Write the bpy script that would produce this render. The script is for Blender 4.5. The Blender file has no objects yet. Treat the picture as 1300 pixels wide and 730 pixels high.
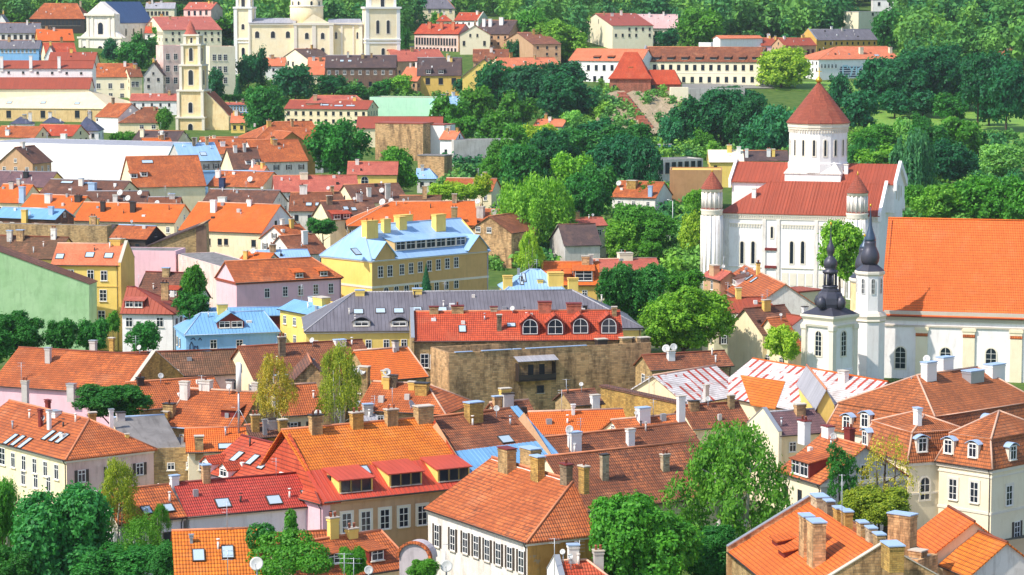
import bpy, math, random
import numpy as np
from mathutils import Vector, Matrix

# ------------------------------------------------------------------ scene, camera, light
SC = bpy.context.scene
COL = SC.collection
rad = math.radians
F = 3460.0                      # focal length in pixels of the 1300 px wide photograph
CAMZ = 65.0
PITCH = math.atan(364 / F)
cam_d = bpy.data.cameras.new("camera")
cam_d.sensor_fit = 'HORIZONTAL'
cam_d.sensor_width = 36
cam_d.lens = 36 * F / 1300
cam_d.clip_start = 1
cam_d.clip_end = 20000
cam = bpy.data.objects.new("camera", cam_d)
COL.objects.link(cam)
cam.location = (0, 0, CAMZ)
cam.rotation_euler = (math.pi / 2 - PITCH, 0, 0)
SC.camera = cam

SUN_EL, SUN_AZ = rad(49), math.atan2(-0.85, -0.50)       # azimuth measured from +Y towards +X
world = bpy.data.worlds.new("World")
SC.world = world
world.use_nodes = True
wn = world.node_tree
bg = wn.nodes['Background']
sky = wn.nodes.new('ShaderNodeTexSky')
sky.sky_type = 'NISHITA'
sky.sun_disc = False
sky.sun_elevation = SUN_EL
sky.sun_rotation = SUN_AZ
sky.altitude = 150
wn.links.new(sky.outputs[0], bg.inputs[0])
bg.inputs[1].default_value = 0.15
sun_d = bpy.data.lights.new("sun", 'SUN')
sun_d.energy = 3.5
sun_d.angle = rad(0.8)
sun_d.color = (1.0, 0.93, 0.82)
sun = bpy.data.objects.new("sun", sun_d)
COL.objects.link(sun)
sdir = Vector((math.sin(SUN_AZ) * math.cos(SUN_EL), math.cos(SUN_AZ) * math.cos(SUN_EL), math.sin(SUN_EL)))
sun.rotation_euler = sdir.to_track_quat('Z', 'Y').to_euler()
sun.location = (-150, -50, 200)
SC.view_settings.view_transform = 'Standard'
SC.view_settings.look = 'None'
SC.view_settings.gamma = 1
SC.view_settings.exposure = 0.5
SC.cycles.max_bounces = 6
SC.cycles.diffuse_bounces = 3
SC.cycles.transparent_max_bounces = 6

# ------------------------------------------------------------------ pixel <-> world
FWD = Vector((0, math.cos(PITCH), -math.sin(PITCH)))
UPV = Vector((0, math.sin(PITCH), math.cos(PITCH)))
CAM = Vector((0, 0, CAMZ))
ZV = Vector((0, 0, 1))


def ray(x, y):
    return FWD + Vector((1, 0, 0)) * ((x - 650) / F) + UPV * (-(y - 365) / F)


def P(x, y, z):
    d = ray(x, y)
    return CAM + d * ((z - CAMZ) / d.z)


def PD(x, y, D):
    d = ray(x, y)
    return CAM + d * (D / d.y)


GY = [0, 560, 700, 850, 1000, 1130, 1250, 1400, 1700, 2200, 3200, 6000]
GZ = [0, 0, 2, 6, 11, 16, 27, 41, 58, 88, 125, 150]


def G(X, Y):
    z = float(np.interp(Y, GY, GZ))
    # the bastion stands on a spur
    if 1050 < Y < 1235 and 0 < X < 110:
        a = min(1, max(0, (Y - 1052) / 68))
        b = min(1, max(0, (1232 - Y) / 80))
        z += 11 * math.exp(-((X - 52) / 32) ** 4) * a * a * (3 - 2 * a) * b * b * (3 - 2 * b)
    return z


def solve(x, y, h):
    d = ray(x, y)
    lo, hi = 60.0, 4000.0
    for _ in range(60):
        m = (lo + hi) / 2
        p = CAM + d * m
        if p.z - G(p.x, p.y) - h > 0:
            lo = m
        else:
            hi = m
    return CAM + d * lo


# ------------------------------------------------------------------ materials
def lin(c):
    return c / 12.92 if c <= 0.04045 else ((c + 0.055) / 1.055) ** 2.4


def hexc(h, k=1.0):
    h = h.lstrip('#')
    return tuple(lin(int(h[i:i + 2], 16) / 255) * k for i in (0, 2, 4)) + (1,)


class NT:
    def __init__(s, name):
        s.m = bpy.data.materials.new(name)
        s.m.use_nodes = True
        s.t = s.m.node_tree
        s.b = s.t.nodes['Principled BSDF']
        s.out = s.t.nodes['Material Output']

    def n(s, typ, inp=None, **kw):
        nd = s.t.nodes.new(typ)
        for k, v in kw.items():
            setattr(nd, k, v)
        for k, v in (inp or {}).items():
            if isinstance(v, bpy.types.NodeSocket):
                s.t.links.new(v, nd.inputs[k])
            else:
                nd.inputs[k].default_value = v
        return nd

    def link(s, a, b):
        s.t.links.new(a, b)

    def math(s, op, a, b=0.0, c=None):
        nd = s.n('ShaderNodeMath', {0: a, 1: b}, operation=op)
        if c is not None:
            nd.inputs[2].default_value = c
        return nd.outputs[0]

    def mix(s, f, a, b, typ='MIX'):
        nd = s.n('ShaderNodeMix', data_type='RGBA', blend_type=typ)
        for k, v in ((0, f), (6, a), (7, b)):
            if isinstance(v, bpy.types.NodeSocket):
                s.link(v, nd.inputs[k])
            else:
                nd.inputs[k].default_value = v
        return nd.outputs[2]

    def noise(s, vec, scale, detail=4, rough=0.6):
        return s.n('ShaderNodeTexNoise', {'Vector': vec, 'Scale': scale, 'Detail': detail, 'Roughness': rough}).outputs[0]

    def ramp(s, v, lo, hi):
        nd = s.n('ShaderNodeMapRange', {0: v, 1: lo, 2: hi})
        return nd.outputs[0]

    def uv(s):
        u = s.n('ShaderNodeUVMap').outputs[0]
        sp = s.n('ShaderNodeSeparateXYZ', {0: u})
        return u, sp.outputs[0], sp.outputs[1]

    def bump(s, h, dist, strength=1.0):
        nd = s.n('ShaderNodeBump', {'Height': h, 'Distance': dist, 'Strength': strength})
        s.link(nd.outputs[0], s.b.inputs['Normal'])


def m_tile(name, c1, c2, c3='#4a2a22', mott=0.5, row=0.36, col=0.26, dirt=0.35, rough=0.75):
    t = NT(name)
    u, x, y = t.uv()
    ry = t.math('DIVIDE', y, row)
    ri = t.math('FLOOR', ry)
    rf = t.math('FRACT', ry)
    cx = t.math('DIVIDE', x, col)
    ci = t.math('FLOOR', cx)
    cf = t.math('FRACT', cx)
    cv = t.n('ShaderNodeCombineXYZ', {0: ci, 1: ri}).outputs[0]
    wn_ = t.n('ShaderNodeTexWhiteNoise', {'Vector': cv}, noise_dimensions='3D').outputs[0]
    big = t.noise(u, 0.33, 5, 0.65)
    st = t.n('ShaderNodeMapping', {'Vector': u, 'Scale': (1.3, 0.22, 1)}).outputs[0]
    streak = t.noise(st, 1.0, 4, 0.6)
    f1 = t.ramp(t.math('ADD', big, t.math('MULTIPLY', streak, 0.5)), 0.75 - 0.17, 0.75 + 0.15)
    f1 = t.math('MULTIPLY', f1, mott * 2)
    f1 = t.n('ShaderNodeClamp', {0: f1}).outputs[0]
    c = t.mix(f1, hexc(c1), hexc(c2))
    c = t.mix(t.math('MULTIPLY', t.ramp(wn_, 0.5, 1.0), mott * 0.5), c, hexc(c3))
    c = t.mix(t.math('MULTIPLY', t.ramp(wn_, 0.3, 0.0), 0.25), c, hexc(c1, 1.3))
    fade = t.ramp(t.noise(u, 0.24, 5, 0.7), 0.53, 0.66)           # weathered, paler courses
    c = t.mix(t.math('MULTIPLY', fade, min(.55, mott * 0.6)), c, t.mix(0.5, hexc(c1), hexc('#d9a27c')))
    spots = t.ramp(t.noise(u, 1.1, 6, 0.7), 0.54, 0.70)
    c = t.mix(t.math('MULTIPLY', spots, dirt), c, hexc(c3))
    gap = t.ramp(rf, 0.36, 0.02)                # shade under the laps of the courses painted in, with a little dirt
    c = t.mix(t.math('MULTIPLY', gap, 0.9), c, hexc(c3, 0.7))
    t.link(c, t.b.inputs['Base Color'])
    t.b.inputs['Roughness'].default_value = rough
    hump = t.math('SINE', t.math('MULTIPLY', cf, math.pi))
    big2 = t.ramp(t.noise(u, 0.09, 4, 0.6), 0.42, 0.6)
    c = t.mix(t.math('MULTIPLY', big2, mott * 0.7), c, hexc(c2, 0.75))
    t.link(c, t.b.inputs['Base Color'])
    hh = t.math('ADD', t.math('SUBTRACT', 1.0, rf), t.math('MULTIPLY', hump, 0.9))
    t.bump(hh, 0.07, 1.0)
    return t.m


def m_metal(name, c1, c2, seam=0.55, rough=0.45, streak=0.5, metal=0.0):
    t = NT(name)
    u, x, y = t.uv()
    st = t.n('ShaderNodeMapping', {'Vector': u, 'Scale': (1.0, 0.15, 1)}).outputs[0]
    f = t.ramp(t.math('ADD', t.noise(st, 1.4, 4), t.math('MULTIPLY', t.noise(u, 0.25, 4), 0.8)), 0.7, 1.1)
    c = t.mix(t.math('MULTIPLY', f, streak), hexc(c1), hexc(c2))
    cf = t.math('FRACT', t.math('DIVIDE', x, seam))
    pan = t.n('ShaderNodeTexWhiteNoise', {'Vector': t.math('FLOOR', t.math('DIVIDE', x, seam))}, noise_dimensions='3D').outputs[0]
    c = t.mix(t.math('MULTIPLY', pan, 0.22), c, hexc(c2, 0.8))
    tri = t.math('ABSOLUTE', t.math('SUBTRACT', cf, 0.5))
    e = t.ramp(tri, 0.40, 0.47)
    t.link(c, t.b.inputs['Base Color'])
    t.b.inputs['Roughness'].default_value = rough
    t.b.inputs['Metallic'].default_value = metal
    t.bump(e, 0.06, 1.0)
    return t.m


def m_plaster(name, c1, c2, c3='#6d6252', dirt=0.25, mott=0.5, peel=None):
    t = NT(name)
    u, x, y = t.uv()
    st = t.n('ShaderNodeMapping', {'Vector': u, 'Scale': (1.6, 0.25, 1)}).outputs[0]
    f = t.ramp(t.noise(u, 0.22, 6, 0.65), 0.38, 0.62)
    c = t.mix(t.math('MULTIPLY', f, mott), hexc(c1), hexc(c2))
    pt = t.ramp(t.noise(u, 0.55, 3, 0.5), 0.56, 0.60)          # old repairs
    c = t.mix(t.math('MULTIPLY', pt, dirt * 0.5), c, hexc(c2, 0.82))
    g = t.ramp(t.noise(st, 0.8, 6, 0.7), 0.50, 0.78)
    c = t.mix(t.math('MULTIPLY', g, min(1, dirt * 1.5)), c, hexc(c3))
    if peel:
        pk = t.ramp(t.noise(u, 0.5, 7, 0.7), 0.6, 0.64)
        c = t.mix(t.math('MULTIPLY', pk, 0.8), c, hexc(peel))
    t.link(c, t.b.inputs['Base Color'])
    t.b.inputs['Roughness'].default_value = 0.9
    t.bump(t.noise(u, 3.0, 4), 0.02, 0.6)
    return t.m


def m_brick(name, c1, c2, mortar, stain='#3b3228', st_amt=0.5, w=0.5, h=0.2):
    t = NT(name)
    u, x, y = t.uv()
    wob = t.n('ShaderNodeVectorMath', {0: u, 1: t.n('ShaderNodeVectorMath', {0: t.n('ShaderNodeTexNoise', {'Vector': u, 'Scale': 1.5}).outputs[1], 3: 0.12}, operation='SCALE').outputs[0]}, operation='ADD').outputs[0]
    br = t.n('ShaderNodeTexBrick', {'Vector': wob, 'Color1': hexc(c1), 'Color2': hexc(c2), 'Mortar': hexc(mortar), 'Scale': 1.0,
                                    'Mortar Size': 0.025, 'Brick Width': w, 'Row Height': h})
    st = t.n('ShaderNodeMapping', {'Vector': u, 'Scale': (0.5, 0.12, 1)}).outputs[0]
    g = t.ramp(t.noise(st, 1.0, 6, 0.75), 0.47, 0.62)
    c = t.mix(t.math('MULTIPLY', t.ramp(t.noise(u, 0.18, 5), 0.42, 0.6), 0.5), br.outputs[0], hexc(c2, 1.25))
    sp = t.n('ShaderNodeTexWhiteNoise', {'Vector': t.n('ShaderNodeVectorMath', {0: t.n('ShaderNodeVectorMath', {0: wob, 1: (1 / w, 1 / h, 1)}, operation='MULTIPLY').outputs[0]}, operation='FLOOR').outputs[0]}, noise_dimensions='3D').outputs[0]
    c = t.mix(t.math('MULTIPLY', t.ramp(sp, .6, 1.0), .38), c, hexc(stain))
    c = t.mix(t.math('MULTIPLY', t.ramp(sp, .3, .0), .25), c, hexc(c1, 1.3))
    c = t.mix(t.math('MULTIPLY', g, st_amt), c, hexc(stain))
    t.link(c, t.b.inputs['Base Color'])
    t.b.inputs['Roughness'].default_value = 0.95
    t.bump(t.math('SUBTRACT', t.noise(u, 2.0, 4), br.outputs[1]), 0.03, 0.9)
    return t.m


def m_plain(name, c, rough=0.6, metal=0.0, var=0.15, spec=None):
    t = NT(name)
    tc = t.n('ShaderNodeTexCoord').outputs['Object']
    f = t.ramp(t.noise(tc, 0.9, 5), 0.35, 0.65)
    t.link(t.mix(t.math('MULTIPLY', f, var), hexc(c), hexc(c, 0.5)), t.b.inputs['Base Color'])
    t.b.inputs['Roughness'].default_value = rough
    t.b.inputs['Metallic'].default_value = metal
    if spec is not None:
        t.b.inputs['Specular IOR Level'].default_value = spec
    return t.m


def m_stripe(name):
    """pale roof sheets crossed by runs of red tiles that follow the slope"""
    t = NT(name)
    u, x, y = t.uv()
    cf = t.math('FRACT', t.math('DIVIDE', x, 1.7))
    ry = t.math('DIVIDE', y, 0.42)
    rf = t.math('FRACT', ry)
    red = t.ramp(cf, 0.66, 0.68)
    gap = t.ramp(t.noise(u, 0.22, 3), 0.55, 0.52)
    m = t.math('MULTIPLY', red, gap)
    a = t.mix(t.ramp(t.noise(u, 0.7, 5), 0.35, 0.7), hexc('#e6e2e0'), hexc('#b9b0ae'))
    b = t.mix(t.ramp(t.noise(u, 0.7, 5), 0.35, 0.7), hexc('#c8452c'), hexc('#9c3424'))
    c = t.mix(m, a, b)
    c = t.mix(t.math('MULTIPLY', t.ramp(rf, 0.35, 0.05), 0.6), c, hexc('#6e5a55'))
    c = t.mix(t.math('MULTIPLY', t.ramp(t.noise(u, 0.5, 6, .7), 0.52, 0.7), 0.5), c, hexc('#8c7c76'))
    t.link(c, t.b.inputs['Base Color'])
    t.b.inputs['Roughness'].default_value = 0.7
    t.bump(t.math('SUBTRACT', 1.0, rf), 0.05, 0.9)
    return t.m


def m_leaf(name):
    t = NT(name)
    oi = t.n('ShaderNodeObjectInfo')
    rnd = t.n('ShaderNodeNewGeometry').outputs['Random Per Island']
    tc = t.n('ShaderNodeTexCoord').outputs['Object']
    nz = t.noise(tc, 2.2, 3)
    v = t.math('ADD', t.math('MULTIPLY', rnd, 0.7), t.math('MULTIPLY', nz, 0.75))
    lo = t.mix(1.0, oi.outputs['Color'], (0.62, 0.74, 0.80, 1), 'MULTIPLY')
    hi = t.mix(1.0, oi.outputs['Color'], (1.75, 1.45, 1.0, 1), 'MULTIPLY')
    c = t.mix(t.ramp(v, 0.35, 1.05), lo, hi)
    t.link(c, t.b.inputs['Base Color'])
    t.b.inputs['Roughness'].default_value = 0.55
    t.b.inputs['Specular IOR Level'].default_value = 0.25
    tr = t.n('ShaderNodeBsdfTranslucent', {'Color': t.mix(1.0, c, (1.3, 1.5, 0.5, 1), 'MULTIPLY')})
    ms = t.n('ShaderNodeMixShader', {0: 0.30, 1: t.b.outputs[0], 2: tr.outputs[0]})
    t.link(ms.outputs[0], t.out.inputs[0])
    return t.m


def m_leafw(name):
    t = NT(name)
    oi = t.n('ShaderNodeObjectInfo')
    tc = t.n('ShaderNodeTexCoord').outputs['Object']
    sp = t.n('ShaderNodeSeparateXYZ', {0: tc})
    v2 = t.n('ShaderNodeCombineXYZ', {0: sp.outputs[0], 1: sp.outputs[1]}).outputs[0]
    vor = t.n('ShaderNodeTexVoronoi', {'Vector': v2, 'Scale': 0.06})
    sp2 = t.n('ShaderNodeSeparateXYZ', {0: vor.outputs['Color']})
    rnd = t.n('ShaderNodeNewGeometry').outputs['Random Per Island']
    big = t.noise(v2, 0.012, 3)
    f = t.math('ADD', t.math('MULTIPLY', sp2.outputs[0], 1.0), t.math('MULTIPLY', rnd, .22))
    f = t.math('ADD', f, t.math('SUBTRACT', big, .62))
    c = t.mix(f, hexc('#30763a'), hexc('#92c444'))
    c = t.mix(t.math('MULTIPLY', sp2.outputs[1], .5), c, hexc('#35845a'))
    t.link(c, t.b.inputs['Base Color'])
    t.b.inputs['Roughness'].default_value = 0.6
    t.b.inputs['Specular IOR Level'].default_value = 0.2
    tr = t.n('ShaderNodeBsdfTranslucent', {'Color': c})
    t.link(t.n('ShaderNodeMixShader', {0: 0.25, 1: t.b.outputs[0], 2: tr.outputs[0]}).outputs[0], t.out.inputs[0])
    return t.m


def m_ground(name):
    t = NT(name)
    tc = t.n('ShaderNodeTexCoord').outputs['Object']
    a = t.mix(t.ramp(t.noise(tc, 0.05, 6), 0.4, 0.6), hexc('#5d5a50'), hexc('#6f6a5c'))
    g = t.mix(t.ramp(t.noise(tc, 0.3, 6), 0.3, 0.7), hexc('#3c5c28'), hexc('#64783a'))
    f = t.ramp(t.noise(tc, 0.012, 5), 0.44, 0.5)
    pos = t.n('ShaderNodeSeparateXYZ', {0: t.n('ShaderNodeNewGeometry').outputs['Position']})
    far = t.ramp(pos.outputs[1], 620, 700)
    f = t.math('MAXIMUM', f, far)
    t.link(t.mix(f, a, g), t.b.inputs['Base Color'])
    t.b.inputs['Roughness'].default_value = 1
    t.b.inputs['Specular IOR Level'].default_value = 0.1
    return t.m


def m_glass(name, c='#1d2836', rough=0.12):
    t = NT(name)
    t.b.inputs['Base Color'].default_value = hexc(c)
    t.b.inputs['Roughness'].default_value = rough
    t.b.inputs['Specular IOR Level'].default_value = 0.6
    return t.m


MDEF = {
    # roofs
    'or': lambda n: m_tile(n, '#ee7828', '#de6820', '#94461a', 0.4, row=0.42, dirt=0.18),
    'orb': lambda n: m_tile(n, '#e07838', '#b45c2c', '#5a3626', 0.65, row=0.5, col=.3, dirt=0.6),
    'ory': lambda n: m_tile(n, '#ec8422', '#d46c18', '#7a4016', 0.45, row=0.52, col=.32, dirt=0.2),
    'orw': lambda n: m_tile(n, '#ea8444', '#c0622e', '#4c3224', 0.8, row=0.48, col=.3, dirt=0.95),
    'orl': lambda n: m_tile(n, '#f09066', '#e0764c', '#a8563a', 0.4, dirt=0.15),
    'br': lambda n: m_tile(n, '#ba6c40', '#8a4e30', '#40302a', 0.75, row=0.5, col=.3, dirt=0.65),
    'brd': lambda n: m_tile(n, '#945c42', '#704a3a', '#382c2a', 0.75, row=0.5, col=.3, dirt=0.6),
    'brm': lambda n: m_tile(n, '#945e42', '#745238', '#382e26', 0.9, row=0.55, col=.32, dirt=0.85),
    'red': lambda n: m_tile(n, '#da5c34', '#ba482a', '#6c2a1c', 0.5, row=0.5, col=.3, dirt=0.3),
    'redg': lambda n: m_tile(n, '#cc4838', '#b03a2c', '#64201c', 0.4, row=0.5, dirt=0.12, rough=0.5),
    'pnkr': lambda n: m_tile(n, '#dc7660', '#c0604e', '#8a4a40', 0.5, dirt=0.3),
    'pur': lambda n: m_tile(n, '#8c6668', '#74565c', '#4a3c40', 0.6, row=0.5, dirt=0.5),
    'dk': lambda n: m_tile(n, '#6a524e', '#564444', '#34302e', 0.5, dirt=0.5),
    'redm': lambda n: m_metal(n, '#d25640', '#b04634', 0.62, 0.5, 0.5),
    'redc': lambda n: m_metal(n, '#aa4e34', '#8c4430', 0.8, 0.55, 0.5),
    'gry': lambda n: m_metal(n, '#7c7880', '#615c62', 0.6, 0.5, 0.7),
    'gryl': lambda n: m_metal(n, '#b8b6bc', '#93929a', 0.5, 0.5, 0.6),
    'blm': lambda n: m_metal(n, '#a6cbf0', '#86b0de', 0.6, 0.4, 0.6),
    'blm2': lambda n: m_metal(n, '#84b8e0', '#6a9cc8', 0.6, 0.45, 0.6),
    'navy': lambda n: m_metal(n, '#54709c', '#3f5880', 0.6, 0.45, 0.5),
    'flat': lambda n: m_plaster(n, '#8a8684', '#6c6866', '#3c3836', 0.5, 0.7),
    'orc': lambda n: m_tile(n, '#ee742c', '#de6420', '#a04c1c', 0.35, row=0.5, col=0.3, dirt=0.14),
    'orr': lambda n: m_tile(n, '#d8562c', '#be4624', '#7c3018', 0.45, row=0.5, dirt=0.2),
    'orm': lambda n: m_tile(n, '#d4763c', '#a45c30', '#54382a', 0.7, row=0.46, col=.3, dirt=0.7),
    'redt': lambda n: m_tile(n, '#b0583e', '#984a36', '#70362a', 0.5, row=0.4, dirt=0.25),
    'yelc': lambda n: m_plaster(n, '#fdeecb', '#f9e2b0', '#c8b48c', 0.2),
    'yeb': lambda n: m_plaster(n, '#f6e0b0', '#e8c88c', '#a88c5c', 0.4, 0.8),
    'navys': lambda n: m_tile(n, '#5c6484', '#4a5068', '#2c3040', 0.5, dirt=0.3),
    'pnkl': lambda n: m_metal(n, '#e0b8b4', '#cda09c', 0.9, 0.6, 0.7),
    'tanb': lambda n: m_plaster(n, '#b98e62', '#a87e54', '#7c5c40', 0.3, 0.6),
    'grl': lambda n: m_plaster(n, '#c6bcc0', '#b4aab0', '#888082', 0.5, 0.6),
    'leafw': m_leafw,
    'stripe': m_stripe,
    # walls
    'cream': lambda n: m_plaster(n, '#fbe9c4', '#f1d8a6', '#9a8866', 0.22),
    'yel': lambda n: m_plaster(n, '#f9d878', '#efc660', '#a88848', 0.18),
    'yelo': lambda n: m_plaster(n, '#ecc46a', '#dcae54', '#8c6c3c', 0.25),
    'och': lambda n: m_plaster(n, '#dcae58', '#cc9a48', '#80602e', 0.35),
    'wht': lambda n: m_plaster(n, '#fdf9f7', '#f1e9e6', '#b4a69c', 0.26),
    'whd': lambda n: m_plaster(n, '#f3ece4', '#e2d6ca', '#97887a', 0.5),
    'pnk': lambda n: m_plaster(n, '#f6c8d0', '#ecbac4', '#b08c8c', 0.22),
    'pnkd': lambda n: m_plaster(n, '#f2d6cc', '#e6beb4', '#a8846e', 0.5, 0.8),
    'grn': lambda n: m_plaster(n, '#b6d8a4', '#9cc68c', '#86aa7c', 0.45, 0.7),
    'blw': lambda n: m_plaster(n, '#92c4f2', '#80b4e6', '#6488b0', 0.25),
    'mint': lambda n: m_plaster(n, '#c0eccc', '#aee0c0', '#88b49c', 0.25),
    'tan': lambda n: m_plaster(n, '#d0a882', '#bf946c', '#846248', 0.35),
    'grw': lambda n: m_plaster(n, '#d2ccc6', '#bcb4ac', '#7c746c', 0.45, 0.8),
    'peel': lambda n: m_plaster(n, '#d4a055', '#c08a42', '#7a5a34', 0.5, 0.8, '#a89880'),
    'beige': lambda n: m_plaster(n, '#f8ecce', '#f0dfbc', '#c8b48c', 0.2),
    'wood': lambda n: m_plaster(n, '#8c705a', '#74584a', '#4a3a32', 0.5, 0.9),
    'brick': lambda n: m_brick(n, '#d4b47c', '#b4905c', '#a4947a'),
    'brickd': lambda n: m_brick(n, '#a08a6c', '#7e6c54', '#847664', '#2c2620', 0.8),
    'brickw': lambda n: m_brick(n, '#d8c8a8', '#b8a07c', '#c4b69a', '#4c4234', 0.6),
    'brko': lambda n: m_brick(n, '#d8b060', '#b88c44', '#a08450', '#5a4a30', 0.5),
    'stone': lambda n: m_brick(n, '#e6bc88', '#c69a6a', '#b49674', '#4c3a2a', 0.7, 0.7, 0.28),
    'rbrick': lambda n: m_brick(n, '#cc7052', '#b05c44', '#a08470', '#4c2e24', 0.4),
    # bits
    'white': lambda n: m_plain(n, '#f2f0ec', 0.5, 0, 0.05),
    'grafw': lambda n: m_plain(n, '#bfe6f2', 0.7, 0, 0.1),
    'hall': lambda n: m_plaster(n, '#efdcb8', '#e4cea2', '#b8a078', 0.3),
    'yel_shade': lambda n: m_plaster(n, '#dcb478', '#cca468', '#8c6c44', 0.25),  # duller copy of the school's yellow, with the front's shade painted in
    'tanl': lambda n: m_plaster(n, '#e8c890', '#d8b478', '#94784c', 0.4, 0.7),
    'dishg': lambda n: m_plain(n, '#c9c9c6', 0.5, 0, 0.25),
    'trim': lambda n: m_plain(n, '#eee4d2', 0.7, 0, 0.12),
    'trimg': lambda n: m_plain(n, '#cfc4b4', 0.8, 0, 0.2),
    'dark': lambda n: m_plain(n, '#3a302c', 0.5, 0.0, 0.2),
    'black': lambda n: m_plain(n, '#23252b', 0.5, 0.0, 0.2),
    'maroon': lambda n: m_plain(n, '#7c2a24', 0.6, 0, 0.2),
    'capb': lambda n: m_plain(n, '#a8c2e2', 0.45, 0.0, 0.2),
    'steel': lambda n: m_plain(n, '#b8bcc2', 0.4, 0.5, 0.2),
    'ridge': lambda n: m_plain(n, '#d98a62', 0.8, 0, 0.4),
    'ridgel': lambda n: m_plain(n, '#e0b49a', 0.8, 0, 0.4),
    'ridged': lambda n: m_plain(n, '#8c4a34', 0.8, 0, 0.4),
    'gold': lambda n: m_plain(n, '#e0b040', 0.35, 0.7, 0.1),
    'onion': lambda n: m_plain(n, '#4c4c58', 0.45, 0.3, 0.3),
    'onionb': lambda n: m_plain(n, '#46586e', 0.4, 0.3, 0.4),
    'shut': lambda n: m_plain(n, '#4a4038', 0.6, 0, 0.2),
    'navyp': lambda n: m_plain(n, '#2c3c64', 0.6, 0, 0.2),
    'glass': m_glass,
    'glassb': lambda n: m_glass(n, '#6d94c0', 0.15),
    'glassl': lambda n: m_glass(n, '#b8cad8', 0.2),
    'leaf': m_leaf,
    'bark': lambda n: m_plain(n, '#5a4a3c', 0.95, 0, 0.5),
    'barkw': lambda n: m_plain(n, '#d8d2c8', 0.9, 0, 0.5),
    'ground': m_ground,
    'road': lambda n: m_plain(n, '#8c8a86', 0.9, 0, 0.3),
    'soil': lambda n: m_plaster(n, '#b4a084', '#988468', '#5c6a38', 0.75, 0.9),
    'lawn': lambda n: m_plaster(n, '#7da83c', '#5f8c30', '#a8a850', 0.5, 0.9),
}
MATN = {'or': 'orange clay tiles', 'glass': 'window glass'}
_mc = {}


def M(k):
    if k not in _mc:
        _mc[k] = MDEF[k](MATN.get(k, 'material ' + k))
    return _mc[k]


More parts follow.
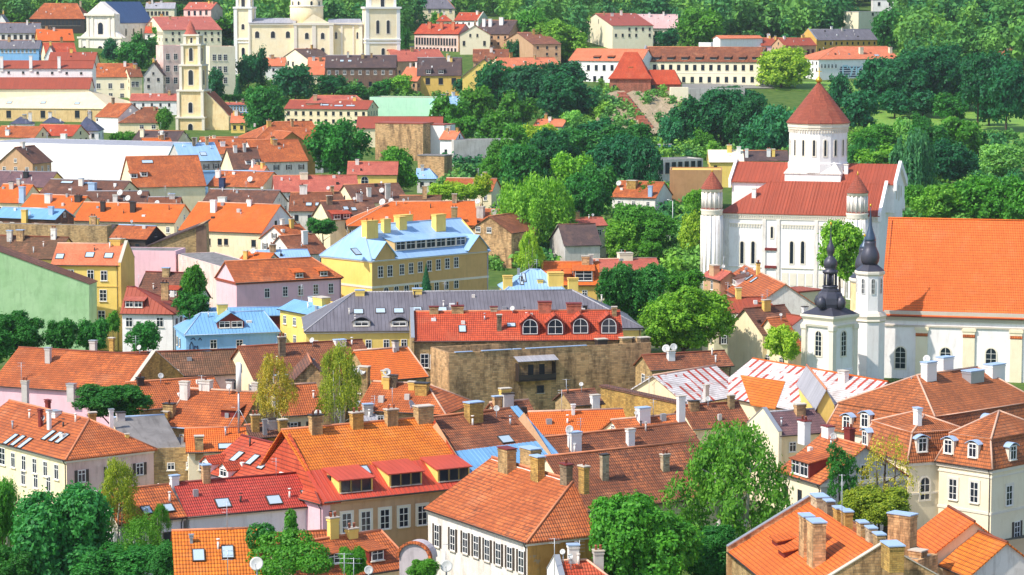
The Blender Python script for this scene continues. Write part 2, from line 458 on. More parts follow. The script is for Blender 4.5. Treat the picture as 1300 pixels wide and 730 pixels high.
# ------------------------------------------------------------------ mesh builder
class MB:
    def __init__(s):
        s.v = []
        s.ix = {}
        s.f = []
        s.fm = []
        s.sm = []
        s.un = {}

    def vi(s, p):
        k = (round(p[0], 3), round(p[1], 3), round(p[2], 3))
        i = s.ix.get(k)
        if i is None:
            i = len(s.v)
            s.ix[k] = i
            s.v.append((p[0], p[1], p[2]))
        return i

    def face(s, pts, m=0, sm=False, un=None):
        idx = []
        for p in pts:
            i = s.vi(p)
            if i not in idx:
                idx.append(i)
        if len(idx) >= 3:
            if un is not None:
                s.un[len(s.f)] = un
            s.f.append(idx)
            s.fm.append(m)
            s.sm.append(sm)

    def box(s, o, a, b, c, m=0):
        """o corner, a b c edge vectors"""
        o, a, b, c = Vector(o), Vector(a), Vector(b), Vector(c)
        if a.cross(b).dot(c) < 0:
            a, b = b, a
        q = [o, o + a, o + a + b, o + b]
        t = [p + c for p in q]
        s.face(q[::-1], m)
        s.face(t, m)
        for i in range(4):
            j = (i + 1) % 4
            s.face([q[i], q[j], t[j], t[i]], m)

    def prism(s, poly, d, m=0, mcap=None):
        """closed solid: polygon (counter-clockwise seen against d) swept by d"""
        poly = [Vector(p) for p in poly]
        d = Vector(d)
        t = [p + d for p in poly]
        n = Vector((0, 0, 0))
        for i in range(len(poly)):
            n += (poly[i] - poly[0]).cross(poly[(i + 1) % len(poly)] - poly[0])
        if n.dot(d) < 0:
            poly, t = poly[::-1], t[::-1]
        s.face(poly[::-1], m if mcap is None else mcap)
        s.face(t, m if mcap is None else mcap)
        for i in range(len(poly)):
            j = (i + 1) % len(poly)
            s.face([poly[i], poly[j], t[j], t[i]], m)

    def slab(s, faces, th, m=0, ms=None, uns=None):
        ms = m if ms is None else ms
        edges = {}
        for f in faces:
            for i in range(len(f)):
                a, b = f[i], f[(i + 1) % len(f)]
                ka = tuple(round(q, 3) for q in a)
                kb = tuple(round(q, 3) for q in b)
                if ka == kb:
                    continue
                edges[(ka, kb)] = (a, b)
        dn = Vector((0, 0, -th))
        for q, f in enumerate(faces):
            s.face(f, m, False, uns[q] if uns else None)
            s.face([p + dn for p in f][::-1], ms)
        for (ka, kb), (a, b) in edges.items():
            if (kb, ka) not in edges:
                s.face([a, a + dn, b + dn, b], ms)

    def tube(s, p, q, r, n=6, m=0, r2=None, sm=True):
        p, q = Vector(p), Vector(q)
        r2 = r if r2 is None else r2
        d = (q - p).normalized()
        a = d.orthogonal().normalized()
        b = d.cross(a)
        c0 = [p + (a * math.cos(2 * math.pi * i / n) + b * math.sin(2 * math.pi * i / n)) * r for i in range(n)]
        c1 = [q + (a * math.cos(2 * math.pi * i / n) + b * math.sin(2 * math.pi * i / n)) * r2 for i in range(n)]
        for i in range(n):
            j = (i + 1) % n
            s.face([c0[i], c0[j], c1[j], c1[i]], m, sm)
        s.face(c0[::-1], m)
        s.face(c1, m)

    def lathe(s, c, prof, n=16, m=0, rot=0.0, sm=True, close=True):
        c = Vector(c)
        rings = []
        for r, z in prof:
            rings.append([c + Vector((math.cos(rot + 2 * math.pi * i / n) * r, math.sin(rot + 2 * math.pi * i / n) * r, z)) for i in range(n)])
        for k in range(len(rings) - 1):
            a, b = rings[k], rings[k + 1]
            for i in range(n):
                j = (i + 1) % n
                s.face([a[i], a[j], b[j], b[i]], m, sm)
        if close:
            s.face(rings[0][::-1], m)
            s.face(rings[-1], m)

    def mesh(s, name, mats, base=(0, 0, 0)):
        me = bpy.data.meshes.new(name)
        bx, by, bz = base
        me.from_pydata([(x - bx, y - by, z - bz) for x, y, z in s.v], [], s.f)
        for k in mats:
            me.materials.append(M(k))
        uvl = me.uv_layers.new(name='UVMap')
        uvs = np.zeros(len(me.loops) * 2, 'f4')
        li = 0
        for fi, f in enumerate(s.f):
            n = Vector((0, 0, 0))
            p0 = Vector(s.v[f[0]])
            for i in range(1, len(f) - 1):
                n += (Vector(s.v[f[i]]) - p0).cross(Vector(s.v[f[i + 1]]) - p0)
            if n.length < 1e-9:
                n = Vector((0, 0, 1))
            n.normalize()
            if fi in s.un:
                n = s.un[fi]
            if abs(n.z) > 0.999:
                ua, va = Vector((1, 0, 0)), Vector((0, 1, 0))
            else:
                ua = ZV.cross(n).normalized()
                va = n.cross(ua)
            for i in f:
                p = Vector(s.v[i])
                uvs[li * 2] = p.dot(ua)
                uvs[li * 2 + 1] = p.dot(va)
                li += 1
        uvl.data.foreach_set('uv', uvs)
        me.polygons.foreach_set('material_index', s.fm)
        me.polygons.foreach_set('use_smooth', s.sm)
        me.update()
        return me

    def build(s, name, mats, parent=None, base=None):
        if isinstance(mats, str):
            mats = [mats]
        if base is None:
            base = parent.location if parent is not None and parent.type == 'EMPTY' else (0, 0, 0)
            if parent is not None and parent.type != 'EMPTY':
                base = BASE.get(parent.name, (0, 0, 0))
        o = bpy.data.objects.new(name, s.mesh(name, mats, base))
        COL.objects.link(o)
        if parent is not None:
            o.parent = parent
        BASE[o.name] = tuple(base)
        return o


BASE = {}
STAT = []


def thing(name, label, cat, loc, group=None):
    o = bpy.data.objects.new(name, None)
    o.empty_display_size = 1
    COL.objects.link(o)
    o.location = loc
    o['label'] = label
    o['category'] = cat
    if group:
        o['group'] = group
    BASE[o.name] = tuple(o.location)
    return o


def tag(o, label, cat, group=None):
    o['label'] = label
    o['category'] = cat
    if group:
        o['group'] = group
    return o


def struct(o, kind='structure'):
    o['kind'] = kind
    return o


def put(name, mesh, parent, mat):
    """link a shared mesh at a world matrix under a parent whose own origin is only translated"""
    o = bpy.data.objects.new(name, mesh)
    COL.objects.link(o)
    o.parent = parent
    b = Vector(BASE[parent.name])
    mm = mat.copy()
    mm.translation = mat.translation - b
    o.matrix_local = mm
    return o


# ------------------------------------------------------------------ windows
_wc = {}


def arc(w, h, n=8):
    """arched outline from bottom left, clockwise seen from outside"""
    r = w / 2
    pts = [(-r, -h / 2), (-r, h / 2 - r)]
    for i in range(1, n):
        a = math.pi - math.pi * i / n
        pts.append((r * math.cos(a), h / 2 - r + r * math.sin(a)))
    pts += [(r, h / 2 - r), (r, -h / 2)]
    return pts


def win_meshes(kind, w, h):
    k = (kind, round(w, 2), round(h, 2))
    if k in _wc:
        return _wc[k]
    fr, pn = MB(), MB()
    X, Y, Z = Vector((1, 0, 0)), Vector((0, 1, 0)), Vector((0, 0, 1))
    fm = 'white'

    def bx(mb, x0, x1, z0, z1, y0, y1, m=0):
        mb.box((x0, y0, z0), X * (x1 - x0), Y * (y1 - y0), Z * (z1 - z0), m)
    mats = ['white', 'trim', 'glass', 'shut', 'trimg']
    if kind in ('a', 'ad', 'as', 'ac'):
        out = arc(w, h)
        t = 0.09 if kind not in ('as', 'ac') else 0.24
        inn = arc(w - 2 * t, h - 2 * t) if kind != 'ad' else arc(w * 0.999, h * 0.999)
        m = 1 if kind in ('as', 'ac') else 0
        if kind != 'ad':
            n = len(out)
            for i in range(n):
                j = (i + 1) % n
                a, b, c, d = out[i], out[j], inn[j], inn[i]
                fr.face([(a[0], -.1, a[1]), (b[0], -.1, b[1]), (c[0], -.1, c[1]), (d[0], -.1, d[1])], m)
                fr.face([(a[0], 0, a[1]), (b[0], 0, b[1]), (b[0], -.1, b[1]), (a[0], -.1, a[1])], m)
                fr.face([(d[0], -.1, d[1]), (c[0], -.1, c[1]), (c[0], -.01, c[1]), (d[0], -.01, d[1])], m)
            iw = w / 2 - t
            nb = 0 if kind == 'ac' else max(1, int(h / 0.9))
            if nb:
                bx(fr, -.035, .035, -h / 2 + t, h / 2 - t, -.06, -.03)
            for i in range(1, nb):
                z = -h / 2 + t + i * (h - 2 * t) / nb
                if z < h / 2 - iw:
                    bx(fr, -iw, iw, z - .03, z + .03, -.055, -.03)
        else:
            bx(fr, -w / 2 - .1, w / 2 + .1, -h / 2 - .12, -h / 2, -.15, 0, 1)
        pn.prism([(p[0], 0, p[1]) for p in inn], (0, -.025, 0), 0)
    else:
        x1, z1 = w / 2, h / 2
        t = 0.10
        if kind == 's':
            g = 0.26
            bx(fr, -x1 - g, -x1, -z1 - .02, z1 + g, -.10, 0, 1)
            bx(fr, x1, x1 + g, -z1 - .02, z1 + g, -.10, 0, 1)
            bx(fr, -x1, x1, z1, z1 + g, -.10, 0, 1)
        if kind == 'sh':
            for s_ in (-1, 1):
                xa = s_ * (x1 + .03)
                xb = s_ * (x1 + .42)
                bx(fr, min(xa, xb), max(xa, xb), -z1, z1, -.07, 0, 3)
        fmi = 3 if kind == 'd' else 0
        bx(fr, -x1, -x1 + t, -z1, z1, -.07, 0, fmi)
        bx(fr, x1 - t, x1, -z1, z1, -.07, 0, fmi)
        bx(fr, -x1 + t, x1 - t, z1 - t, z1, -.07, 0, fmi)
        bx(fr, -x1 + t, x1 - t, -z1, -z1 + t, -.07, 0, fmi)
        if kind != 'd':
            bx(fr, -.04, .04, -z1 + t, z1 - t, -.06, 0, fmi)
            zz = z1 * 0.28
            bx(fr, -x1 + t, x1 - t, zz, zz + .08, -.055, 0, fmi)
            if h > 1.9:
                zz = -z1 * 0.42
                bx(fr, -x1 + t, x1 - t, zz, zz + .06, -.055, 0, fmi)
        bx(fr, -x1 - .12, x1 + .12, -z1 - .1, -z1, -.2, 0, 1 if kind in ('s', 'w') else 4)
        pn.box((-x1 + t * .5, -.025, -z1 + t * .5), X * (w - t), Y * .025, Z * (h - t), 0)
    fme = fr.mesh('window', mats)
    pme = pn.mesh('pane', ['glass'])
    # one mesh for windows that sit inside a dormer or far away
    both = MB()
    off = 0
    both.v = fr.v + pn.v
    both.f = fr.f + [[i + len(fr.v) for i in f] for f in pn.f]
    both.fm = fr.fm + [2] * len(pn.f)
    both.sm = fr.sm + pn.sm
    bme = both.mesh('window', mats)
    _wc[k] = (fme, pme, bme)
    return _wc[k]


def wmat(p, out, sc=1.0):
    X = ZV.cross(out).normalized()
    m = Matrix.Identity(4)
    for i in range(3):
        m[i][0] = X[i]
        m[i][1] = -out[i]
        m[i][2] = ZV[i]
    m.translation = p
    return m


def window(parent, p, out, w, h, kind='w', far=False, name='window'):
    f, pa, b = win_meshes(kind, w, h)
    m = wmat(p + out * 0.005, out)
    if far:
        return put(name, b, parent, m)
    o = put(name, f, parent, m)
    c = bpy.data.objects.new('pane', pa)
    COL.objects.link(c)
    c.parent = o
    BASE[o.name] = tuple(p)
    return o


def hit_plane(px, py, p0, n):
    d = ray(px, py)
    dn = d.dot(n)
    if abs(dn) < 1e-6:
        return None
    return CAM + d * ((Vector(p0) - CAM).dot(n) / dn)


# ------------------------------------------------------------------ houses
NOAUTO = '\x00'


class House:
    pass


def ground_min(pts):
    return min(G(p.x, p.y) for p in pts)


def house(label, A, B, h, R=None, R2=None, s=38, hip='', mono=False, W=None, roof='orb', wall='cream', back=None, o=0.35, z=None,
          name='town_house', cat='house', group='houses of the old town', wins=(), dorm=(), sky=(), chim=(), dish=(), fire='', fw='brick', split=None,
          ridge='ridge', gut='dark', frame=None, par=0.0, cornice=None, far=None, mans=None, bands=(), seams=None, ends=None, gl=None, auto=True, ang=None):
    """A, B: pixels of the front eave ends; h: eave height over the ground; R, R2: ridge pixels"""
    H = House()
    if label.endswith(NOAUTO):
        label, auto = label[:-1], False
    if frame:
        A3, e1, L, ze = frame
    else:
        if z is None:
            z = solve((A[0] + B[0]) / 2, (A[1] + B[1]) / 2, h).z
        ze = z
        A3, B3 = P(A[0], A[1], ze), P(B[0], B[1], ze)
        if A3.y > 640 and ang is None:
            ll = abs(B3.y - A3.y) / max(.1, B3.x - A3.x)
            if ll > .45:
                D2 = A3.y + math.copysign(.45, B3.y - A3.y) * (B3.x - A3.x)
                B3 = A3 + Vector(((B[0] - 650) / F * D2 - A3.x, D2 - A3.y, 0))
        e1 = (B3 - A3)
        L = e1.length
        e1.normalize()
    e2 = Vector((-e1.y, e1.x, 0))
    H.A, H.e1, H.e2, H.L, H.ze = A3, e1, e2, L, ze
    tn = math.tan(rad(s))

    def w3(u, v, zz):
        return A3 + e1 * u + e2 * v + ZV * zz
    H.w3 = w3
    nrm = (e2 * -tn + ZV).normalized()     # roof plane normal

    def hit(px, py, dz=0.0, v0=0.0, z0=0.0, t=None):
        nn = nrm if t is None else (e2 * -t + ZV).normalized()
        p = hit_plane(px, py, w3(0, v0, z0 + dz), nn)
        q = p - A3
        return q.dot(e1), q.dot(e2)
    iu = 0.0
    v0 = z0 = 0.0
    if mans:
        v0, z0 = mans
    u1 = u2 = None
    if R is not None:
        u1, r1 = hit(R[0], R[1], 0, v0, z0)
        run = r1 - v0
        if R2 is not None:
            u2, r2 = hit(R2[0], R2[1], 0, v0, z0)
            run = (r1 + r2) / 2 - v0
        run = min(max(run, 1.2), 16)
    else:
        run = (W - 2 * v0) if mono else (W - 2 * v0) / 2
    if W is None:
        W = (run if mono else 2 * run) + 2 * v0
    elif R is not None and not mono:
        pass
    flat = s < 1
    Hh = run * tn
    H.run, H.W, H.Hh = run, W, Hh
    H.v0, H.z0 = v0, z0
    D = A3.y
    H.D = D
    if far is None:
        far = D > 640
    ctr = w3(L / 2, W / 2, 0)
    gb = ground_min([w3(0, 0, 0), w3(L, 0, 0), w3(L, W, 0), w3(0, W, 0)]) if gl is None else gl
    t = thing(name, label, cat, (ctr.x, ctr.y, gb), group)
    H.t = t
    STAT.append((label[:46], round(D), round(L, 1), round(W, 1), round(ze - gb, 1), round(Hh, 1), s))
    zb = gb - 1.5 - ze
    o = min(o, L * 0.1)
    # --- walls
    wb = MB()
    V = lambda u, v, zz: w3(u, v, zz)
    zt = (o * tn if not mans else 0) - 0.13
    a, b, c, d = (o, o), (L - o, o), (L - o, W - o), (o, W - o)
    hl, hr = 'L' in hip, 'R' in hip
    if mans:
        hl = hr = True
        zt = -0.05
    if flat:
        zt = par
    wb.face([V(*a, zb), V(*b, zb), V(*b, zt), V(*a, zt)])
    if mono and not flat:
        zk = Hh - 0.16
        wb.face([V(*c, zb), V(*d, zb), V(*d, zt if hl else zk), V(*c, zt if hr else zk)])
        wb.face([V(*b, zb), V(*c, zb), V(*c, zt if hr else zk), V(*b, zt)], 1 if ends else 0)
        wb.face([V(*d, zb), V(*a, zb), V(*a, zt), V(*d, zt if hl else zk)], 1 if ends else 0)
        if hl or hr:
            us = max(0.5, min(L * .9, u1)) if hl and u1 is not None else o
            ue = max(L * .1, min(L - .5, u2)) if hr and u2 is not None else L - o
            wb.face([V(L - o, W - o, zt if hr else zk), V(o, W - o, zt if hl else zk), V(us, W - o, zk), V(ue, W - o, zk)])
    else:
        wb.face([V(*c, zb), V(*d, zb), V(*d, zt), V(*c, zt)])
        ap = Hh - 0.16
        if hr or flat:
            wb.face([V(*b, zb), V(*c, zb), V(*c, zt), V(*b, zt)], 1 if ends else 0)
        else:
            wb.face([V(*b, zb), V(*c, zb), V(*c, zt), V(L - o, W / 2, ap), V(*b, zt)], 1 if ends else 0)
        if hl or flat:
            wb.face([V(*d, zb), V(*a, zb), V(*a, zt), V(*d, zt)], 1 if ends else 0)
        else:
            wb.face([V(*d, zb), V(*a, zb), V(*a, zt), V(o, W / 2, ap), V(*d, zt)], 1 if ends else 0)
    if flat and par > 0:
        i = 0.35
        q = [(o + i, o + i), (L - o - i, o + i), (L - o - i, W - o - i), (o + i, W - o - i)]
        pp = [a, b, c, d]
        for k in range(4):
            j = (k + 1) % 4
            wb.face([V(*pp[k], zt), V(*pp[j], zt), V(*q[j], zt), V(*q[k], zt)])
            wb.face([V(*q[k], zt), V(*q[j], zt), V(*q[j], -0.2), V(*q[k], -0.2)])
    wb.build('wall', [wall, ends or wall], t)
    # --- roof
    if flat:
        rb = MB()
        if par > 0:
            i = o + .36
            rb.slab([[V(i, i, 0), V(L - i, i, 0), V(L - i, W - i, 0), V(i, W - i, 0)]], 0.15)
        else:
            rb.slab([[V(-.1, -.1, .15), V(L + .1, -.1, .15), V(L + .1, W + .1, .15), V(-.1, W + .1, .15)]], 0.3)
        rb.build('roof', roof, t)
        ridge_pts = []
    else:
        q0, q1, q2, q3 = (0, 0), (L, 0), (L, W), (0, W)
        if mans:
            sb = MB()
            i_, zz = v0, z0
            ins = [(i_, i_), (L - i_, i_), (L - i_, W - i_), (i_, W - i_)]
            oo = [q0, q1, q2, q3]
            sb.slab([[V(*oo[k], 0), V(*oo[(k + 1) % 4], 0), V(*ins[(k + 1) % 4], zz), V(*ins[k], zz)] for k in range(4)], 0.15)
            sb.build('mansard_skirt', mans_mat(roof), t)
            cb = MB()
            for k in range(4):
                cb.tube(V(*ins[k], zz - .05), V(*ins[(k + 1) % 4], zz - .05), .12, 6)
                cb.tube(V(*oo[k], .0), V(*ins[k], zz - .05), .12, 6)
            cb.build('ridge_tiles', ridge, t)
            q0, q1, q2, q3 = [(p[0] + (-.15 if p[0] < L / 2 else .15), p[1] + (-.15 if p[1] < W / 2 else .15)) for p in ins]
        base_z = z0
        vr = v0 + run
        us = (max(q0[0] + .4, min(L * .9, u1 if u1 is not None else q0[0] + run)) if hl else q0[0])
        ue = (max(L * .1, min(q1[0] - .4, u2 if u2 is not None else q1[0] - run)) if hr else q1[0])
        if ue < us:
            us = ue = (us + ue) / 2
        rl, rr = V(us, vr, base_z + Hh), V(ue, vr, base_z + Hh)
        f0, f1, f2, f3 = V(*q0, base_z), V(*q1, base_z), V(*q2, base_z), V(*q3, base_z)
        faces = []
        low = None
        if split:
            k, lm = split
            m0, m1 = f0.lerp(rl, k), f1.lerp(rr, k)
            low = [f0, f1, m1, m0]
            faces.append([m0 + ZV * .03, m1 + ZV * .03, rr, rl])
        else:
            faces.append([f0, f1, rr, rl])
        if mono:
            if hr:
                faces.append([f1, V(q1[0], vr, base_z), rr])
            if hl:
                faces.append([V(q0[0], vr, base_z), f0, rl])
        else:
            faces.append([f2, f3, rl, rr])
            if hr:
                faces.append([f1, f2, rr])
            if hl:
                faces.append([f3, f0, rl])
        rb = MB()
        age = {'orm': .1, 'orw': .16, 'br': .13, 'brd': .13, 'brm': .2, 'orb': .10, 'pur': .12, 'dk': .12, 'pnkr': .1, 'red': .05, 'or': .045, 'ory': .06, 'orc': .06}.get(roof, 0)
        if age and D < 950 and L > 5:
            # old roofs sag a little between the rafters
            rj = random.Random(len(STAT) + 71)
            nu, nv = max(4, int(L / 1.6)), 4
            jit = {}

            def worn(f):
                a0, b0, b1, a1 = f
                un = (b0 - a0).cross(a1 - a0).normalized()
                out = []

                def pt(i, j):
                    p = a0.lerp(b0, i / nu).lerp(a1.lerp(b1, i / nu), j / nv)
                    key = (round(p.x, 2), round(p.y, 2))
                    if key not in jit:
                        k = 0 if (0 < j < nv or j == nv) is False else 1
                        edge = (.35 if j == 0 else 1.0) * (0 if i in (0, nu) else 1)
                        jit[key] = -edge * age * (math.sin(math.pi * i / nu) * .55 + rj.uniform(-.35, .55))
                    return p + ZV * jit[key]
                for i in range(nu):
                    for j in range(nv):
                        out.append([pt(i, j), pt(i + 1, j), pt(i + 1, j + 1), pt(i, j + 1)])
                return out, un
            fs, us_ = [], []
            for f in faces:
                if len(f) == 4 and len({tuple(round(q, 2) for q in p) for p in f}) == 4:
                    o_, un = worn(f)
                    fs += o_
                    us_ += [un] * len(o_)
                else:
                    fs.append(f)
                    us_.append(None)
            rb.slab(fs, 0.17, 0, None, us_)
        else:
            rb.slab(faces, 0.17)
        rb.build('roof', roof, t)
        if low:
            lb = MB()
            lb.slab([low], 0.17)
            if seams:
                nse = int(L / seams)
                for i in range(1, nse):
                    k = i / nse
                    p, q = f0.lerp(f1, k), m0.lerp(m1, k)
                    lb.box(p + nrm * .005 - e1 * .025, e1 * .05, q - p, nrm * .07)
            lb.build('lower_roof', lm, t)
        if seams and not low:
            sb = MB()
            nse = int((ue - us) / seams)
            for i in range(1, nse):
                uu = us + i * seams
                p, q = V(uu, q0[1], base_z), V(uu, vr, base_z + Hh)
                sb.box(p + nrm * .004 - e1 * .025, e1 * .05, (q - p) * .995, nrm * .06)
            if sb.f:
                sb.build('roof_seam', roof, t)
        if ridge:
            cb = MB()
            cb.tube(rl - e1 * .0, rr, .15, 6)
            if hr:
                cb.tube(f1, rr, .13, 6)
                if not mono:
                    cb.tube(f2, rr, .13, 6)
            if hl:
                cb.tube(f0, rl, .13, 6)
                if not mono:
                    cb.tube(f3, rl, .13, 6)
            cb.build('ridge_tiles', ridge, t)
    if gut and not flat:
        g = MB()
        g.tube(V(-.05, -.07, -.1), V(L + .05, -.07, -.1), .09, 6)
        go = g.build('gutter', gut, t)
        if not far and L > 8:
            g = MB()
            uu = L - .6
            g.tube(V(uu, -.05, -.15), V(uu, o - .08, -.7), .06, 6)
            g.tube(V(uu, o - .08, -.7), V(uu, o - .08, zb + .5), .06, 6)
            g.build('downpipe', gut, t)
    if cornice:
        g = MB()
        for (zz, hh2, dp) in ((zt - .05, .45, .22),):
            g.box(V(o - dp, o - dp, zz - hh2), e1 * (L - 2 * o + 2 * dp), e2 * dp, ZV * hh2)
            g.box(V(L - o, o, zz - hh2), e1 * dp, e2 * (W - 2 * o), ZV * hh2)
            g.box(V(o - dp, o, zz - hh2), e1 * dp, e2 * (W - 2 * o), ZV * hh2)
        g.build('cornice', cornice, t)
    for (zz, hh2, bm) in bands:
        g = MB()
        dp = .1
        g.box(V(o - dp, o - dp, zz - hh2), e1 * (L - 2 * o + 2 * dp), e2 * dp, ZV * hh2)
        g.box(V(L - o, o, zz - hh2), e1 * dp, e2 * (W - 2 * o), ZV * hh2)
        g.box(V(o - dp, o, zz - hh2), e1 * dp, e2 * (W - 2 * o), ZV * hh2)
        g.build('string_course', bm, t)
    # --- firewalls
    for e in fire:
        g = MB()
        u0 = -.22 if e == 'L' else L - .22
        if flat:
            continue
        if mono:
            prof = [(-.1, zb), (-.1, .55), (W, Hh + .6), (W, zb)]
        else:
            prof = [(-.1, zb), (-.1, .5), (W / 2, Hh + .55), (W + .1, .5), (W + .1, zb)]
        g.prism([V(u0, v, zz) for v, zz in prof], e1 * .45)
        fo = g.build('firewall', fw, t)
        g = MB()
        k = -1 if mono else len(prof)
        tops = prof[1:3] if mono else prof[1:4]
        for i in range(len(tops) - 1):
            p, q = tops[i], tops[i + 1]
            g.prism([V(u0 - .08, p[0], p[1] + .003), V(u0 - .08, q[0], q[1] + .003), V(u0 - .08, q[0], q[1] + .12), V(u0 - .08, p[0], p[1] + .12)], e1 * .61)
        g.build('coping', 'steel' if e == 'L' else 'trimg', t)
    H.nrm, H.tn, H.hit, H.o = nrm, tn, hit, o

    # --- windows
    def wall_hit(face, x, y):
        if face == 'F':
            n_, p0 = -e2, V(0, o, 0)
        elif face == 'L':
            n_, p0 = -e1, V(o, 0, 0)
        else:
            n_, p0 = e1, V(L - o, 0, 0)
        return hit_plane(x, y, p0, n_), n_
    H.wall_hit = wall_hit
    for (fc, x0, y0, x1, y1, n, w, hh2, kind) in wins:
        p, n_ = wall_hit(fc, x0, y0)
        q, _ = wall_hit(fc, x1, y1)
        for i in range(n):
            k = i / (n - 1) if n > 1 else 0
            window(t, p.lerp(q, k), n_, w, hh2, kind, far)
    rr_ = random.Random(len(STAT) * 13 + 5)
    dish_q = []
    if auto and not flat:
        faces = {w_[0] for w_ in wins}
        hw = ze - gb
        nrow = 1 if hw < 6 else 2
        if 430 < D < 960 and hw > 6.5 and group == 'houses of the old town' and rr_.random() < .65 and -e2.dot(V(0, 0, 0) - CAM) > 0:
            nrow = 1
            ua = rr_.uniform(.0, .35) * L
            ub = min(L, ua + rr_.uniform(.45, .8) * L)
            dl = rr_.uniform(2.6, 4.6)
            za = -rr_.uniform(2.9, 4.0)
            zl = za - dl * math.tan(rad(rr_.uniform(20, 32)))
            ab = MB()
            pr_ = [V(ua, o - dl, zb), V(ua, o + .1, zb), V(ua, o + .1, za - .2), V(ua, o - dl, zl - .1)]
            ab.prism(pr_, e1 * (ub - ua))
            ao = ab.build('annex', rr_.choice(['cream', 'whd', 'brick', 'grw', 'pnkd', 'och', 'wood']), t)
            ab = MB()
            kk = .3
            sl_ = (za - zl) / dl
            ab.slab([[V(ua - kk, o - dl - kk, zl - kk * sl_), V(ub + kk, o - dl - kk, zl - kk * sl_), V(ub + kk, o + .05, za), V(ua - kk, o + .05, za)]], .15)
            ab.build('annex_roof', rr_.choice(['orb', 'br', 'brd', 'red', 'or', 'gryl', 'pnkr', 'brm', 'orb']), ao, BASE[ao.name])
            for i in range(rr_.randint(0, 2)):
                uu = rr_.uniform(ua + .5, ub - .5)
                vv = o - dl * rr_.uniform(.3, .8)
                stack(t, V(uu, vv, zl + (vv - o + dl) * sl_), e1, e2, rr_.uniform(.6, 1.0), .6, rr_.uniform(1.2, 2.6), rr_.choice(['brick', 'whd', 'grw']), 'trimg')
        wk_ = 'd' if D > 900 else rr_.choice(['w', 'w', 'sh', 'd'])
        ww_, wh_ = rr_.uniform(.9, 1.2), rr_.uniform(1.3, 1.7)
        for fc, ln, p0, dr_, n_ in (('F', L - 2 * o, V(o, o, 0), e1, -e2), ('R', W - 2 * o, V(L - o, o, 0), e2, e1), ('L', W - 2 * o, V(o, o, 0), e2, -e1)):
            if fc in faces or ln < 3.5 or (fc in fire):
                continue
            if n_.dot(CAM - p0) < 0:
                continue
            gable = fc != 'F' and not mono and not mans and not (fc in hip)
            if fc != 'F' and ((mono and not mans) or rr_.random() < .25):
                continue
            nn_ = max(1, int(ln / rr_.uniform(2.7, 3.6)))
            for rw in range(nrow):
                for i in range(nn_):
                    if rr_.random() < .12:
                        continue
                    q = p0 + dr_ * (ln * (i + .5) / nn_) + ZV * (-1.0 - wh_ / 2 - rw * 3.1 - (.5 if cornice else 0))
                    window(t, q, n_, ww_, wh_, wk_, far)
            if gable and W > 6 and Hh > 2.2:
                q = p0 + dr_ * (ln / 2) + ZV * (.9)
                window(t, q, n_, .9, 1.2, wk_, far)
        if not chim and L > 5:
            for i in range(rr_.randint(1, 3)):
                uu = rr_.uniform(.12, .88) * L
                vv = run * rr_.uniform(.72, .98) + v0
                pz = z0 + (vv - v0) * tn
                m_ = rr_.choice(['brick', 'whd', 'grw', 'yelo', 'stone'])
                stack(t, V(uu, vv, pz), e1, e2, rr_.uniform(.7, 1.5), rr_.uniform(.6, .9), rr_.uniform(1.0, 2.0) + max(0, run * .3 * tn * .4), m_, rr_.choice(['trimg', 'capb', 'dark', 'trimg']))
        for i in range(int(L / 5)):
            uu, vv = rr_.uniform(.1, .9) * L, run * rr_.uniform(.25, .9) + v0
            pz = z0 + (vv - v0) * tn
            p_ = V(uu, vv, pz)
            vb = MB()
            if rr_.random() < .5:
                vb.tube(p_ - ZV * .3, p_ + ZV * rr_.uniform(.5, 1.0), .12, 7)
                vb.tube(p_ + ZV * .9, p_ + ZV * 1.0, .2, 7)
            else:
                q_ = rr_.uniform(.5, .9)
                vb.box(p_ - ZV * .4 - e1 * q_ / 2, e1 * q_, e2 * q_ * .7, ZV * (.4 + rr_.uniform(.4, .9)))
            vb.build('roof_vent', rr_.choice(['steel', 'whd', 'grw', 'dark', 'white']), t)
        if rr_.random() < .4:
            p_ = V(rr_.uniform(.2, .8) * L, v0 + run * .95, z0 + run * .95 * tn)
            hm = rr_.uniform(1.8, 3.2)
            ab_ = MB()
            ab_.tube(p_ - ZV * .3, p_ + ZV * hm, .035, 5)
            for k_ in range(rr_.randint(2, 4)):
                zz_ = p_ + ZV * (hm - .1 - k_ * .35)
                ab_.tube(zz_ - e1 * .55, zz_ + e1 * .55, .022, 4)
            ab_.build('roof_aerial', 'steel', t)
        if D < 900 and rr_.random() < .35:
            dish_q.append((V(rr_.uniform(.2, .8) * L, v0 + run * .9, z0 + run * .9 * tn), rr_.uniform(.7, 1.1), rr_.uniform(.8, 1.3), rr_.uniform(-40, 25)))
    for dsp in dorm:
        dormer(H, *dsp) if not isinstance(dsp, dict) else dormer(H, **dsp)
    for (x, y, w, hh2) in sky:
        skylight(H, x, y, w, hh2)
    for ch in chim:
        chimney(H, *ch)
    for ds in dish:
        roof_dish(H, *ds)
    for dq in dish_q:
        dish_at(H, *dq)
    return H


def mans_mat(r):
    return r


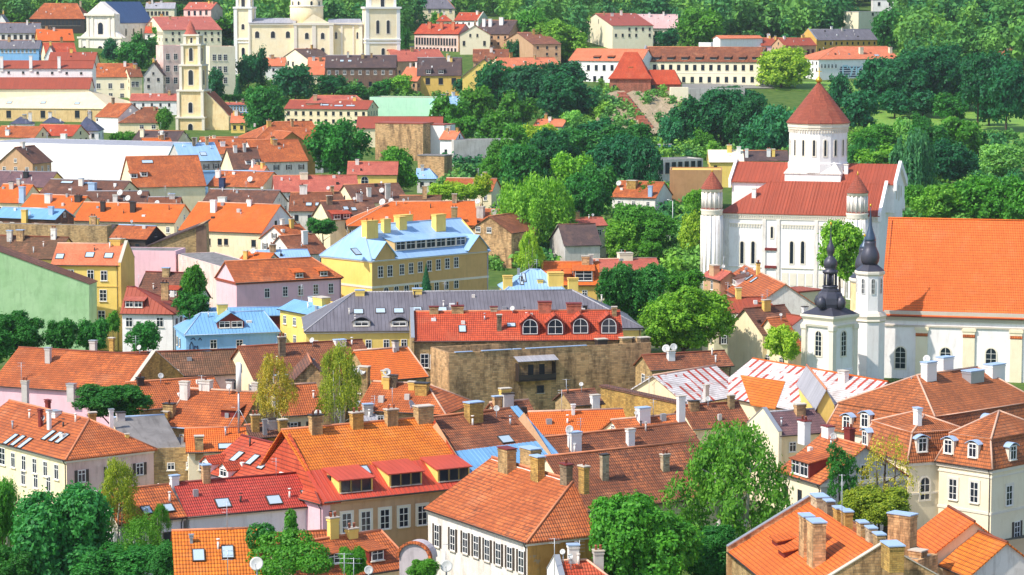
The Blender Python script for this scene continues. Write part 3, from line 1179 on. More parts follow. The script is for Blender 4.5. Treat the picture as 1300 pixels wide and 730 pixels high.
def dormer(H, x, y, w, h, kind='shed', roof='orb', cheek='cream', win=1, wk='w', rise=None, v0=0, z0=0, t=None, ov=.25, face=None):
    """x, y: pixel at the centre of the dormer's window wall"""
    tn = H.tn if t is None else t
    u, v = H.hit(x, y, h / 2, v0, z0, t)
    zb = z0 + (v - v0) * tn
    e1, e2 = H.e1, H.e2
    V = H.w3
    a, b = u - w / 2, u + w / 2
    sd = math.tan(rad(11)) if kind == 'shed' else 0
    v1 = v + h / (tn - sd) if tn > sd + .05 else v + 3
    z1 = zb + h + (v1 - v) * sd
    mb = MB()
    fr = [V(a, v, zb - .1), V(b, v, zb - .1), V(b, v, zb + h), V(a, v, zb + h)]
    if kind == 'gable':
        rise = rise or w * .35
        fr = [V(a, v, zb - .1), V(b, v, zb - .1), V(b, v, zb + h), V(u, v, zb + h + rise - .05), V(a, v, zb + h)]
    mb.face(fr, 0)
    mb.face([V(b, v, zb - .1), V(b, v1, z1 - .1), V(b, v1, z1), V(b, v, zb + h)], 0)
    mb.face([V(a, v1, z1 - .1), V(a, v, zb - .1), V(a, v, zb + h), V(a, v1, z1)], 0)
    o = mb.build('dormer', [cheek], H.t)
    rb = MB()
    if kind == 'shed':
        rb.slab([[V(a - ov, v - ov, zb + h - ov * sd + .03), V(b + ov, v - ov, zb + h - ov * sd + .03), V(b + ov, v1, z1 + .03), V(a - ov, v1, z1 + .03)]], .12)
    elif kind == 'gable':
        v2 = v + (h + rise) / tn
        zr = zb + h + rise
        sl = rise / (w / 2)
        le, re = zb + h - ov * sl, zb + h - ov * sl
        vv1 = v1 - ov * sl / tn
        rb.slab([[V(a - ov, v - ov, le), V(u, v - ov, zr), V(u, v2, zr), V(a - ov, vv1, le)][::-1],
                 [V(u, v - ov, zr), V(b + ov, v - ov, re), V(b + ov, vv1, re), V(u, v2, zr)][::-1]][:], .1)
    else:            # 'bow': a curved hood
        n = 8
        ps = []
        for i in range(n + 1):
            k = i / n
            ps.append((a - ov + k * (w + 2 * ov), zb + h - .1 + math.sin(math.pi * k) * w * .28))
        fs = []
        for i in range(n):
            fs.append([V(ps[i][0], v - ov, ps[i][1]), V(ps[i + 1][0], v - ov, ps[i + 1][1]), V(ps[i + 1][0], v1 + .6, ps[i + 1][1]), V(ps[i][0], v1 + .6, ps[i][1])])
        rb.slab(fs, .08)
    rb.build('dormer_roof', roof, o, BASE[o.name])
    if win:
        ww = (w - .3) / win
        for i in range(win):
            uu = a + .15 + ww * (i + .5)
            hh2 = min(h - .2, ww * 1.5)
            if kind == 'gable' and wk == 'a':
                hh2 = h + rise * .45 - .2
            window(o, V(uu, v - .01, zb + .12 + hh2 / 2), -e2, ww * .9, hh2, wk, True)
    return o


def skylight(H, x, y, w, h, mat='glassl', v0=0, z0=0, t=None):
    tn = H.tn if t is None else t
    u, v = H.hit(x, y, 0.1, v0, z0, t)
    sl = math.atan(tn)
    up = (H.e2 * math.cos(sl) + ZV * math.sin(sl))
    n = (-H.e2 * math.sin(sl) + ZV * math.cos(sl))
    c = H.w3(u, v, z0 + (v - v0) * tn)
    fb = MB()
    e1 = H.e1
    b = .1
    for (p, q, r) in ((-w / 2 - b, -h / 2 - b, (w + 2 * b, b)), (-w / 2 - b, h / 2, (w + 2 * b, b)), (-w / 2 - b, -h / 2, (b, h)), (w / 2, -h / 2, (b, h))):
        fb.box(c + e1 * p + up * q - n * .05, e1 * r[0], up * r[1], n * .2)
    o = fb.build('skylight', 'shut', H.t)
    pb = MB()
    pb.box(c - e1 * w / 2 - up * h / 2 - n * .05, e1 * w, up * h, n * .17)
    pb.build('pane', mat, o, BASE[o.name])


def chimney(H, x, yt, yb, wpx, mat='brick', cap='trimg', dw=0.7, pots=0):
    """x: pixel of the axis, yt / yb: top and foot rows, wpx: width in pixels"""
    u, v = H.hit(x, yb, 0, H.v0, H.z0)
    vr = H.run + H.v0
    if v > vr:
        p = hit_plane(x, yb, H.w3(0, vr, 0), H.e2)
        u = (p - H.A).dot(H.e1)
        v = vr
        zb = min((p - H.A).z, H.Hh + H.z0)
        p = H.w3(u, v, zb)
    else:
        p = H.w3(u, v, H.z0 + (v - H.v0) * H.tn)
    D = p.y
    w = wpx * D / F
    h = (yb - yt) * D / F * 1.01
    return stack(H.t, p, H.e1, H.e2, w / max(.75, abs(H.e1.x)) * .95, w * dw, h, mat, cap, pots)


def stack(t, p, e1, e2, w, d, h, mat, cap, pots=0):
    rs = random.Random(int(p.x * 17 + p.y * 31))
    if mat == 'brick':
        mat = rs.choice(['brick', 'brick', 'brickd', 'brko', 'brickw'])
    if not pots and w > .9 and h > 1.1 and cap not in ('capb', 'steel') and rs.random() < .45:
        pots = rs.choice([1, 2, 2])
    mb = MB()
    o = p - e1 * w / 2 - e2 * d * .0 - ZV * 1.2
    mb.box(o, e1 * w, e2 * d, ZV * (h + 1.2 - .12))
    k = .07
    mb.box(o - e1 * k - e2 * k + ZV * (h + 1.2 - .42), e1 * (w + 2 * k), e2 * (d + 2 * k), ZV * .2)
    c = mb.build('chimney', mat, t)
    cb = MB()
    k = .12
    cb.box(o - e1 * k - e2 * k + ZV * (h + 1.2 - .12), e1 * (w + 2 * k), e2 * (d + 2 * k), ZV * .12)
    cb.build('chimney_cap', cap, c, BASE[c.name])
    for i in range(pots):
        pb = MB()
        q = o + e1 * w * (i + .5) / pots + e2 * d / 2 + ZV * (h + 1.2)
        pb.lathe(q, [(.14, -.02), (.12, .4), (.15, .42), (.15, .5)], 8)
        pb.build('chimney_pot', 'rbrick', c, BASE[c.name])
    return c


_dish = {}


def dish_mesh():
    if 'd' not in _dish:
        mb = MB()
        prof = [(.02, 0), (.2, .02), (.36, .07), (.5, .15), (.5, .17), (.36, .1), (.2, .045), (.02, .025)]
        mb.lathe((0, 0, 0), prof, 16, 0)
        _dish['d'] = mb.mesh('satellite_dish', ['dishg'])
        mb = MB()
        mb.tube((0, 0, 0), (0, -.02, -.0), .02, 5)
        mb.tube((0, -.42, .12), (0, -.12, .5), .02, 5)
        mb.tube((0, -.14, .46), (0, -.1, .56), .05, 6)
        _dish['a'] = mb.mesh('feed_arm', ['steel'])
    return _dish['d'], _dish['a']


def roof_dish(H, x, y, size=1.0, mast=1.0, az=-25):
    """satellite dish on a short mast fixed to the roof; x, y its centre pixel"""
    u, v = H.hit(x, y, mast, H.v0, H.z0)
    vr = H.run + H.v0
    if v > vr:
        p = hit_plane(x, y, H.w3(0, vr, 0), H.e2)
        u = (p - H.A).dot(H.e1)
        v = vr
        mast = max(.3, (p - H.A).z - H.Hh - H.z0)
    p = H.w3(u, v, H.z0 + (v - H.v0) * H.tn)
    dish_at(H, p, min(mast, 2.2), size, az)


def dish_at(H, p, mast, size, az):
    mb = MB()
    mb.tube(p - ZV * .3, p + ZV * mast, .05, 6)
    m = mb.build('dish_mast', 'steel', H.t)
    d, a = dish_mesh()
    R = Matrix.Rotation(rad(az), 4, 'Z') @ Matrix.Rotation(rad(65), 4, 'X')
    mm = Matrix.Translation(p + ZV * mast + R.to_3x3() @ Vector((0, 0, .08))) @ R @ Matrix.Scale(size, 4)
    size *= .66
    mm = Matrix.Translation(p + ZV * mast + R.to_3x3() @ Vector((0, 0, .08))) @ R @ Matrix.Scale(size, 4)
    put('satellite_dish', d, m, mm)
    put('feed_arm', a, m, mm)


def gfront(label, A, B, h, apex, Ld, roof='orb', wall='cream', z=None, **kw):
    """house whose gable wall faces us: A, B eave corners, apex pixel; Ld depth in metres"""
    if z is None:
        z = solve((A[0] + B[0]) / 2, (A[1] + B[1]) / 2, h).z
    A3, B3 = P(A[0], A[1], z), P(B[0], B[1], z)
    w = (B3 - A3)
    n = Vector((w.y, -w.x, 0)).normalized()
    ap = hit_plane(apex[0], apex[1], A3, n)
    Hh = max(.5, ap.z - z)
    s = math.degrees(math.atan(Hh / (w.length / 2)))
    e1 = -n
    return house(label, None, None, h, W=w.length, s=s, roof=roof, wall=wall, frame=(B3, e1, Ld, z), **kw)


def block(label, A, B, h, W, roof='flat', wall='cream', par=.0, **kw):
    return house(label, A, B, h, W=W, s=0, roof=roof, wall=wall, par=par, o=0.05, **kw)


# ------------------------------------------------------------------ trees
rng = np.random.default_rng(7)


def quads_mesh(name, C, N, S, mat='leaf', asp=1.0, T=None):
    """leaf quads: centres C, normals N, sizes S"""
    n = len(C)
    N = N / np.linalg.norm(N, axis=1, keepdims=True)
    if T is None:
        T = rng.normal(size=(n, 3))
    T = T - N * (T * N).sum(1, keepdims=True)
    T /= np.linalg.norm(T, axis=1, keepdims=True) + 1e-9
    Bn = np.cross(N, T)
    S = S[:, None]
    v = np.stack([C - T * S * asp, C - Bn * S * .62, C + T * S * asp, C + Bn * S * .62], 1).reshape(-1, 3)
    me = bpy.data.meshes.new(name)
    me.vertices.add(n * 4)
    me.vertices.foreach_set('co', v.astype('f4').ravel())
    me.loops.add(n * 4)
    me.loops.foreach_set('vertex_index', np.arange(n * 4, dtype='i4'))
    me.polygons.add(n)
    me.polygons.foreach_set('loop_start', np.arange(0, n * 4, 4, dtype='i4'))
    me.polygons.foreach_set('loop_total', np.full(n, 4, 'i4'))
    me.materials.append(M(mat))
    me.update()
    me.validate()
    return me


def lobes_crown(seed, nl=14, nleaf=5000, size=.075, flat=1.0, top=.0, spread=.66, lr=(.2, .44)):
    r = np.random.default_rng(seed)
    cs, rs = [], []
    for i in range(nl):
        a = i * 2.39996 + r.uniform(-.6, .6)
        zz = -0.8 + 1.45 * (i + .5) / nl + r.uniform(-.16, .16)
        q = math.sqrt(max(0.05, 1 - min(1, abs(zz * .95)) ** 2))
        if zz < -.2:
            q = max(q, .62)
        rr = spread * q * r.uniform(.55, 1.15) * (1 - top * max(0, zz))
        cs.append((math.cos(a) * rr, math.sin(a) * rr, zz * .78))
        rs.append(r.uniform(*lr) * (1 - top * .5 * max(0, zz)))
    cs.append((0, 0, .05))
    rs.append(.5)
    cs.append((0, 0, -.4))
    rs.append(.45)
    cs, rs = np.array(cs), np.array(rs)
    # twigs: small clumps on the lobes' surfaces
    ncl = max(40, nleaf // 16)
    li = r.choice(len(rs), ncl * 3, p=rs ** 2 / (rs ** 2).sum())
    d = r.normal(size=(ncl * 3, 3))
    d /= np.linalg.norm(d, axis=1, keepdims=True)
    d[:, 2] = np.where(d[:, 2] < -.55, -d[:, 2], d[:, 2])
    pc = cs[li] + d * (rs[li] * r.uniform(.8, 1.16, ncl * 3))[:, None]
    dist = np.linalg.norm(pc[:, None, :] - cs[None], axis=2) / rs[None]
    ok = (dist < .78).sum(1) == 0
    pc, d = pc[ok][:ncl], d[ok][:ncl]
    k = r.integers(0, len(pc), nleaf)
    C = pc[k] + r.normal(size=(nleaf, 3)) * size * 1.05
    Nn = d[k] + r.normal(size=(nleaf, 3)) * .6 + np.array([0, 0, .25])
    S = size * r.uniform(.6, 1.35, nleaf)
    ni = nleaf // 6
    ci = r.integers(0, len(rs), ni)
    dd = r.normal(size=(ni, 3))
    dd /= np.linalg.norm(dd, axis=1, keepdims=True)
    C2 = cs[ci] + dd * (rs[ci] * r.uniform(.3, .8, ni))[:, None]
    N2 = dd + r.normal(size=(ni, 3)) * .4
    S2 = size * r.uniform(1.2, 2.0, ni)
    return np.concatenate([C, C2]), np.concatenate([Nn, N2]), np.concatenate([S, S2])


def droop_crown(seed, nstr=240, per=26, size=.05, wid=1.0, birch=True):
    """strings of leaves hanging from the ends of arching branches (birch, willow)"""
    r = np.random.default_rng(seed)
    nb = 34 if birch else 30
    tips = []
    for i in range(nb):
        a = i * 2.39996 + r.uniform(-.5, .5)
        z = (-.45 + 1.35 * (i + .5) / nb) if birch else r.uniform(.15, .9)
        env = (max(.08, 1 - ((z + .35) / 1.32) ** 2)) ** .6 if birch else math.sqrt(max(.03, 1 - (z * .98) ** 2))
        rr = env * r.uniform(.5, .95) * wid
        tips.append((math.cos(a) * rr, math.sin(a) * rr, z, r.uniform(.13, .26)))
    Cs, Ns, Ts = [], [], []
    for i in range(nstr):
        tx, ty, tz, tr_ = tips[r.integers(nb)]
        d = r.normal(size=3)
        d /= np.linalg.norm(d)
        x, y, z0 = tx + d[0] * tr_, ty + d[1] * tr_, tz + d[2] * tr_ * .6
        ln = r.uniform(.06, .42) ** 1.0 if birch else r.uniform(.4, 1.5)
        sw = r.normal(size=2) * .05
        for j in range(per):
            q = j / per
            out = 1 + .12 * math.sin(q * 1.6)
            p = (x * out + sw[0] * q, y * out + sw[1] * q, z0 - ln * q ** 1.3)
            if p[2] < -1 or p[2] > 1:
                continue
            Cs.append(p)
            Ns.append((d[0] + x * .6, d[1] + y * .6, .4))
            Ts.append((0, 0, 1))
    C = np.array(Cs) + r.normal(size=(len(Cs), 3)) * (.04 if birch else .03)
    Nn = np.array(Ns) / (np.linalg.norm(Ns, axis=1, keepdims=True) + 1e-6) + r.normal(size=(len(Cs), 3)) * .6
    T = np.array(Ts) + r.normal(size=(len(Cs), 3)) * (.9 if birch else .55)
    return C, Nn, size * r.uniform(.6, 1.4, len(Cs)), T


def cone_crown(seed, n=3500, size=.06):
    r = np.random.default_rng(seed)
    z = 1 - 2 * np.sqrt(r.uniform(0, 1, n))
    lay = .75 + .25 * np.abs(np.sin(z * 16))
    rad_ = (1 - z) / 2 * lay * r.uniform(.55, 1.0, n)
    a = r.uniform(0, 2 * math.pi, n)
    C = np.stack([np.cos(a) * rad_, np.sin(a) * rad_, z], 1)
    Nn = np.stack([np.cos(a), np.sin(a), np.full(n, .9)], 1) + r.normal(size=(n, 3)) * .4
    return C, Nn, size * r.uniform(.6, 1.3, n)


CROWN = {}


def crown_mesh(kind, lod, var):
    k = (kind, lod, var)
    if k in CROWN:
        return CROWN[k]
    sd = hash((kind, var)) % 1000 if False else (sum(map(ord, kind)) * 7 + var * 31)
    n = {'n': 22000, 'm': 7000, 'f': 2600}[lod]
    sz = {'n': .036, 'm': .058, 'f': .092}[lod]
    T = None
    asp = 1.0
    if kind == 'broad':
        C, N_, S = lobes_crown(sd, 16 if lod != 'f' else 11, n, sz)
    elif kind == 'wide':
        C, N_, S = lobes_crown(sd, 20, n, sz, spread=.72, lr=(.22, .36))
    elif kind == 'oval':
        C, N_, S = lobes_crown(sd, 15, n, sz, top=.55, spread=.55)
    elif kind == 'thin':
        C, N_, S = lobes_crown(sd, 9, n // 3, sz, spread=.78, lr=(.17, .3))
        C, N_, S = C[: n // 3], N_[: n // 3], S[: n // 3]
    elif kind == 'sparse':
        C, N_, S, T = droop_crown(sd, 170, 14, sz * .8, birch=True)
    elif kind == 'birch':
        C, N_, S, T = droop_crown(sd, {'n': 760, 'm': 360, 'f': 190}[lod], 20, sz * .66, birch=True)
        asp = 1.25
    elif kind == 'willow':
        C, N_, S, T = droop_crown(sd, {'n': 620, 'm': 420, 'f': 190}[lod], 34, sz * .72, birch=False)
        asp = 1.6
    else:
        C, N_, S = cone_crown(sd, n, sz * 1.1)
    CROWN[k] = quads_mesh('crown', C, N_, S, 'leaf', asp, T)
    return CROWN[k]


GREEN = {'d': '#357a36', 'dd': '#256a44', 'm': '#4c8c2e', 'l': '#6ca438', 'y': '#96b63c', 'yy': '#a8a644', 'b': '#44825a', 'g': '#7cb464', 'bl': '#327c52', 'c': '#3c8a48', 'br': '#5c9638', 'by': '#8ca23c'}


def trunk_mesh(kind, th, r0, rc, seed):
    """trunk to the crown's heart with a few limbs; local origin at the foot"""
    r = random.Random(seed)
    mb = MB()
    top = th
    pts = [Vector((0, 0, -.6))]
    n = 5
    for i in range(1, n + 1):
        pts.append(Vector((r.uniform(-.03, .03) * th * .4, r.uniform(-.03, .03) * th * .4, top * i / n)))
    for i in range(n):
        mb.tube(pts[i], pts[i + 1], r0 * (1 - .75 * i / n), 7, 0, r0 * (1 - .75 * (i + 1) / n))
    if kind in ('birch', 'sparse'):
        for (fx, fy, fz) in ((-.36, -.42, .95), (.28, -.5, 1.0), (.05, -.4, .75)):
            q0 = Vector((fx * rc * .3, fy * rc * .3, -.3))
            q1 = Vector((fx * rc * .8, fy * rc * .85, top * .55))
            q2 = Vector((fx * rc, fy * rc, top * fz))
            mb.tube(q0, q1, r0 * .55, 6, 0, r0 * .42)
            mb.tube(q1, q2, r0 * .42, 6, 0, r0 * .12)
    for i in range(7):
        a = i * 2.4 + r.uniform(-.3, .3)
        k = r.uniform(.45, .9)
        p = pts[0].lerp(Vector((0, 0, top)), k)
        q = p + Vector((math.cos(a) * rc * .6, math.sin(a) * rc * .6, rc * r.uniform(.3, .7)))
        mb.tube(p, q, r0 * .35, 5, 0, r0 * .1)
    return mb.mesh('trunk', ['barkw' if kind == 'birch' else 'bark'])


TREES = []


def tree(label, kind, cx, cy, w, h, c='m', yb=None, D=None, var=None, group=None, name=None, trunk=.14, cat='tree', rz=None):
    """cx, cy: crown centre pixel; w, h: crown size in pixels; yb: pixel row of the foot"""
    i = len(TREES)
    if D is None:
        yb = yb if yb is not None else cy + h * (.5 + trunk)
        g = solve(cx, yb, 0)
        D = g.y
    cen = PD(cx, cy, D)
    # the pixel sizes are at the crown's own distance
    rx = w * D / F / 2
    rz_ = h * D / F / 2
    gz = G(cen.x, cen.y)
    r = random.Random(i * 7 + 3)
    lod = 'n' if D < 420 or w > 70 else ('m' if D < 900 and w > 26 else 'f')
    if w > 60 and D > 700:
        lod = 'm'
    var = var if var is not None else i % 4
    nm = name or {'birch': 'birch_tree', 'willow': 'willow_tree', 'cone': 'spruce_tree'}.get(kind, 'broadleaf_tree')
    t = thing(nm, label, cat, (cen.x, cen.y, gz), group)
    me = crown_mesh(kind, lod, var)
    o = bpy.data.objects.new('crown', me)
    COL.objects.link(o)
    o.parent = t
    o.location = (0, 0, cen.z - gz)
    o.scale = (rx, rx * r.uniform(.85, 1.0), rz_)
    o.rotation_euler = (0, 0, r.uniform(0, 6.28) if rz is None else rz)
    cc = hexc(GREEN[c])
    j = r.uniform(.88, 1.14)
    o.color = (cc[0] * j * r.uniform(.92, 1.1), cc[1] * j, cc[2] * j * r.uniform(.85, 1.15), 1)
    th = max(1.0, cen.z - gz + (rz_ * .55 if kind in ('birch', 'cone', 'thin', 'sparse') else rz_ * .1))
    to = bpy.data.objects.new('trunk', trunk_mesh(kind, th, max(.1, min(.5, rx * .07)), rx * .8, i))
    COL.objects.link(to)
    to.parent = t
    TREES.append((label[:40], round(D), round(rx * 2, 1), round(cen.z + rz_ - gz, 1), round(cen.z - rz_ - gz, 1)))
    return t

# ------------------------------------------------------------------ the setting
def build_ground():
    xs = np.concatenate([np.linspace(-900, -50, 18), np.arange(-25, 126, 12.5), np.linspace(150, 900, 16)])
    ys = np.concatenate([np.arange(120, 900, 30), np.arange(900, 1040, 20), np.arange(1040, 1240, 10), np.arange(1240, 2300, 30), np.array([2300, 2500, 2700, 2900])])
    mb = MB()
    for j in range(len(ys) - 1):
        for i in range(len(xs) - 1):
            k = 1 + ys[j] / 2500
            k2 = 1 + ys[j + 1] / 2500
            q = [(xs[i] * k, ys[j]), (xs[i + 1] * k, ys[j]), (xs[i + 1] * k2, ys[j + 1]), (xs[i] * k2, ys[j + 1])]
            mb.face([Vector((a, b, G(a, b))) for a, b in q], 0, True)
    o = mb.build('ground', 'ground')
    struct(o)


build_ground()

# ------------------------------------------------------------------ the houses nearest to us
house('cream walled house with weathered orange hip roof and chimneys along its rear wall' + NOAUTO, (538, 645), (668, 689), 9, (625, 586), (734, 605), s=30, mono=True, hip='R',
      roof='orw', wall='whd', ends='peel', back='brick', cornice='trim', gut='dark',
      wins=[('F', 555, 680, 575, 685, 2, 1.15, 2.5, 'sh'), ('F', 591, 689, 662, 713, 6, 1.15, 2.4, 'sh')],
      chim=[(638, 568, 600, 19, 'brick', 'maroon'), (667, 561, 585, 22, 'brick', 'capb'), (678, 578, 610, 15, 'brick', 'capb'), (715, 588, 616, 13, 'brick', 'maroon'),
            (738, 590, 612, 11, 'brick', 'trimg')])
h7 = house('tan house with red metal lower roof and three shed dormers' + NOAUTO, (412, 637), (606, 617), 9.5, (367, 545), (563, 527), s=31, roof='ory', wall='tan', ends='red', split=(.42, 'redm'), seams=.62,
           cornice='tan', ridge='ridge', W=19,
           wins=[('F', 440, 664, 536, 654, 5, 1.25, 2.3, 's')],
           dorm=[(452, 616, 4.2, 1.6, 'shed', 'redm', 'yel', 3, 'd'), (515, 608, 4.2, 1.6, 'shed', 'redm', 'yel', 3, 'd'), (576, 602, 4.2, 1.6, 'shed', 'redm', 'yel', 3, 'd')],
           sky=[(462, 596, 1.2, 1.3)],
           chim=[(403, 526, 552, 14, 'brick', 'dark'), (455, 523, 545, 14, 'brick', 'trimg'), (499, 519, 541, 14, 'brick', 'trimg'), (541, 515, 538, 20, 'brick', 'trimg')],
           dish=[(404, 525, 1.3, .4, -10)])
h8 = house('brown tiled house with pale blue metal lower roof', (606, 622), (724, 606), 9, (565, 527), (655, 517), s=31, roof='br', wall='tan', split=(.52, 'blm2'), seams=.6, W=17,
      sky=[(642, 557, 1.6, 1.2)], chim=[(605, 510, 536, 18, 'brick', 'capb')])
house('small orange tiled house with two gable dormers under ivy', (380, 742), (528, 719), 6, (388, 684), (485, 675), s=36, hip='R', roof='orb', wall='cream', z=None,
      dorm=[(479, 705, 2.0, 1.3, 'shed', 'orb', 'maroon', 1), (424, 709, 2.0, 1.3, 'shed', 'orb', 'maroon', 1)],
      chim=[(425, 656, 684, 11, 'yel', 'trimg'), (449, 670, 684, 12, 'yel', 'trimg')])
house('red glazed tile house with flat skylights beside the tan house', (238, 656), (410, 641), 8.5, (229, 613), (345, 602), s=33, roof='redg', wall='wht', W=13, cornice='trim',
      sky=[(283, 638, 1.5, 1.3), (348, 634, 1.5, 1.3), (392, 627, 1.5, 1.3)], ridge='maroon',
      wins=[('F', 398, 673, 398, 673, 1, 1.1, 1.9, 'w')])
house('mottled orange brown tiled house left of the red glazed roof', (150, 666), (238, 656), 8.5, (140, 622), (229, 613), s=33, roof='orb', wall='wht', W=13, cornice='trim',
      sky=[(186, 647, 1.0, 1.1), (214, 644, 1.0, 1.1)], chim=[(223, 603, 617, 9, 'white', 'capb')])
house('red roofed house rising behind with dark red chimney block', (255, 598), (408, 640), 9.3, (310, 553), (376, 569), s=34, hip='R', roof='red', wall='pnk', ridge='maroon',
      sky=[(301, 579, 1.1, 1.6), (321, 583, 1.1, 1.6), (334, 590, 1.1, 1.2)], chim=[(352, 566, 592, 22, 'rbrick', 'maroon')],
      dorm=[(262, 592, 2.0, 1.2, 'gable', 'red', 'white', 1, 'w'), (284, 600, 2.0, 1.2, 'gable', 'red', 'white', 1, 'w')])
house('small orange tiled annex with two roof windows below the red house', (222, 746), (335, 742), 6, (216, 673), (312, 671), s=36, roof='ory', wall='wht',
      sky=[(252, 704, 1.1, 1.5), (289, 700, 1.1, 1.6)], chim=[(243, 678, 690, 4, 'steel', 'steel')], ridge='ridge')
house('low house buried under ivy in front of the tan house' + NOAUTO, (318, 752), (432, 745), 5, (330, 668), (400, 684), s=36, roof='orb', wall='cream')
house('cream apartment house with orange hip roof and air conditioning units', (-45, 550), (83, 584), 10, (30, 511), (112, 533), s=30, hip='R', roof='orb', wall='cream', ends='pnkd', cornice='trim',
      wins=[('F', 3, 579, 3, 579, 1, 1.6, 2.2, 'w'), ('F', 17, 584, 72, 599, 5, 1.1, 1.9, 'w'), ('F', 30, 606, 62, 614, 3, 1.1, 1.9, 'w')],
      sky=[(14, 557, .8, 2.0), (23, 559, .8, 2.0), (32, 562, .8, 2.0), (62, 552, .8, 1.8), (71, 554, .8, 1.8), (79, 556, .8, 1.8)],
      chim=[(50, 519, 542, 5, 'maroon', 'maroon'), (61, 520, 545, 5, 'white', 'steel'), (59, 505, 517, 6, 'maroon', 'maroon'), (66, 521, 530, 13, 'white', 'steel')], dish=[(55, 531, 1.0, .8)])
block('ochre rubble walled outbuilding with two small white windows', (165, 571), (262, 568), 10, 9, wall='brick', par=.05, roof='flat',
      wins=[('F', 217, 592, 241, 591, 2, .95, .95, 'w')], chim=())
house('low grey felt roof behind the rubble walled outbuilding' + NOAUTO, (160, 570), (230, 566), 10, (152, 530), (190, 527), s=16, mono=True, roof='flat', wall='cream', ridge='capb',
      chim=[(118, 523, 540, 9, 'brick', 'trimg'), (142, 519, 545, 5, 'white', 'steel'), (162, 550, 572, 4, 'yel', 'trimg'), (154, 523, 535, 10, 'grw', 'dark')])
house('orange tile roof wedged between the rubble wall and the red house', (236, 574), (315, 572), 10, (262, 545), (306, 540), s=30, roof='or', wall='cream', sky=[(286, 566, 1.6, .9)],
      chim=[(253, 553, 572, 11, 'brick', 'trimg')])
house('long mottled brown roof beside the leafy maple' + NOAUTO, (735, 650), (925, 628), 8, (689, 579), (890, 559), s=36, roof='br', wall='cream',
      chim=[(769, 576, 610, 9, 'brick', 'dark'), (846, 576, 598, 9, 'brick', 'trimg')], sky=())
house('brown tiled house with two white chimneys', (690, 592), (896, 570), 9.5, (691, 556), (892, 533), s=34, roof='br', wall='cream',
      chim=[(732, 548, 573, 14, 'white', 'capb'), (802, 544, 566, 9, 'white', 'trimg')], dish=[(724, 546, 1.6, .6)])
house('bright orange tiled house with pale verges', (678, 552), (800, 548), 10, (728, 515), (812, 524), s=32, roof='or', wall='cream', ridge='ridgel',
      chim=[(728, 513, 527, 4, 'white', 'white')])
house('brown tiled gable house left of the bright orange roof', (644, 553), (694, 549), 10, (661, 499), (726, 512), s=35, roof='br', wall='cream', ridge='ridgel', sky=[(678, 541, 1.2, 1.0)])
house('patched orange roof with a tall white chimney', (795, 560), (884, 552), 10, (800, 525), (862, 531), s=30, roof='orb', wall='cream', ridge='ridgel',
      chim=[(866, 502, 537, 9, 'white', 'trimg'), (819, 517, 537, 15, 'white', 'capb')])
block('crumbling ochre stone wall of a ruined house', (762, 490), (862, 512), 11, 1.1, wall='brko', roof='brd', name='ruined_wall', cat='wall', group=None)
house('low dark red roof beside the crumbling ochre wall', (726, 515), (768, 512), 10, (730, 494), (764, 494), s=28, roof='brd', wall='brick', chim=[(757, 501, 515, 10, 'white', 'trimg')])

vb8 = MB()
p8, q8 = h8.w3(h8.L - .1, -.1, .05), h8.w3(h8.L - .1, h8.run, h8.Hh + .05)
vb8.box(p8, h8.e1 * 1.1, q8 - p8, ZV * .12)
vb8.build('verge_flashing', 'blm2', h8.t)


def flank(H, end='R'):
    """the same house seen from its right or left side, so dormers can sit on that slope"""
    K = House()
    K.t, K.tn, K.run, K.W, K.L, K.Hh, K.ze, K.o = H.t, H.tn, H.run, H.L, H.W, H.Hh, H.ze, H.o
    if end == 'R':
        K.A, K.e1, K.e2 = H.w3(H.L, 0, 0), H.e2.copy(), -H.e1
    else:
        K.A, K.e1, K.e2 = H.w3(0, H.W, 0), -H.e2, H.e1.copy()
    K.w3 = lambda u, v, z: K.A + K.e1 * u + K.e2 * v + ZV * z

    def hit(px, py, dz=0.0, v0=0.0, z0=0.0, t=None):
        tt = K.tn if t is None else t
        p = hit_plane(px, py, K.w3(0, v0, z0 + dz), (K.e2 * -tt + ZV).normalized())
        q = p - K.A
        return q.dot(K.e1), q.dot(K.e2)
    K.hit = hit
    return K


# ------------------------------------------------------------------ bottom right: the mansion and its neighbours
mt = 3.4 / 1.3
qa, qb = P(1187, 529, 13.5), P(1318, 509, 13.5)
qe = (qb - qa).normalized()
qf = Vector((-qe.y, qe.x, 0))
m1 = house('tall wing of the mansion under a bright orange hip roof', None, None, 10.1, (1164, 476), (1241, 466), s=27, roof='orm', wall='beige', W=18.6, name='mansion', cat='mansion', mans=(1.3, 3.4),
           frame=(qa - qe * 1.3 - qf * 1.3 - ZV * 3.4, qe, (qb - qa).length + 2.6, 10.1), auto=False,
           ridge='ridgel', chim=[(1183, 459, 484, 15, 'white', 'capb'), (1241, 470, 486, 21, 'steel', 'capb'), (1204, 452, 470, 16, 'white', 'capb'), (1268, 462, 480, 20, 'white', 'capb')], dish=[(1177, 456, 1.5, 1.0)])
km = flank(m1, 'L')
for (x, y) in ((1075, 537), (1098, 534)):
    dormer(km, x, y, 1.6, 1.9, 'bow', 'capb', 'trim', 1, 'w', t=mt)
for (x, y) in ((1256, 538), (1287, 541)):
    dormer(m1, x, y, 1.6, 1.9, 'bow', 'capb', 'trim', 1, 'w', t=mt)
m3 = house('left mansard wing of the mansion with an arched window' + NOAUTO, (1090, 567), (1152, 587), 9, None, s=22, W=10, mans=(1.3, 3.4), roof='orm', wall='beige', cornice='trim', name='mansion', cat='mansion',
           ridge='ridgel', wins=[('R', 1174, 620, 1174, 620, 1, 1.7, 3.2, 'as')], chim=[(1162, 517, 540, 9, 'white', 'capb')], bands=[(-3.9, .25, 'trim')])
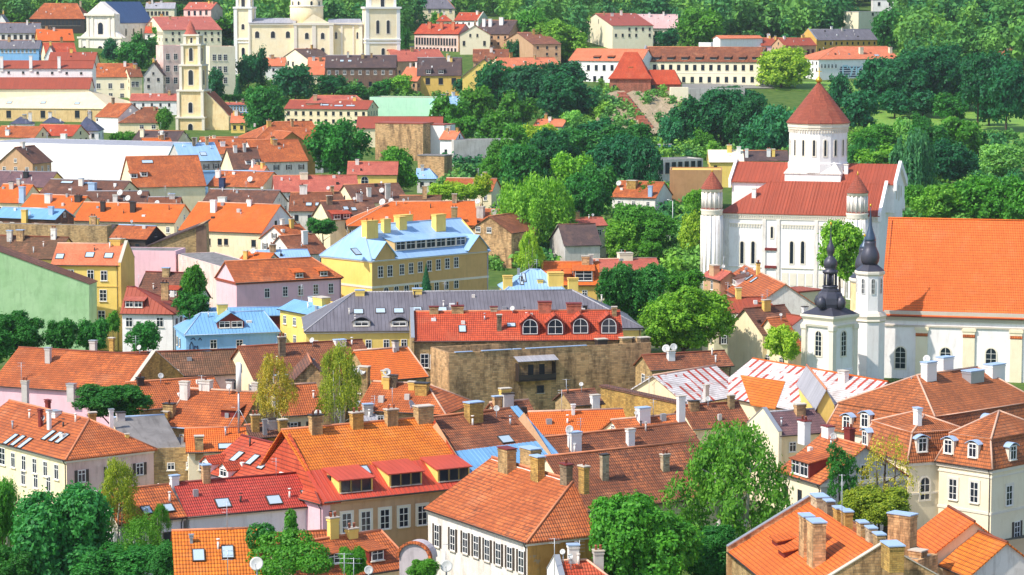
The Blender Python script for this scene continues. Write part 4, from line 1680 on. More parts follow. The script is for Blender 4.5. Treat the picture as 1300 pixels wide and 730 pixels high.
m2 = house('right mansard wing of the mansion with stone window surrounds' + NOAUTO, (1187, 585), (1260, 596), 9, None, s=24, W=14, mans=(1.3, 3.4), roof='orm', wall='beige', cornice='trim', name='mansion', cat='mansion',
           ridge='ridgel', wins=[('F', 1210, 621, 1237, 625, 2, 1.25, 2.6, 's'), ('R', 1281, 629, 1281, 629, 1, 1.25, 2.5, 's'), ('R', 1291, 672, 1291, 672, 1, 1.2, 2.0, 'sh')],
           bands=[(-5.4, .3, 'trim'), (-1.0, .2, 'trim')])
for (x, y) in ((1204, 567), (1235, 572)):
    dormer(m2, x, y, 1.6, 1.9, 'bow', 'capb', 'trim', 1, 'w', t=mt)
k2 = flank(m2, 'R')
dormer(k2, 1286, 575, 1.6, 1.9, 'bow', 'capb', 'trim', 1, 'w', t=mt)
dormer(m3, 1098, 556, 1.6, 1.9, 'bow', 'capb', 'trim', 1, 'w', t=mt)
dormer(flank(m3, 'R'), 1171, 565, 1.6, 1.9, 'bow', 'capb', 'trim', 1, 'w', t=mt)
house('orange tiled house with a red double window dormer', (985, 598), (1041, 615), 8, (993, 541), (1100, 563), s=33, roof='orw', wall='beige', ends='grw', ridge='ridge', cornice='trim',
      dorm=[(1016, 594, 4.2, 1.9, 'shed', 'orb', 'maroon', 2)], wins=[('R', 1098, 600, 1098, 600, 1, 1.3, 2.0, 'w')], sky=[(1034, 589, 1.0, .8)],
      chim=[(1017, 533, 552, 13, 'white', 'maroon'), (1047, 540, 556, 13, 'white', 'maroon'), (1075, 543, 560, 11, 'maroon', 'maroon')])
house('big orange roofed house with a row of capped chimneys along the ridge' + NOAUTO, (924, 700), (1007, 767), 8, (1025, 630), (1108, 697), s=30, roof='or', wall='brick', ends='stone', ridge=None, fire='LR', fw='stone',
      chim=[(1033, 628, 643, 22, 'brick', 'capb'), (1048, 633, 650, 13, 'brick', 'capb'), (1060, 640, 656, 14, 'brick', 'capb'), (1070, 647, 666, 15, 'brick', 'capb'),
            (1090, 661, 680, 14, 'brick', 'capb'), (1101, 668, 687, 14, 'brick', 'capb'), (1111, 676, 696, 15, 'brick', 'capb'), (1124, 689, 708, 28, 'brick', 'capb'),
            (1017, 652, 706, 19, 'stone', 'capb'), (1028, 659, 719, 24, 'stone', 'capb')],
      dorm=[(984, 688, 2.4, .7, 'shed', 'or', 'maroon', 0), (992, 701, 2.4, .7, 'shed', 'or', 'maroon', 0)])
house('bright orange gabled house with cream end wall in the corner' + NOAUTO, (1151, 684), (1183, 705), 8, (1188, 634), (1248, 667), s=37, roof='or', wall='cream', ridge='ridged')
house('lower orange gabled wing beside the cream end wall' + NOAUTO, (1191, 717), (1229, 733), 7, (1248, 674), (1282, 692), s=37, roof='ory', wall='cream', ends='whd', ridge='ridged')
bk = block('brown brick chimney house with broad blue capped stacks', (1112, 704), (1166, 712), 9, 4, wall='stone', roof='flat', par=.05)
stack(bk.t, bk.w3(bk.L * .35, 1.5, 0), bk.e1, bk.e2, 2.6, 1.4, 4.2, 'stone', 'capb')
stack(bk.t, bk.w3(bk.L * .8, 1.0, 0), bk.e1, bk.e2, 1.4, 1.2, .8, 'stone', 'trimg')
house('small red roof with two white dishes at the bottom edge', (716, 748), (790, 745), 6, (713, 706), (746, 716), s=30, hip='R', roof='red', wall='wht', ridge='ridgel', fire='L', fw='wht',
      dish=[(715, 701, .9, 1.3), (725, 707, .9, 1.3)])

# ------------------------------------------------------------------ second depth: rows between the front houses and the brick wall
house('long orange tiled house above a pink wall' + NOAUTO, (-14, 489), (160, 500), 10, (-5, 446), (135, 440), s=30, roof='orb', wall='pnk', ridge='ridged', fire='R', fw='brko',
      chim=[(60, 441, 461, 7, 'grw', 'steel'), (117, 429, 443, 8, 'grw', 'steel'), (141, 428, 447, 6, 'brko', 'trimg'), (89, 487, 500, 10, 'grw', 'steel'), (31, 483, 520, 8, 'grw', 'trimg')])
house('dark brown roof between the slanting ochre firewall and the white capped firewall', (140, 480), (316, 474), 10, (138, 448), (307, 443), s=31, roof='brm', wall='pnkd', ridge='ridged', fire='R', fw='whd',
      chim=[(193, 467, 479, 7, 'yelo', 'trimg'), (204, 468, 481, 8, 'grw', 'trimg'), (222, 470, 480, 10, 'whd', 'trimg')])
house('mottled red brown roof right of the white capped firewall', (322, 482), (482, 472), 10, (320, 436), (512, 431), s=31, roof='br', wall='cream', ridge='ridged',
      chim=[(359, 427, 452, 8, 'brick', 'trimg'), (433, 431, 440, 13, 'white', 'capb'), (395, 456, 465, 8, 'white', 'steel')])
house('small orange hip roof beside the brick walled house', (473, 484), (545, 478), 10, (500, 441), (522, 440), s=34, roof='or', wall='brick', ridge='ridgel', hip='R', W=12)
gfront('weathered rubble gable between two birches' + NOAUTO, (368, 487), (423, 486), 10.5, (394, 460), 10, roof='brd', wall='stone')
house('orange roof below the weathered rubble gable', (358, 528), (414, 525), 9.5, (363, 488), (408, 486), s=36, roof='orb', wall='cream', ridge='ridgel')
house('broad orange tiled roof behind the ochre chimneys', (452, 520), (566, 526), 10, (476, 481), (540, 490), s=28, roof='orb', wall='brick', ridge='ridgel', hip='R',
      chim=[(460, 465, 488, 14, 'brick', 'trimg'), (490, 478, 494, 8, 'yelo', 'trimg'), (498, 476, 492, 10, 'brick', 'dark'), (522, 484, 495, 8, 'yelo', 'trimg'), (534, 486, 502, 16, 'brick', 'dark'), (487, 470, 488, 6, 'yelo', 'trimg')],
      dish=[(459, 471, 1.9, 1.8, 0), (491, 473, 1.7, 1.5, 5), (521, 514, 1.8, .6, 60)])
house('grey sheet metal lean-to under the broad orange roof' + NOAUTO, (454, 521), (520, 519), 8.5, (455, 509), (508, 507), s=22, mono=True, roof='gryl', wall='dark', ridge=None)
house('tumbledown dark shed with a tiny white window', (462, 545), (540, 541), 8, (468, 524), (530, 521), s=26, roof='gryl', wall='wood', wins=[('F', 483, 531, 483, 531, 1, .9, .8, 'w')])
house('orange hip roof with chimneys beside the antenna mast', (206, 541), (302, 547), 9.5, (236, 496), (306, 493), s=33, roof='orb', wall='brick', hip='L', ridge='ridgel', gut='capb',
      chim=[(233, 484, 508, 11, 'whd', 'trimg'), (259, 483, 496, 15, 'whd', 'trimg'), (291, 482, 496, 8, 'grw', 'dark'), (213, 512, 530, 14, 'brick', 'dark'), (323, 481, 493, 8, 'grw', 'trimg'), (209, 522, 536, 8, 'brick', 'trimg')],
      dorm=[(291, 524, 2.4, 1.0, 'shed', 'orb', 'maroon', 0)])
house('orange mottled roof between the maple bush and the antenna mast', (176, 520), (290, 512), 9.5, (180, 482), (284, 479), s=29, roof='orb', wall='brick', ridge='ridge', chim=[(179, 479, 490, 8, 'dark', 'dark')])
house('ochre walled house with smoky chimneys in front of the orange slope', (318, 556), (372, 552), 10, (322, 538), (368, 536), s=30, roof='brd', wall='brko',
      chim=[(325, 526, 548, 9, 'brko', 'trimg'), (337, 532, 552, 5, 'steel', 'steel'), (347, 531, 545, 12, 'grw', 'dark'), (360, 532, 552, 10, 'brick', 'trimg')])
b14 = block('long stained brown brick wall house with an iron balcony', (570, 459), (827, 445), 10.7, 8, wall='stone', par=1.3, roof='flat',
            chim=(), wins=[('F', 686, 494, 686, 494, 1, 1.2, 1.2, 'd')])
house('red roofed house with four arched dormers', (524, 433), (792, 431), 12.5, (526, 395), (782, 394), s=33, roof='red', wall='brick', ridge='ridge', cornice=None, fire='L', fw='brick',
      wins=[('F', 539, 458, 551, 459, 2, 1.3, 2.2, 'w')],
      dorm=[(673, 417, 2.9, 2.0, 'gable', 'red', 'maroon', 1, 'a', 1.2), (705, 417, 2.9, 2.0, 'gable', 'red', 'maroon', 1, 'a', 1.2), (737, 416, 2.9, 2.0, 'gable', 'red', 'maroon', 1, 'a', 1.2), (773, 416, 2.9, 2.0, 'gable', 'red', 'maroon', 1, 'a', 1.2)],
      sky=[(587, 417, 1.0, 1.5), (649, 412, 1.2, .8)],
      chim=[(551, 389, 399, 12, 'brick', 'maroon'), (581, 388, 398, 16, 'brick', 'maroon'), (692, 383, 398, 17, 'rbrick', 'maroon'), (729, 385, 398, 19, 'rbrick', 'maroon'), (627, 389, 396, 9, 'brick', 'maroon'), (634, 399, 420, 6, 'brick', 'trimg'), (780, 389, 402, 6, 'brick', 'trimg')],
      dish=[(651, 392, 1.2, .6)])
h16 = house('long yellow house with dark grey metal roof and eyebrow windows', (386, 421), (817, 416), 11, (450, 371), (726, 368), s=30, hip='LR', roof='gry', wall='yel', cornice='trim', ridge='gryl', W=19.5,
            sky=[(455, 395, 1.5, 1.2), (483, 394, 1.5, 1.2), (506, 394, 1.5, 1.2), (529, 392, 1.5, 1.0), (561, 392, 1.5, 1.0)],
            chim=[(457, 368, 376, 12, 'yel', 'capb'), (530, 366, 374, 12, 'yel', 'capb'), (743, 388, 396, 5, 'dark', 'dark')])
for (x, y) in ((459, 411), (507, 411)):
    dormer(h16, x, y, 2.8, .95, 'bow', 'gry', 'trim', 1, 'w')
house('small yellow house with turquoise metal roof behind the light blue house', (352, 392), (405, 402), 11.5, (362, 372), (406, 391), s=24, mono=True, roof='blm2', wall='yel', ridge=None, W=8, ends='yel',
      chim=[(403, 377, 388, 18, 'yel', 'trimg'), (394, 371, 378, 8, 'white', 'steel')])
lb = house('light blue house with blue metal roof and graffiti on its wall', (234, 425), (356, 421), 8, (255, 397), (335, 395), s=26, hip='LR', roof='blm2', wall='blw', ridge='capb', gut='capb', cornice='blw',
           wins=[('F', 271, 437, 304, 437, 2, 1.2, 1.6, 'w')], dorm=[(293, 412, 4.6, 1.3, 'gable', 'blm2', 'maroon', 2, 'w', 1.5)],
           chim=[(283, 386, 400, 13, 'yel', 'trimg')])
house('upper storey of blue metal behind the light blue house' + NOAUTO, (232, 402), (362, 400), 10, (240, 391), (356, 390), s=18, roof='blm2', wall='maroon', ridge='capb', gut='capb')
house('white cottage with red hip roof below the yellow tenement', (152, 398), (223, 399), 8.5, (163, 364), (172, 364), s=40, hip='R', roof='redc', wall='wht', ridge='maroon',
      wins=[('F', 164, 409, 203, 409, 2, 1.3, 1.8, 'w')], dorm=[(170, 386, 3.6, 1.4, 'shed', 'pnkr', 'maroon', 2)])
house('dark red roofed house beside the pink blank wall', (166, 386), (232, 388), 9, (165, 345), (224, 345), s=36, roof='brd', wall='wht', ridge='maroon', dorm=[(217, 371, 2.6, 1.2, 'shed', 'red', 'maroon', 2)])
house('yellow tenement with pale orange roof and three roof windows', (64, 336), (152, 337), 16, (73, 309), (152, 309), s=36, roof='orl', wall='yel', ridge='ridgel', cornice='yelo', fire='R', fw='yelo',
      wins=[('F', 90, 348, 90, 348, 1, 1.2, 1.7, 'w'), ('F', 115, 349, 132, 350, 2, 1.3, 1.9, 'w'), ('F', 116, 374, 131, 375, 2, 1.4, 2.2, 'w'), ('F', 116, 400, 129, 401, 2, 1.4, 2.0, 'w')],
      sky=[(76, 325, 1.4, 1.3), (114, 323, 1.5, 1.3), (138, 324, 1.5, 1.3)], bands=[(-3.9, .2, 'yelo')], chim=[(146, 303, 312, 14, 'yelo', 'trimg')])
Dg = 497
gq = [PD(x, y, Dg) for x, y in ((-95, 420), (113, 420), (113, 361), (-12, 315), (-95, 345))]
gt = thing('town_house', 'pale green blank gable wall at the left edge', 'house', (gq[0].x + 12, Dg + 3, G(0, Dg)), 'houses of the old town')
b = MB()
b.prism([gq[0] - ZV * 6, gq[1] - ZV * 6, gq[2], gq[3], gq[4]], Vector((.6, 5.5, 0)))
b.build('wall', 'grn', gt)
b = MB()
b.slab([[gq[4] + Vector((0, -.15, .08)), gq[3] + Vector((0, -.15, .08)), gq[3] + Vector((.6, 5.6, .08)), gq[4] + Vector((.6, 5.6, .08))], [gq[3] + Vector((0, -.15, .08)), gq[2] + Vector((.2, -.15, .08)), gq[2] + Vector((.8, 5.6, .08)), gq[3] + Vector((.6, 5.6, .08))]], .12)
b.build('roof', 'brd', gt)
block('pink blank walled tenement behind the young lime tree', (222, 322), (297, 344), 11.5, 9, wall='pnkd', roof='flat', par=.05)
block('long lilac pink wall right of the yellow tenement', (152, 318), (223, 319), 12, 8, wall='pnk', roof='flat', par=.05)
house('pink house with orange roof and two small dormers' + NOAUTO, (299, 359), (436, 352), 10.5, (287, 327), (398, 331), s=33, roof='orb', wall='pnk', ridge='ridge', hip='R', cornice='redc',
      wins=[('F', 339, 372, 339, 372, 1, 1.1, 1.9, 'w'), ('F', 362, 370, 420, 366, 4, 1.1, 2.0, 'w')],
      dorm=[(380, 349, 2.0, 1.2, 'shed', 'or', 'orb', 1), (411, 347, 2.0, 1.2, 'shed', 'or', 'orb', 1)])
house('zinc roofed outbuilding behind the pink house', (330, 336), (398, 334), 9, (340, 318), (386, 316), s=25, roof='blm', wall='grw', ridge='capb')
# yellow school with the light blue roof
ys = house('large ochre house with pale blue metal roof and yellow chimneys' + NOAUTO, (472, 331), (623, 318), 13.5, (455, 281), (560, 284), s=34, hip='L', roof='blm', wall='yel_shade', ends='yel', ridge='capb', cornice='trim', gut='capb', W=16.5, far=False,
           wins=[('F', 483, 345, 495, 344, 2, 1.4, 2.3, 'w'), ('F', 510, 342, 579, 333, 7, 1.3, 2.2, 'w'), ('F', 490, 370, 579, 360, 8, 1.3, 2.0, 'a')],
           bands=[(-5.2, .45, 'trim')], sky=[(452, 319, 1.4, 1.9)],
           chim=[(473, 280, 303, 15, 'yel', 'yelo'), (492, 278, 296, 9, 'yel', 'yelo'), (512, 275, 292, 10, 'yel', 'yelo'), (560, 272, 294, 13, 'yel', 'yelo'), (516, 271, 280, 17, 'yel', 'yelo')])
dormer(ys, 547, 309, 19.5, 1.9, 'shed', 'blm', 'yel_shade', 7)
dormer(ys, 489, 327, 5.2, 1.0, 'gable', 'blm', 'yel_shade', 0, 'w', 2.8, ov=.45)
dormer(ys, 607, 317, 5.2, 1.0, 'gable', 'blm', 'yel_shade', 0, 'w', 2.6, ov=.45)
house('pale blue hipped roof between yellow parapets', (640, 369), (718, 368), 12, (672, 342), (686, 342), s=33, hip='LR', roof='blm', wall='yel', ridge='capb',
      sky=[(665, 352, .5, 2.4), (662, 356, .5, 2.2)], chim=[(686, 354, 360, 7, 'yel', 'capb'), (706, 346, 364, 20, 'yel', 'yelo'), (728, 353, 372, 13, 'yel', 'yelo'), (645, 350, 364, 12, 'yel', 'yelo')])
house('orange house with two wide shed dormers near the willow', (688, 362), (762, 362), 10, (690, 334), (748, 330), s=35, roof='or', wall='yelo', ridge='ridge',
      dorm=[(741, 350, 4.0, 2.2, 'shed', 'or', 'orb', 1), (708, 352, 5.0, 1.6, 'shed', 'or', 'orb', 0)])
house('low row of pinkish roofs behind the dark lime trees', (750, 345), (840, 343), 9, (758, 328), (834, 328), s=30, roof='pnkr', wall='cream', ridge='ridgel', chim=[(795, 321, 331, 18, 'beige', 'trimg')])
house('brown red tile roof with white dishes right of the brick wall', (826, 470), (932, 464), 9, (826, 445), (930, 449), s=31, roof='br', wall='brick', ridge='ridged',
      chim=[(853, 445, 458, 9, 'white', 'trimg')], dish=[(846, 443, 1.9, 1.2, -15), (855, 441, 1.7, 1.4, 10)])
house('left wing of the striped roof with red tile bands on white' + NOAUTO, (873, 514), (952, 500), 9, (846, 471), (928, 463), s=30, roof='stripe', wall='cream', ridge='ridgel', chim=[(898, 488, 510, 6, 'grw', 'trimg')])
w2 = house('right wing of the striped roof with red tile bands on white' + NOAUTO, (900, 500), (1070, 533), 9, (924, 458), (1150, 479), s=30, roof='stripe', wall='cream', ridge='or', chim=[(1068, 470, 487, 10, 'whd', 'trimg')], dish=[(1022, 500, 1.9, .5, 25)])
tp = MB()
tp.slab([[w2.w3(*(lambda q: (q[0], q[1], q[1] * w2.tn + .09))(w2.hit(x, y, .09))) for x, y in ((953, 514), (984, 519), (997, 484), (940, 476))]], .06)
tp.build('tile_patch', 'ory', w2.t)
house('wine brown tile roof left of the birch', (880, 545), (955, 540), 9.5, (874, 514), (945, 510), s=33, roof='br', wall='cream', ridge='ridged')
house('purple grey tile roof with a pale parapet', (990, 553), (1056, 548), 9.5, (975, 527), (1058, 513), s=32, roof='pur', wall='cream', ridge='gryl', fire='L', fw='beige')
gfront('narrow grey striped roof with a yellow gable' + NOAUTO, (1035, 520), (1063, 520), 12, (1047, 494), 24, roof='gryl', wall='yel')
house('white walled house with dark red roof behind the striped roofs', (921, 412), (992, 424), 8.5, (920, 391), (972, 389), s=30, roof='redc', wall='wht', ridge='ridged', W=10, chim=[(933, 400, 411, 11, 'white', 'trimg'), (963, 410, 417, 10, 'white', 'trimg')])
block('long low cream walled range with red coping', (911, 380), (1046, 368), 8, 7, wall='cream', roof='redc', par=0)
house('steep brown roofed house left of the lantern tower', (968, 425), (1020, 420), 8.5, (970, 388), (1016, 386), s=40, roof='brd', wall='cream', ridge='ridged')
house('orange gabled annex at the foot of the lantern tower', (1000, 448), (1024, 446), 6, (998, 402), (1018, 400), s=42, roof='orb', wall='cream', chim=[(1023, 381, 392, 6, 'white', 'dark')])
house('red brown roofed house with skylights below the white cathedral', (908, 362), (958, 388), 9, (935, 328), (992, 362), s=34, roof='orb', wall='whd', ridge='ridgel', sky=[(951, 352, 1.2, 1.6), (957, 355, 1.2, 1.6)],
      dorm=[(931, 357, 5.0, 1.5, 'shed', 'brd', 'white', 3)])
house('low dark red roofs in front of the skylight house', (905, 398), (985, 396), 8, (912, 378), (975, 377), s=30, roof='redc', wall='cream', ridge='ridged', chim=[(938, 365, 380, 7, 'yel', 'trimg')])
house('narrow pinkish house with a chimney left of the skylight house', (890, 350), (914, 356), 11, (884, 336), (906, 338), s=35, roof='pnkr', wall='tan', chim=[(903, 336, 350, 12, 'tan', 'trimg')], wins=[('F', 904, 362, 904, 362, 1, 1.1, 1.8, 'w')])

# ------------------------------------------------------------------ left slope of roofs
house('brown tiled house above the green gable', (-20, 326), (70, 329), 12, (-10, 300), (106, 300), s=33, roof='brm', wall='yel', ridge='ridged')
block('long row of crumbling brick parapets and stacks', (-10, 284), (136, 287), 13, 3, wall='brick', roof='flat', par=.05)
house('orange tiled house with black soot chimneys', (92, 280), (222, 283), 10, (106, 257), (210, 258), s=31, roof='or', wall='cream', ridge='ridgel', chim=[(130, 256, 269, 6, 'dark', 'dark'), (168, 256, 270, 7, 'dark', 'dark'), (124, 283, 296, 4, 'grw', 'trimg')])
house('orange roof patch at the left edge', (-12, 257), (27, 258), 11, (-10, 233), (36, 234), s=33, roof='or', wall='cream', ridge='ridgel')
house('orange roof with a long flue beside the purple roof', (20, 270), (90, 275), 10, (30, 247), (96, 247), s=31, roof='or', wall='cream', ridge='ridgel', chim=[(60, 246, 258, 8, 'whd', 'capb'), (98, 248, 257, 8, 'dark', 'dark'), (27, 237, 252, 7, 'capb', 'capb')])
house('broad orange roof with a white stack and a white gable', (226, 292), (331, 297), 9.5, (237, 257), (352, 258), s=33, roof='or', wall='cream', ends='wht', ridge='ridgel', W=19,
      wins=[('F', 265, 307, 265, 307, 1, 1, 1.6, 'd'), ('F', 279, 307, 287, 307, 2, 1.1, 1.5, 'd'), ('F', 322, 309, 322, 309, 1, 1.2, 1.7, 'd'), ('R', 350, 286, 350, 286, 1, 1.0, 2.2, 'd')], chim=[(270, 254, 270, 7, 'white', 'white'), (316, 253, 262, 5, 'white', 'trimg')])
house('big red orange roof with a cream gable and dormers' + NOAUTO, (169, 238), (262, 222), 9, (130, 206), (221, 191), s=35, roof='orb', wall='cream', ridge='ridge',
      dorm=[(170, 223, 2.0, 1.4, 'shed', 'orb', 'white', 1), (183, 221, 2.0, 1.4, 'shed', 'orb', 'white', 1)], sky=[(187, 205, 3.0, 1.2)])
block('huge white blank walled hall at the left', (-20, 180), (230, 192), 15, 26, wall='wht', roof='gryl', par=.02)
gfront('brown plastered gable house in front of the white hall', (-4, 207), (42, 208), 13, (17, 187), 12, roof='brd', wall='tan', chim=())
house('faded purple red roof at the left edge', (-20, 236), (58, 238), 10, (-10, 217), (42, 217), s=30, roof='pur', wall='yel', ridge='gryl', chim=[(32, 218, 226, 6, 'black', 'black')])
house('low brown roof with vents and a blue glass lantern', (48, 246), (150, 249), 9.5, (48, 227), (148, 229), s=28, roof='brd', wall='cream', ridge='gryl', chim=[(116, 232, 246, 9, 'capb', 'capb'), (102, 226, 236, 6, 'whd', 'capb')], sky=[(85, 231, 3.5, 1.0), (112, 232, 2.4, .8)])
house('brown red roof cluster with satellite dishes', (105, 262), (185, 262), 9, (110, 243), (178, 242), s=28, roof='brd', wall='whd', ridge='gryl', dish=[(153, 245, 2.6, 1.0), (163, 252, 2.4, 1.0), (178, 245, 2.2, 1.2), (200, 258, 2.2, 1.0)], chim=[(146, 247, 257, 6, 'whd', 'trimg')])
house('long low brown roof above the broad orange one', (255, 258), (345, 260), 9, (258, 241), (340, 240), s=28, roof='brd', wall='whd', ridge='gryl', chim=[(281, 250, 260, 10, 'white', 'trimg')], dish=[(316, 256, 2.2, .8)])
house('red roof with a blue pool deck beside the garden maples', (262, 236), (332, 238), 9, (255, 216), (330, 217), s=27, roof='orb', wall='cream', ridge='capb', chim=[(281, 226, 238, 7, 'navyp', 'navyp'), (276, 216, 226, 6, 'white', 'white')], dish=[(318, 228, 2.6, .8)])
block('low shed strip with a bright blue tarpaulin', (255, 218), (330, 217), 11.5, 3, wall='blw', roof='blm2')
house('light blue metal roofed house with a skylight', (230, 205), (282, 203), 12, (238, 181), (276, 181), s=33, roof='blm', wall='grw', ridge='capb', sky=[(258, 195, 1.8, 1.6)])
house('dark maroon roofed house with three tiny dormers', (296, 215), (335, 211), 11, (304, 190), (328, 185), s=38, roof='brd', wall='cream', ridge='ridged', dorm=[(316, 206, 1.8, 1.2, 'shed', 'brd', 'white', 1), (326, 204, 1.8, 1.2, 'shed', 'brd', 'white', 1)])
house('orange roof behind the light blue metal roof', (262, 196), (330, 195), 12, (260, 176), (318, 176), s=30, roof='orb', wall='cream', ridge='ridge', chim=[(283, 180, 186, 6, 'white', 'white')])
house('red roof right of the maroon dormer house', (326, 206), (392, 200), 11, (330, 180), (384, 174), s=30, roof='orb', wall='whd', ridge='ridge')
Dq = 600
q4 = [PD(x, y, Dq) for x, y in ((186, 324), (262, 324), (259, 283), (186, 313))]
qt = thing('ruined_house', 'bare brick gable wall with a slanting dark slate roof edge', 'house', (q4[0].x + 6, Dq + 4, G(0, Dq)), 'houses of the old town')
b = MB()
b.prism([q4[0] - ZV * 9, q4[1] - ZV * 9, q4[2], q4[3]], Vector((0, 9, 0)))
b.build('wall', 'brick', qt)
b = MB()
b.slab([[q4[3] + Vector((-.4, -.5, .12)), q4[2] + Vector((.4, -.5, .12)), q4[2] + Vector((.4, 9.5, .12)), q4[3] + Vector((-.4, 9.5, .12))]], .3)
b.build('roof', 'dk', qt)
b = MB()
b.box(q4[1] + Vector((-2.2, -.12, -9)), (2.3, 0, 0), (0, .1, 0), (0, 0, q4[2].z - q4[1].z + 8.4))
b.build('timber_boarding', 'wood', qt)
house('brown roof with a leaning white flue below the yard shrub', (372, 324), (418, 321), 8, (374, 298), (416, 296), s=33, roof='br', wall='whd', ridge='ridge', chim=[(388, 293, 310, 6, 'white', 'white')])
house('red brown roof strip between the white gable and the pale blue roof', (366, 306), (400, 303), 8.5, (368, 285), (398, 283), s=32, roof='orb', wall='whd', ridge='ridge')
gfront('small cream gable in front of the big red orange roof', (176, 239), (208, 239), 8.5, (200, 217), 8, roof='orb', wall='beige')
house('low red brown roof beside the garden maple', (196, 226), (252, 224), 9.5, (200, 212), (246, 211), s=26, roof='orb', wall='cream', ridge='ridge', chim=[(236, 207, 226, 5, 'whd', 'capb'), (218, 212, 222, 5, 'white', 'trimg')])
house('dusty brown roof with white vents behind the black chimney roof', (186, 262), (228, 262), 9, (188, 250), (226, 250), s=26, roof='br', wall='whd', ridge='gryl')
house('small tarred roof with a pipe rail among the sheds', (100, 292), (140, 293), 11.5, (104, 284), (138, 284), s=18, roof='dk', wall='brick', ridge=None)
house('red tiled roof corner left of the white gable chimney', (328, 300), (352, 300), 8.5, (330, 290), (350, 290), s=30, roof='br', wall='whd')
house('brown cottage roof in front of the faded red sheet roof', (420, 256), (462, 255), 8.5, (424, 243), (458, 242), s=28, roof='brd', wall='och', ridge='ridge')
house('low shingled roof under the ash tree', (506, 262), (560, 262), 8, (510, 248), (552, 248), s=26, roof='brm', wall='cream', ridge='ridge', chim=[(539, 236, 252, 6, 'stone', 'trimg')])
house('dark timber sheds with roof terraces', (138, 302), (186, 304), 12, (140, 286), (182, 285), s=32, roof='orb', wall='dark', chim=[(148, 303, 312, 14, 'yelo', 'trimg')], ridge='capb')
house('wooden shed roofs with blue sheet metal at the left', (-10, 276), (70, 279), 11.5, (-8, 264), (60, 263), s=26, roof='blm2', wall='brd', ridge='steel', chim=[(30, 266, 280, 7, 'yelo', 'trimg'), (64, 262, 273, 6, 'capb', 'capb')])
house('orange hip corner behind the young lime tree', (297, 336), (335, 338), 9, (312, 320), (330, 320), s=30, roof='or', wall='cream', hip='L', chim=[(311, 318, 330, 5, 'yelo', 'trimg')], dish=[(322, 319, 2.0, 1.0)])

# ------------------------------------------------------------------ centre left
house('faded red sheet roof below the great lime tree', (348, 244), (456, 243), 9, (350, 223), (442, 222), s=28, roof='pnkr', wall='whd', ridge='ridge', chim=[(386, 219, 228, 10, 'beige', 'trimg')], dish=[(417, 239, 1.6, .8)])
house('red brown roof with two white skylights', (366, 268), (420, 268), 9, (366, 244), (414, 244), s=32, roof='br', wall='whd', ridge='ridge', sky=[(392, 259, 1.4, 1.2), (404, 259, 1.4, 1.2)])
house('brown roofed house with two white dormer windows', (418, 279), (484, 276), 9, (420, 255), (482, 253), s=32, roof='brd', wall='cream', ridge='ridge', dorm=[(428, 275, 2.2, 1.5, 'shed', 'red', 'maroon', 1), (440, 274, 2.2, 1.3, 'shed', 'red', 'maroon', 1)], sky=[(439, 264, 1.2, 1.2), (449, 265, 1.2, 1.2)])
house('long bright orange roof behind the pale blue metal roof', (440, 287), (606, 286), 9, (497, 256), (586, 255), s=28, roof='or', wall='brick', ridge='ridgel', hip='L', chim=[(577, 263, 286, 8, 'brick', 'trimg'), (577, 246, 258, 6, 'brick', 'trimg')], dish=[(486, 257, 2.6, .8)])
gfront('brown brick gabled house with two white windows' + NOAUTO, (592, 293), (650, 296), 8.5, (614, 274), 12, roof='br', wall='stone', wins=[('L', 607, 291, 621, 292, 2, 1.3, 1.4, 'w')],
       chim=())
house('low red roofs behind the brown brick gable', (584, 280), (650, 290), 8.5, (590, 262), (640, 268), s=30, roof='orb', wall='brick', ridge='ridge', chim=[(609, 262, 277, 9, 'grw', 'trimg'), (627, 266, 280, 7, 'grw', 'trimg'), (636, 278, 290, 7, 'grw', 'trimg')], dish=[(600, 258, 2.2, .8), (607, 256, 2.2, .8)])
house('brown tiled cottages under the great lime tree', (450, 258), (520, 254), 8.5, (455, 232), (512, 234), s=28, roof='brd', wall='cream', ridge='ridge', chim=[(493, 233, 253, 6, 'grw', 'trimg'), (469, 238, 250, 5, 'whd', 'trimg')], dish=[(485, 242, 2.2, .8), (497, 255, 2.2, .6)])
house('cream house with an arched doorway behind the ash tree', (440, 222), (505, 222), 9, (445, 205), (500, 205), s=30, roof='pnkr', wall='yel', wins=[('F', 463, 229, 463, 229, 1, 2.2, 2.4, 'a')])
house('small pale blue metal roof right of the ash tree', (528, 227), (555, 227), 4.5, (530, 214), (545, 214), s=30, hip='R', roof='blm', wall='whd', ridge='capb')
house('orange roof behind the yellow green shrubs', (560, 242), (625, 243), 8.5, (562, 226), (620, 226), s=27, roof='orb', wall='cream', ridge='ridgel')
block('mottled rubble blank gable block with a white end', (476, 156), (537, 157), 13, 10, wall='stone', roof='redc')
block('white plastered end wall beside the rubble block', (537, 158), (564, 159), 12.3, 9, wall='wht', roof='redc')
block('lower grey broken rubble wall under the white end', (530, 197), (564, 198), 8, 6, wall='stone', roof='flat', name='ruined_house')
house('narrow orange roofed house right of the white end wall', (557, 177), (578, 178), 9, (559, 166), (574, 166), s=35, roof='orl', wall='wht', wins=[('F', 566, 194, 566, 194, 1, 1, 2.4, 'd')])
block('long concrete boundary building with a flat rim', (576, 178), (652, 177), 9, 7, wall='grw', roof='flat', par=.1)
house('red orange hip roof left of the great lime tree', (316, 184), (412, 181), 10, (348, 154), (405, 154), s=30, roof='orb', wall='whd', hip='L', ridge='ridge')
gfront('ochre plastered gable with a single window' + NOAUTO, (340, 192), (402, 190), 12, (383, 167), 12, roof='orb', wall='peel', wins=[('L', 376, 182, 376, 182, 1, 1.7, 1.5, 'w')])
gfront('cream gable behind the orange roofs by the lime tree', (326, 232), (352, 231), 8.5, (346, 211), 10, roof='orl', wall='cream')
